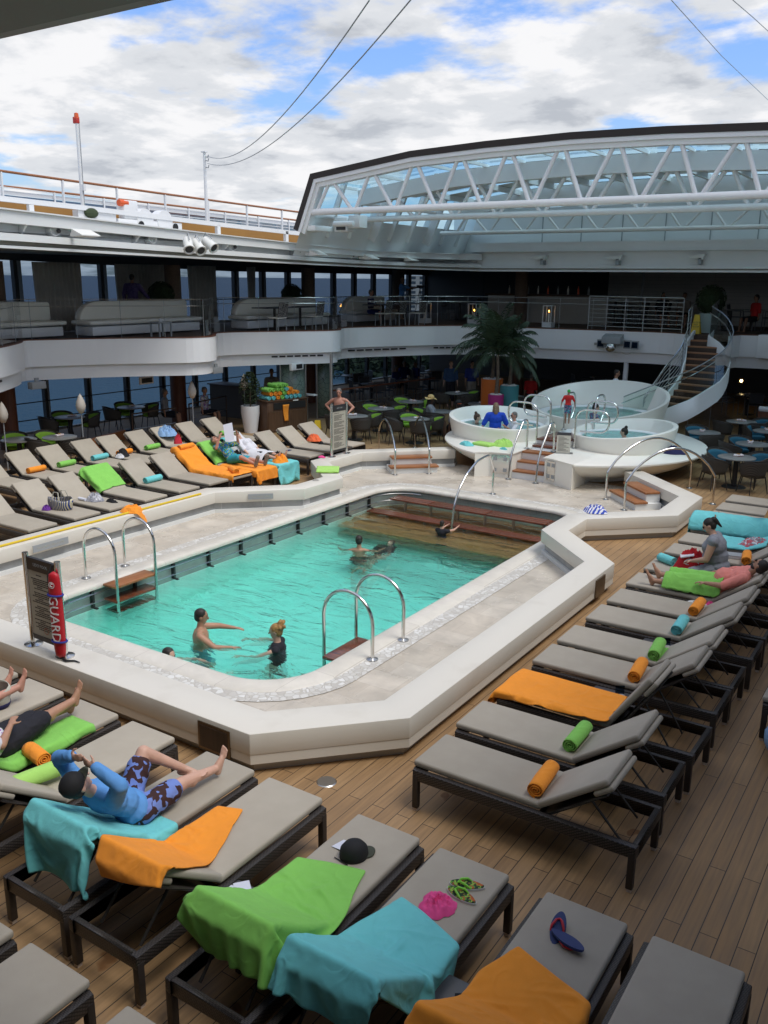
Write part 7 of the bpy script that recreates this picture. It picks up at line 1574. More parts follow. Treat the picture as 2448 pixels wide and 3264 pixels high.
def foot(mb, an, d, up, s=1):
    d = Vector(d).normalized(); up = Vector(up); up = (up-d*up.dot(d)).normalized(); x = d.cross(up)
    capsule(mb, an-d*.03*s-up*.035*s, an+d*.08*s-up*.035*s, .034*s, .032*s, 10); capsule(mb, an, an+d*.10*s-up*.03*s, .036*s, .022*s, 10); mb.ell(an+d*.125*s-up*.045*s, (.043*s, .05*s, .018*s), 10, Matrix((x, d, up)).transposed())
    for k, (o_, L, r) in enumerate(((-.03, .045, .013), (-.012, .045, .0095), (.004, .04, .009), (.019, .034, .0085), (.032, .026, .008))): a = an+d*.15*s+x*o_*s-up*.045*s; capsule(mb, a, a+d*L*s, r*s, r*.9*s, 7)
def person(label, P, U, Fw, s=1.0, arms=None, legs=None, head=None, sk='fair', hair='hair_dark', hairstyle='short', vox=.013, build=1.0, tops=None, bottoms=None, sleeve=.9, shortlen=.75, hands=True, group=None, face=True, beard=False, glasses=False, belly=0, dress=False, female=False, grow=.016, shoulders=.185):
    """P pelvis, U spine direction, Fw the way the chest faces; arms/legs are lists of joint directions in the body's own frame (right, forward, up)."""
    P = Vector(P); r, f, u = basis(Fw, U); W3 = lambda v: r*v[0]+f*v[1]+u*v[2]
    t = empty('person', P, label, 'person', group); O = Vector((0, 0, 0)); b = MB(); s_ = s*1.0; bw = build
    neck = O+u*.50*s; ch = O+u*.34*s+f*.01; J = {'neck': neck}
    b.ell(O+u*.02*s, (.155*s*bw, .115*s*bw, .12*s), 14, Matrix((r, f, u)).transposed()); b.ell(O+u*.17*s+f*(.01+belly*.5), (.135*s*bw, (.10+belly)*s*bw, .15*s), 14, Matrix((r, f, u)).transposed()); b.ell(O+u*.35*s, (.165*s*bw, .105*s*bw, .17*s), 14, Matrix((r, f, u)).transposed())
    if female:
        for q in (-1, 1): b.ell(O+u*.34*s+r*.075*q*s+f*.075*s*bw, .062*s*bw, 10)
    capsule(b, neck-u*.04*s+r*.12*s, neck-u*.04*s-r*.12*s, .055*s*bw, .055*s*bw); hd = W3((head or {}).get('dir', (0, .12, 1))).normalized(); hc = neck+hd*.175*s; capsule(b, neck-u*.03*s, neck+hd*.10*s, .056*s, .050*s)
    look = W3((head or {}).get('look', (0, 1, 0))); hr, hf, hu = basis(look, hd); HM = Matrix((hr, hf, hu)).transposed()
    hp = lambda x, y, z: hc+hr*x*s+hf*y*s+hu*z*s
    b.ell(hc+hu*.02*s, (.074*s, .092*s, .098*s), 14, HM); b.ell(hp(0, .022, -.045), (.056*s, .062*s, .062*s), 12, HM); b.ell(hp(0, .055, -.088), (.028*s, .024*s, .020*s), 8, HM)
    capsule(b, hp(0, .088, .012), hp(0, .108, -.024), .010*s, .015*s, 8)
    for q in (-1, 1): b.ell(hp(.074*q, -.005, -.005), (.010*s, .020*s, .030*s), 8, HM)
    b.ell(hp(0, .080, -.055), (.024*s, .012*s, .009*s), 8, HM)
    top = MB(); bot = MB()
    g = grow*s
    def infl(c, rad): top.ell(c, tuple(x+g for x in rad), 14, Matrix((r, f, u)).transposed())
    infl(O+u*.17*s+f*(.01+belly*.5), (.135*s*bw, (.10+belly)*s*bw, .16*s)); infl(O+u*.35*s, (.165*s*bw, .105*s*bw, .165*s)); capsule(top, neck-u*.05*s+r*.12*s, neck-u*.05*s-r*.12*s, .055*s*bw+g, .055*s*bw+g); top.ell(O+u*.03*s, (.155*s*bw+g, .115*s*bw+g, .10*s), 14, Matrix((r, f, u)).transposed())
    if female:
        for q in (-1, 1): top.ell(O+u*.34*s+r*.075*q*s+f*.075*s*bw, .062*s*bw+g, 10)
    bot.ell(O+u*.0*s, (.155*s*bw+g, .115*s*bw+g, .115*s), 14, Matrix((r, f, u)).transposed())
    for q, nm in ((1, 'R'), (-1, 'L')):
        sh = neck-u*.055*s+r*q*shoulders*s*(.5+.5*bw); A = (arms or {}).get(nm, ((.15*q, 0, -1), (.1*q, .15, -1))); el = sh+W3(A[0]).normalized()*.285*s; wr = el+W3(A[1]).normalized()*.245*s
        capsule(b, sh, el, .050*s*bw, .038*s*bw); capsule(b, el, wr, .039*s*bw, .026*s); pn = W3(A[2]) if len(A) > 2 else -r*q; hdz_ = W3(A[3]) if len(A) > 3 else wr-el
        if hands: hand(b, wr, hdz_, pn, s, .45 if len(A) < 5 else A[4], q)
        se = sh.lerp(el, min(1, sleeve)); capsule(top, sh, se, .052*s*bw+g, .043*s*bw+g)
        if sleeve > 1: capsule(top, el, el.lerp(wr, sleeve-1), .041*s*bw+g, .032*s+g)
        hj = O+r*q*.088*s-u*.03*s; G = (legs or {}).get(nm, ((0, 0, -1), (0, 0, -1), (0, 1, 0))); kn = hj+W3(G[0]).normalized()*.43*s; an = kn+W3(G[1]).normalized()*.415*s
        capsule(b, hj, kn, .083*s*bw, .054*s*bw); capsule(b, kn, an, .053*s*bw, .036*s); cd_ = kn.lerp(an, .3)-W3(G[2])*.016*s; b.ell(cd_, .05*s*bw, 10)
        fd = W3(G[2]).normalized(); upv = (kn-an).normalized() if abs(fd.dot((kn-an).normalized())) < .8 else u
        foot(b, an, fd, upv if len(G) < 4 else W3(G[3]), s)
        capsule(bot, hj, hj.lerp(kn, min(1, shortlen)), .086*s*bw+g, (.072 if shortlen < .8 else .06)*s*bw+g*1.3)
        if shortlen > 1: capsule(bot, kn, kn.lerp(an, shortlen-1), .06*s*bw+g, .045*s+g)
        J['wr'+nm] = wr; J['kn'+nm] = kn; J['an'+nm] = an; J['sh'+nm] = sh; J['el'+nm] = el
    body = melt(b, 'body', 'skin_'+sk, t, vox, 3)
    wrk = (lambda co: .008*s*(1-abs(noise.noise(co*11+P)))**3-.002)
    if tops: melt(top, 'shirt' if not dress else 'dress', tops, t, vox*1.4, 3, wrk)
    if bottoms: melt(bot, 'shorts' if shortlen <= 1.0 else 'trousers', bottoms, t, vox*1.4, 3, wrk)
    if face:
        e = MB()
        for q in (-1, 1): e.ell(hp(.030*q, .083, .012), (.011*s, .008*s, .006*s), 8, HM); capsule(e, hp(.016*q, .092, .032), hp(.046*q, .082, .033), .0045*s, .0035*s, 6)
        e.build('eyes_and_brows', 'hair_dark', t)
    h = MB()
    if hairstyle != 'bald':
        h.ell(hp(0, -.014, .038), (.081*s, .094*s, .088*s), 14, HM); h.ell(hp(0, -.04, .0), (.076*s, .066*s, .085*s), 12, HM)
        if hairstyle == 'long': capsule(h, hp(0, -.05, .0), hp(0, -.06, -.17), .075*s, .06*s); [capsule(h, hp(.06*q, -.01, .0), hp(.07*q, -.02, -.13), .028*s, .03*s) for q in (-1, 1)]
        if hairstyle == 'bun': h.ell(hp(0, -.06, .13), .045*s, 10)
        if hairstyle == 'curly':
            rnd = random.Random(3); [h.ell(hp(rnd.gauss(0, .028), -.065+rnd.gauss(0, .022), .085+rnd.gauss(0, .025)), .030*s, 8) for _ in range(34)]
        if hairstyle == 'pony': h.ell(hp(0, -.10, .06), .05*s, 10); capsule(h, hp(0, -.12, .04), hp(0, -.15, -.08), .035*s, .015*s)
        hm = melt(h, 'hair', hair, t, max(vox*.9, .009), 2, (lambda co: .006*s*noise.noise(co*60)) if hairstyle == 'curly' else None)
    if beard: bd = MB(); bd.ell(hp(0, .030, -.070), (.060*s, .062*s, .045*s), 12, HM); melt(bd, 'beard', hair, t, vox*.8, 2)
    if glasses:
        gl = MB(); [gl.ell(hp(.032*q, .092, .014), (.025*s, .010*s, .019*s), 10, HM) for q in (-1, 1)]; gl.bar(hp(-.07, .07, .018), hp(.07, .07, .018), .004, .004); gl.build('sunglasses', 'shade', t, smooth=True)
    J['head'] = hc; J['H'] = hp; J['HM'] = HM; t_ = t; 
    return t, J
def hatc(t, J, kind, m1, m2='cap_brim', s=1.0):
    hp = J['H']; HM = J['HM']; mb = MB(); q = [hp(0, 0, 0)]
    def tr(v): return hp(v[0], v[1], v[2])
    mb.lathe([(.088, .0), (.09, .04), (.078, .085), (.045, .115), (0, .122)], n=20, sy=1.15); mb.v = [tr((v.x, v.y-.012, v.z+.028)) for v in mb.v]; mb.build('hat_crown', m1, t, smooth=True, solid=.003)
    mb = MB()
    if kind == 'cap': mb.grid(lambda i, j: Vector((.08*math.sin((i-.5)*2.4)*(1-.1*j), .09*math.cos((i-.5)*2.4)+.075*j*math.cos((i-.5)*2.6), -.006*j)), 10, 3)
    elif kind == 'capback': mb.grid(lambda i, j: Vector((.08*math.sin((i-.5)*2.4)*(1-.1*j), -.10*math.cos((i-.5)*2.4)-.07*j*math.cos((i-.5)*2.6), -.006*j)), 10, 3)
    else: mb.grid(lambda i, j: Vector(((.088+.10*j)*math.cos(2*PI*i), (.10+.10*j)*math.sin(2*PI*i), -.012*j+.02*j*math.sin(6*PI*i))), 30, 3)
    mb.v = [tr((v.x, v.y-.012, v.z+.032)) for v in mb.v]; mb.build('hat_brim', m2, t, smooth=True, solid=.003)
GP = 'people in the large pool'
def swimmer(u, v, hu_, hv_, face_uv, label, depth=None, **k):
    W = at(u, v, WZ); hz_ = av(hu_, hv_, W).z; dd = face_uv; sc_ = k.pop('s', 1.0); k.setdefault('sk', 'tan')
    lean = k.pop('U', (0, 0, 1)); P = Vector((W.x, W.y, hz_-.675*sc_)); return person(label, P, lean, dd, s=sc_, group=GP, **k)
right_ = Vector((rgt.x, rgt.y, 0)).normalized(); away = Vector((fwd.x, fwd.y, 0)).normalized()
def dirw(a, b, c=0): return right_*a+away*b+Vector((0, 0, c))
# man and woman in the near part of the pool
person_args = dict(vox=.011)
swimmer(640, 2036, 634, 1965, dirw(1, .15), 'broad man standing chest deep in the pool, arm reaching right', sk='tan', hair='hair_dark', build=1.16, belly=.03, bottoms='shorts_teal', arms={'R': ((.5, .75, -.45), (.1, 1, .0), (0, 0, -1)), 'L': ((-.3, .8, -.15), (.35, 1, -.05), (0, 0, -1))}, legs={'R': ((.1, .35, -1), (0, -.25, -1), (0, 1, -.3)), 'L': ((-.1, .1, -1), (0, -.1, -1), (0, 1, -.3))}, head={'look': (.0, 1, .1)}, **person_args)
swimmer(885, 2058, 888, 2012, dirw(-1, .1), 'woman with blond curls in a black swimsuit standing in the pool', sk='fair', hair='hair_blond', hairstyle='curly', build=1.05, female=True, tops='shorts_dark', bottoms='shorts_dark', sleeve=.02, shortlen=.12, arms={'R': ((.45, .8, -.35), (0, 1, -.15), (0, 0, -1)), 'L': ((-.4, .85, -.35), (.1, 1, -.25), (0, 0, -1))}, legs={'R': ((.1, .3, -1), (0, -.4, -1), (0, 1, -.2)), 'L': ((-.1, .5, -1), (0, -.6, -1), (0, 1, -.2))}, **person_args)
swimmer(535, 2098, 525, 2090, dirw(1, -.6), 'dark haired swimmer low in the water behind the near pool edge', sk='fair', hair='hair_dark', arms={'R': ((.8, .6, .2), (1, .3, .0)), 'L': ((-.3, 1, .3), (0, 1, 0))}, **person_args)
swimmer(1144, 1752, 1147, 1724, dirw(.1, 1), 'boy seen from behind standing in the middle of the pool', sk='tan', hair='hair_dark', s=.9, bottoms='shorts_dark', arms={'R': ((.8, .4, -.5), (.3, .8, -.1)), 'L': ((-.8, .4, -.5), (-.3, .8, -.1))}, vox=.013)
swimmer(1205, 1742, 1189, 1722, dirw(-.6, -.8), 'girl with wet dark hair swimming beside the boy, face up', sk='fair', hair='hair_dark', hairstyle='long', s=.92, U=(.0, .9, .55), head={'dir': (0, .5, 1), 'look': (0, 1, .2)}, legs={'R': ((.1, -.2, -1), (0, 0, -1), (0, .3, -1)), 'L': ((-.1, .2, -1), (0, -.3, -1), (0, .3, -1))}, tops='shorts_dark', vox=.013)
swimmer(1408, 1699, 1406, 1670, dirw(.5, .9), 'child in a black life vest holding the swan neck rail', sk='fair', hair='hair_dark', s=.62, tops='shorts_dark', sleeve=.3, bottoms='navy_shirt', arms={'R': ((.5, .9, .0), (.2, 1, .3)), 'L': ((.1, 1, -.1), (.5, 1, .4))}, vox=.011)
# shirtless man
c = at(1083, 1428); t, J = person('shirtless moustached man with a white towel round his waist, hands on hips', c+Vector((0, 0, .94)), (0, 0, 1), dirw(-.35, -1), sk='red', hair='hair_grey', build=1.1, belly=.03, s=1.0, arms={'R': ((.85, -.1, -.6), (-.75, .25, -.75), (-1, 0, 0)), 'L': ((-.75, -.25, -.75), (.35, .75, -.6), (1, 0, 0))}, head={'look': (-.2, 1, -.35), 'dir': (0, .25, 1)}, bottoms='shirt_white', shortlen=1.0, grow=.03, vox=.012)
mb = MB(); J_ = J; mb.grid(lambda i, j: Vector(((.19+.03*j+.012*math.sin(22*PI*i))*math.cos(2*PI*i), (.15+.05*j+.012*math.sin(22*PI*i))*math.sin(2*PI*i), .06-.72*j)), 60, 8); o = mb.build('waist_towel', 'shirt_white', t, smooth=True, solid=.008); o.rotation_euler = (0, 0, math.atan2(dirw(-.35, -1).y, dirw(-.35, -1).x)-PI/2)
# hot tub people
GT = 'people in the hot tubs'
c = ay(1581, 1297, 21.7); person('woman in a bright blue shirt standing in the left hot tub', (c.x, c.y, c.z-.66), (0, 0, 1), dirw(.05, 1), sk='red', hair='hair_lb', hairstyle='long', build=1.08, female=True, s=.98, tops='shirt_blue', sleeve=.95, bottoms='shorts_dark', grow=.024, arms={'R': ((.5, .1, -1), (.35, .2, -1)), 'L': ((-.5, .1, -1), (-.35, .2, -1))}, vox=.012, group=GT)
def hp_(u, v, x=None, d=0, z=None):    # place a head centre sighted at depth y
    return ay(u, v, d)
def bust(u, v, y, face_, label, z0=None, s=1.0, **k):
    h = ay(u, v, y); P = Vector((h.x, h.y, h.z-.675*s)); return person(label, P, k.pop('U', (0, 0, 1)), face_, s=s, group=k.pop('group', GT), **k)
SIT = {'R': ((.15, 1, -.05), (0, .1, -1), (0, 1, 0)), 'L': ((-.15, 1, -.05), (0, .1, -1), (0, 1, 0))}
bust(1519, 1331, 22.1, dirw(1, .1), 'woman with a top knot sitting in the left hot tub', hair='hair_brown', hairstyle='bun', legs=SIT, tops='shorts_dark', sleeve=.02, female=True, vox=.013)
t, J = bust(1641, 1325, 21.7, dirw(-1, -.3), 'man in sunglasses and a white shirt in the left hot tub', sk='red', hair='hair_grey', legs=SIT, tops='shirt_white', glasses=True, vox=.013, arms={'R': ((.2, .5, -.9), (-.2, .8, .2)), 'L': ((-.3, .6, -.6), (0, .9, .6))}, s=.9); 
c = at(1805, 1349, 1.02); t, J = person('child in a red shirt and green swim cap standing in the largest hot tub', (c.x, c.y+.05, 1.50), (0, 0, 1), dirw(.1, 1), s=.53, sk='mid', tops='shirt_red', bottoms='printed_swim', hairstyle='bald', sleeve=.9, arms={'R': ((.5, 0, -1), (.15, 0, -1)), 'L': ((-.5, 0, -1), (-.15, 0, -1))}, vox=.011, group=GT); hp = J['H']; mb = MB(); mb.ell(hp(0, -.005, .035), (.084*.53, .10*.53, .09*.53), 14, J['HM']); mb.build('swim_cap', 'green_cap', t, smooth=True)
bust(1897, 1300, 23.6, dirw(.9, .2), 'dark haired woman in a printed swimsuit at the largest hot tub', hair='hair_dark', hairstyle='bun', legs=SIT, tops='printed_swim', sleeve=.02, female=True, vox=.013, arms={'R': ((.5, -.1, -1), (.1, .3, -1)), 'L': ((-.4, .2, -1), (0, .4, -1))}, head={'look': (0, 1, .1)})
bust(1992, 1378, 22.2, dirw(-.8, .5), 'dark haired bather whose head shows in the right hot tub', hair='hair_dark', hairstyle='bun', legs=SIT, vox=.013)
# guests behind the tubs and at the tables
GS = 'guests in the shade behind the pool'
bust(1964, 1190, 27.8, dirw(.9, -.3), 'man in a pale patterned shirt behind the largest hot tub', sk='tan', hair='hair_dark', tops='shirt_white', legs=SIT, vox=.016, group=GS, hands=False)
def seated(u, v, zt, face_, label, s=1.0, fl=0, **k):   # head sighted, seated on a chair: head centre 1.17 m over the floor
    h = at(u, v, fl+.47+.675*s); P = Vector((h.x, h.y, fl+.47)); return person(label, P, (0, 0, 1), face_, s=s, legs=k.pop('legs', SIT), group=k.pop('group', GS), vox=k.pop('vox', .021), **k)
t, J = seated(1372, 1272, 0, dirw(1, -.1), 'woman in a straw hat and grey shirt eating at a table', sk='dark', hair='hair_dark', hairstyle='long', tops='shirt_grey', build=1.15, female=True, bottoms='shorts_dark', arms={'R': ((.1, .5, -.9), (0, 1, .1)), 'L': ((-.1, .5, -.9), (0, 1, .1))}, vox=.014); hatc(t, J, 'wide', 'straw', 'straw')
t, J = seated(1462, 1290, 0, dirw(-.3, 1), 'man in an orange backwards cap seen from behind at a table', sk='dark', hair='hair_dark', tops='shirt_grey', build=1.2, bottoms='shorts_dark', vox=.014); hatc(t, J, 'capback', 'cap_black', 'orange_l')
def standing(u, v, face_, label, s=1.0, fl=0, hz=1.62, **k):
    h = at(u, v, fl+hz*s); P = Vector((h.x, h.y, fl+.945*s)); return person(label, P, (0, 0, 1), face_, s=s, group=k.pop('group', GS), vox=k.pop('vox', .021), **k)
standing(1438, 1160, dirw(0, -1), 'standing person in a denim shirt near the tables', sk='fair', hair='hair_lb', tops='denim', bottoms='shorts_dark', shortlen=1.6, sleeve=1.3, build=1.1)
standing(1505, 1160, dirw(.3, -1), 'standing man in a navy shirt and khaki shorts', sk='mid', hair='hair_dark', tops='navy_shirt', bottoms='khaki', build=1.15)
standing(865, 1186, dirw(.4, -1), 'dim standing person beside the etched glass', sk='mid', hair='hair_dark', tops='khaki', bottoms='shorts_dark')
for u, v, a, lab in ((1262, 1172, .8, 'left shaded guest at the far window table'), (1288, 1158, .2, 'middle shaded guest at the far window table'), (1326, 1160, -.8, 'right shaded guest at the far window table')): seated(u, v, 0, dirw(a, -.5), lab, sk='mid', hair='hair_grey', tops='navy_shirt', bottoms='shorts_dark', hands=False, face=False)
seated(523, 1250, 0, dirw(1, .1), 'grey haired man in a pale shirt by the left windows', sk='tan', hair='hair_grey', tops='shirt_grey', bottoms='shorts_dark', hands=False)
seated(650, 1244, 0, dirw(1, -.2), 'grey haired woman in a patterned shirt behind the teardrop lamp', sk='tan', hair='hair_grey', tops='floral_white', bottoms='shorts_dark', female=True, hands=False)
seated(1694, 1200, 0, dirw(.5, 1), 'grey haired person in a red top behind the palm pots', sk='tan', hair='hair_grey', tops='shirt_red', bottoms='shorts_dark', hands=False)
# upper deck guests
GU = 'guests on the upper deck'
def upst(u, v, x, face_, label, seat=False, y=None, s=1.0, **k):
    h = ax(u, v, x) if y is None else ay(u, v, y); dz = (.47+.675*s) if seat else 1.62*s; P = Vector((h.x, h.y, UZ+(.47 if seat else .945*s)))
    return person(label, P, (0, 0, 1), face_, s=s, legs=SIT if seat else None, group=GU, vox=.019, **k)
upst(420, 892, -22.3, dirw(.1, 1), 'person in a dark violet blouse standing at the upper deck windows', sk='mid', hair='hair_dark', tops='violet_shirt', bottoms='shorts_dark', sleeve=1.8, build=1.15, arms={'L': ((-.3, 0, -1), (-.1, .2, -1)), 'R': ((.6, .2, -.9), (.5, .4, -.7))})
upst(1181, 940, -19.6, dirw(.7, -.2), 'white haired man in a striped shirt reading on the upper deck', seat=True, sk='red', hair='hair_grey', tops='rugby', bottoms='navy_shirt', sleeve=1.0, arms={'R': ((.1, .5, -.8), (0, 1, .0)), 'L': ((-.1, .5, -.8), (0, 1, .0))})
t, J = upst(1281, 905, -20.5, dirw(1, .2), 'man in a blue shirt filming with a camera on a tripod', sk='mid', hairstyle='bald', tops='shirt_sky', bottoms='khaki', arms={'R': ((.1, .9, -.3), (0, 1, .1)), 'L': ((-.1, .7, -.6), (0, 1, .2))})
p = J['wrR']+t.location; q = Vector((p.x+.25, p.y, UZ)); tp = empty('camera_tripod', q, 'video camera on a thin tripod beside the man in blue', 'tripod'); MB().box((0, 0, p.z-UZ+.03), (.28, .10, .12)).build('camera_body', 'black', tp); MB().box((.2, 0, p.z-UZ+.05), (.14, .07, .07)).build('camera_lens', 'black', tp)
for k in range(3): MB().tube([(0, 0, p.z-UZ-.04), (.28*math.cos(k*2.1), .28*math.sin(k*2.1), 0)], .012, 6).build('tripod_leg', 'black', tp)
upst(2113, 955, 0, dirw(0, -1), 'dim guest in a dark hat before the grey slatted wall', seat=True, y=35, sk='mid', hair='hair_dark', hairstyle='long', tops='shorts_dark', hands=False, bottoms='shorts_dark')
upst(2182, 958, 0, dirw(-.5, -1), 'dim guest in brown right of the guest in the dark hat', seat=True, y=35.3, sk='mid', hair='hair_brown', tops='khaki', hands=False, bottoms='shorts_dark')
upst(2413, 952, 0, dirw(-1, -.2), 'guest in a dark red shirt at the far right of the upper deck', seat=True, y=33.4, sk='mid', hair='hair_dark', tops='shirt_red', hands=False, bottoms='shorts_dark')
# ---------------------------------------------------------------- people lying on loungers; local frame x foot->head
GL = 'people on the sun loungers'
def lying(lg, label, xp=1.14, th=36, yo=0, recl=None, zo=.10, **k):
    Mx = lg.matrix_basis.to_3x3(); P = LP(lg, xp, yo)+Vector((0, 0, zo)); a = R(recl if recl is not None else th); U = Mx @ Vector((math.cos(a), 0, math.sin(a))); Fw = Mx @ Vector((-math.sin(a), 0, math.cos(a)))
    return person(label, P, U, Fw, group=GL, **k)
def lf(a, *v):    # vectors given in the lounger frame (toe, left, up) -> body frame (right, forward, up) for a spine raised by a
    a = R(a); U = Vector((math.cos(a), 0, math.sin(a))); Fw = Vector((-math.sin(a), 0, math.cos(a))); Rr = Fw.cross(U); v = Vector(v); return (v.dot(Rr), v.dot(Fw), v.dot(U))
A3 = 36
# man in pink
t, J = lying(LR[7], 'bearded man in a pink shirt lying under a green towel in the right row', xp=1.20, s=.98, sk='tan', hair='hair_dark', beard=True, glasses=True, build=1.2, belly=.05, tops='shirt_pink', bottoms='shorts_dark', sleeve=.9, zo=.085, head={'dir': lf(A3, .75, 0, .75), 'look': lf(A3, -.8, .35, .5)},
  legs={'R': (lf(A3, -1, .12, .04), lf(A3, -1, .02, -.03), lf(A3, -.45, .0, 1), lf(A3, 1, 0, .4)), 'L': (lf(A3, -1, -.18, .04), lf(A3, -1, -.10, -.03), lf(A3, -.45, .0, 1), lf(A3, 1, 0, .4))},
  arms={'R': (lf(A3, -.85, .30, -.25), lf(A3, -.8, -.1, -.2), lf(A3, 0, 0, -1)), 'L': (lf(A3, -.75, -.35, -.4), lf(A3, -.95, .10, -.05), lf(A3, 0, 0, -1))}, vox=.009)
def wrap(lg, x0, x1, c, label, h=.13, w_=.33, seed=1, th=36, legs=2, yo=0, name='towel'):
    def fn(i, j):
        x = x0+(x1-x0)*i; s = (j-.5)*2*w_; base = max(0, (1-abs(s/w_)**3))*h*(.85+.15*i); gap = .09*math.exp(-((s)/.07)**2)*(1.05-i) if legs == 2 else 0; z = surf(x, th)+max(.012, base-gap)+.024*max(-.3, fold(x*1.2, s*1.2, seed))+.014
        if abs(s) > .31: z -= (abs(s)-.31)*1.2
        return Vector((x, s+yo, z))
    o = MB().grid(fn, 50, 34).build(name, 'towel_'+c, smooth=True, solid=.008, ang=85); o.location = lg.location; o.rotation_euler = lg.rotation_euler; return tag(o, label, 'towel', 'towels over people')
wrap(LR[7], .50, 1.30, 'green', 'green towel over the legs of the man in pink', h=.25, w_=.31, seed=61)
# woman in grey sitting on the next lounger
t, J = person('woman with a dark ponytail in a grey sleeveless top sitting and reading', LP(LR[8], 1.02, -.02)+Vector((0, 0, .12)), (-.22, .02, 1), (-1, -.1, 0), s=.97, sk='fair', hair='hair_dark', hairstyle='pony', female=True, build=1.38, belly=.03, tops='shirt_grey', bottoms='shirt_grey', sleeve=.05, shortlen=.9, glasses=True,
  head={'dir': (0, .35, 1), 'look': (0, 1, -.6)}, arms={'R': ((.1, .45, -.9), (-.15, .9, -.15), (0, 0, -1)), 'L': ((-.15, .45, -.9), (.35, .9, -.1), (0, 0, -1))},
  legs={'R': ((.25, 1, .1), (-.3, .35, -.35), (-.3, .8, .1)), 'L': ((-.45, 1, .05), (.9, .25, -.12), (.8, .6, 0))}, vox=.010, group=GL)
p = t.location+(J['wrR']+J['wrL'])/2+Vector((-.09, 0, .03)); o = MB().bb(-.10, .10, -.08, .08, 0, .015).build('book', 'shirt_white'); o.location = p; o.rotation_euler = (0, R(-15), .3); tag(o, 'open white book in the hands of the woman in grey', 'book')
# person under the turquoise towel
t, J = lying(LR[11], 'person in a white shirt under a turquoise towel reading a tablet', xp=1.28, s=.98, sk='tan', hair='hair_dark', build=1.1, tops='shirt_white', bottoms='shorts_dark', zo=.085, head={'dir': lf(A3, .8, 0, .6), 'look': lf(A3, -.8, 0, .5)}, legs={'R': (lf(A3, -1, .1, .12), lf(A3, -1, .0, -.12), lf(A3, -.3, 0, 1), lf(A3, 1, 0, .3)), 'L': (lf(A3, -1, -.1, .12), lf(A3, -1, .0, -.12), lf(A3, -.3, 0, 1), lf(A3, 1, 0, .3))}, arms={'R': (lf(A3, -.8, .35, .0), lf(A3, -.4, -.35, .9)), 'L': (lf(A3, -.8, -.35, .0), lf(A3, -.4, .35, .9))}, vox=.012)
wrap(LR[11], -.06, 1.42, 'teal', 'long turquoise towel covering the reader at the right', h=.275, w_=.34, seed=63, legs=1)
o = MB().grid(lambda i, j: Vector((-.03*math.sin(8*j)*i, (j-.5)*.5, -.36*i)), 8, 10).build('towel', 'towel_teal', smooth=True, solid=.01); o.location = LP(LR[11], -.07, 0)+Vector((0, 0, .18)); tag(o, 'end of the turquoise towel hanging over the foot of the lounger', 'towel', 'towels over people')
p = t.location+(J['wrR']+J['wrL'])/2; o = MB().bb(-.006, .006, -.09, .09, -.02, .22).build('tablet', 'greyp', bevel=.004); o.location = p+Vector((-.05, 0, .02)); o.rotation_euler = (0, R(-20), 0); tag(o, 'grey tablet held by the reader at the right edge', 'tablet')
# man in blue, near row
t, J = lying(LF[4], 'man in a blue long sleeved shirt and black cap, arms raised over his head', xp=1.12, s=.97, sk='fair', hair='hair_dark', build=1.14, tops='shirt_sky', bottoms='hib_shorts', sleeve=1.95, shortlen=.72, recl=42, zo=.13, grow=.014,
  head={'dir': lf(42, .8, 0, .75), 'look': lf(42, -.75, .1, .6)},
  arms={'R': (lf(42, .25, .65, .9), lf(42, .15, -.85, .40), lf(42, -1, 0, 0), lf(42, .2, -1, .2)), 'L': (lf(42, .25, -.65, .9), lf(42, .15, .85, .40), lf(42, -1, 0, 0), lf(42, .2, 1, .25))},
  legs={'L': (lf(42, -.62, -.16, .80), lf(42, -.70, .42, -.58), lf(42, -.55, .85, -.05), lf(42, .2, 0, 1)), 'R': (lf(42, -.97, .06, .10), lf(42, -.98, .02, -.13), lf(42, -.45, .05, 1), lf(42, 1, 0, .4))}, vox=.0075)
hp = J['H']; hatc(t, J, 'cap', 'cap_black', 'cap_brim'); mb = MB(); 
tx = text('sleeve_print', 'SURF', .10, 'navy_shirt', t, tuple((J['shL']+J['elL'])/2+Vector((.0, -.0, .062))), (R(55), 0, R(-20)), .001) if 0 else None
# person in black shorts on LF[2]
t, J = lying(LF[2], 'person in a white flowered shirt and black shorts with crossed ankles', xp=1.16, s=1.0, sk='tan', hair='hair_grey', build=1.15, female=True, tops='floral_white', bottoms='shorts_dark', sleeve=.8, shortlen=1.12, zo=.12, grow=.022, head={'dir': lf(A3, .8, 0, .65), 'look': lf(A3, -.8, 0, .5)},
  arms={'R': (lf(A3, -.5, .45, -.2), lf(A3, -.75, -.55, .25), lf(A3, 0, 0, -1)), 'L': (lf(A3, -.5, -.45, -.2), lf(A3, -.75, .55, .25), lf(A3, 0, 0, -1))},
  legs={'R': (lf(A3, -.97, -.05, .16), lf(A3, -.98, -.10, .06), lf(A3, -.35, .0, 1), lf(A3, 1, 0, .3)), 'L': (lf(A3, -.97, .02, .06), lf(A3, -.99, .02, -.10), lf(A3, -.35, .15, 1), lf(A3, 1, 0, .3))}, vox=.009)
t, J = lying(LF[1], 'person whose bare foot shows beyond the canvas tote bag', xp=1.22, yo=.02, s=.95, sk='red', hair='hair_grey', tops='shirt_grey', bottoms='khaki', zo=.11, legs={'R': (lf(A3, -1, .1, .15), lf(A3, -1, .0, .05), lf(A3, -.35, 0, 1), lf(A3, 1, 0, .3)), 'L': (lf(A3, -1, -.05, .22), lf(A3, -1, .0, -.12), lf(A3, -.35, 0, 1), lf(A3, 1, 0, .3))}, vox=.010)
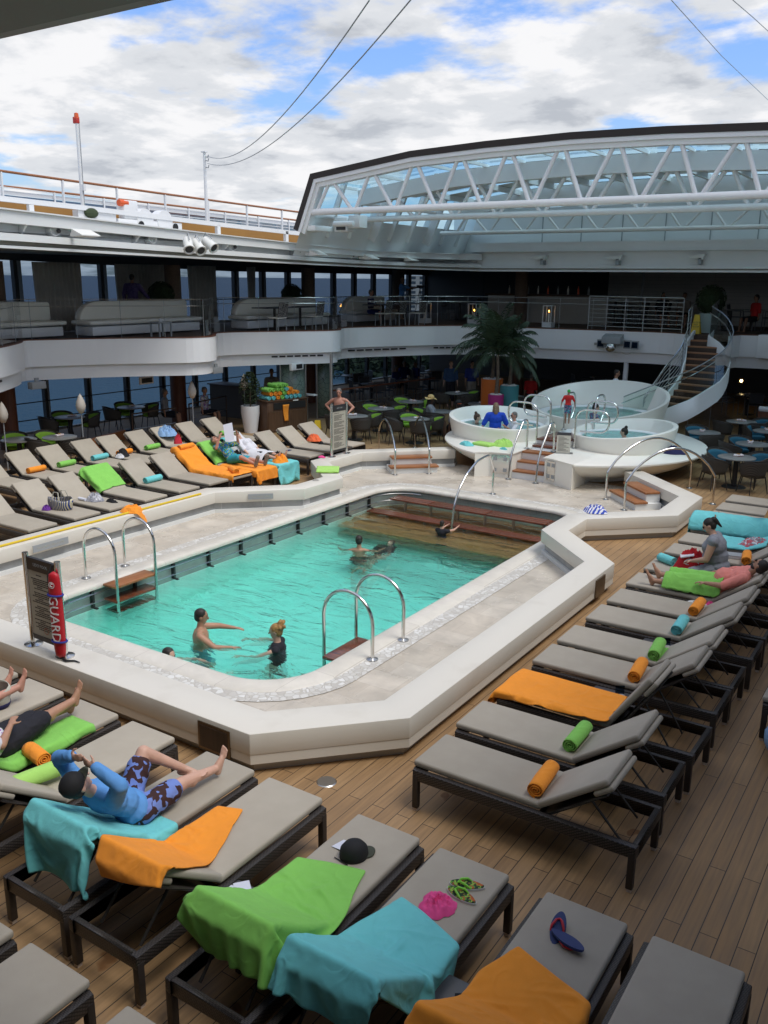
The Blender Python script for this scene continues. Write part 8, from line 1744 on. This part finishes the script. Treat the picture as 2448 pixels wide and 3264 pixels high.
# reading man and woman in the cap, left rows
t, J = lying(LL[7], 'man in a blue flowered shirt reading a paper on a green towel', xp=1.02, s=.98, sk='red', hair='hair_grey', build=1.05, tops='hawaii', bottoms='shorts_teal', zo=.12, head={'dir': lf(A3, .9, 0, .5), 'look': lf(A3, -.6, 0, .9)}, arms={'R': (lf(A3, -.55, .5, .1), lf(A3, -.15, -.3, .95)), 'L': (lf(A3, -.55, -.5, .1), lf(A3, -.15, .3, .95))},
  legs={'R': (lf(A3, -.92, .15, .28), lf(A3, -.95, -.05, -.28), lf(A3, -.35, .1, 1), lf(A3, 1, 0, .3)), 'L': (lf(A3, -.98, -.12, .06), lf(A3, -.99, -.05, -.05), lf(A3, -.35, -.1, 1), lf(A3, 1, 0, .3))}, vox=.011)
p = t.location+(J['wrR']+J['wrL'])/2; o = MB().bb(-.003, .003, -.19, .19, -.2, .2).build('newspaper', 'paper'); o.location = p+Vector((.02, 0, .10)); o.rotation_euler = (0, R(-8), R(10)); tag(o, 'sheet of paper held up by the reading man', 'newspaper')
for nm, an in (('R', J['anR']), ('L', J['anL'])):
    o = MB().box((0, 0, 0), (.02, .02, .02)) if 0 else None
    sh_ = MB(); a = an; dxy = LL[7].matrix_basis.to_3x3() @ Vector((-.35, 0, 1)).normalized(); capsule(sh_, a-dxy*.03+Vector((.03, 0, 0)), a+dxy*.19+Vector((.035, 0, 0)), .048, .044); melt(sh_, 'shoe', 'khaki', t, .012, 2)
t, J = lying(LL[8], 'woman in a camouflage cap lying under a white towel', xp=1.05, s=.95, sk='fair', hair='hair_lb', female=True, tops='shirt_white', bottoms='shorts_dark', zo=.12, head={'dir': lf(A3, .9, 0, .5), 'look': lf(A3, -.7, .25, .7)}, legs={'R': (lf(A3, -1, .1, .1), lf(A3, -1, .0, -.1), lf(A3, -.3, 0, 1), lf(A3, 1, 0, .3)), 'L': (lf(A3, -1, -.1, .1), lf(A3, -1, .0, -.1), lf(A3, -.3, 0, 1), lf(A3, 1, 0, .3))}, vox=.012); hatc(t, J, 'cap', 'camo', 'camo')
wrap(LL[8], .55, 1.72, 'white', 'white towel covering the woman in the camouflage cap', h=.22, w_=.33, seed=65, legs=1)

bpy.data.scenes.remove(TS)
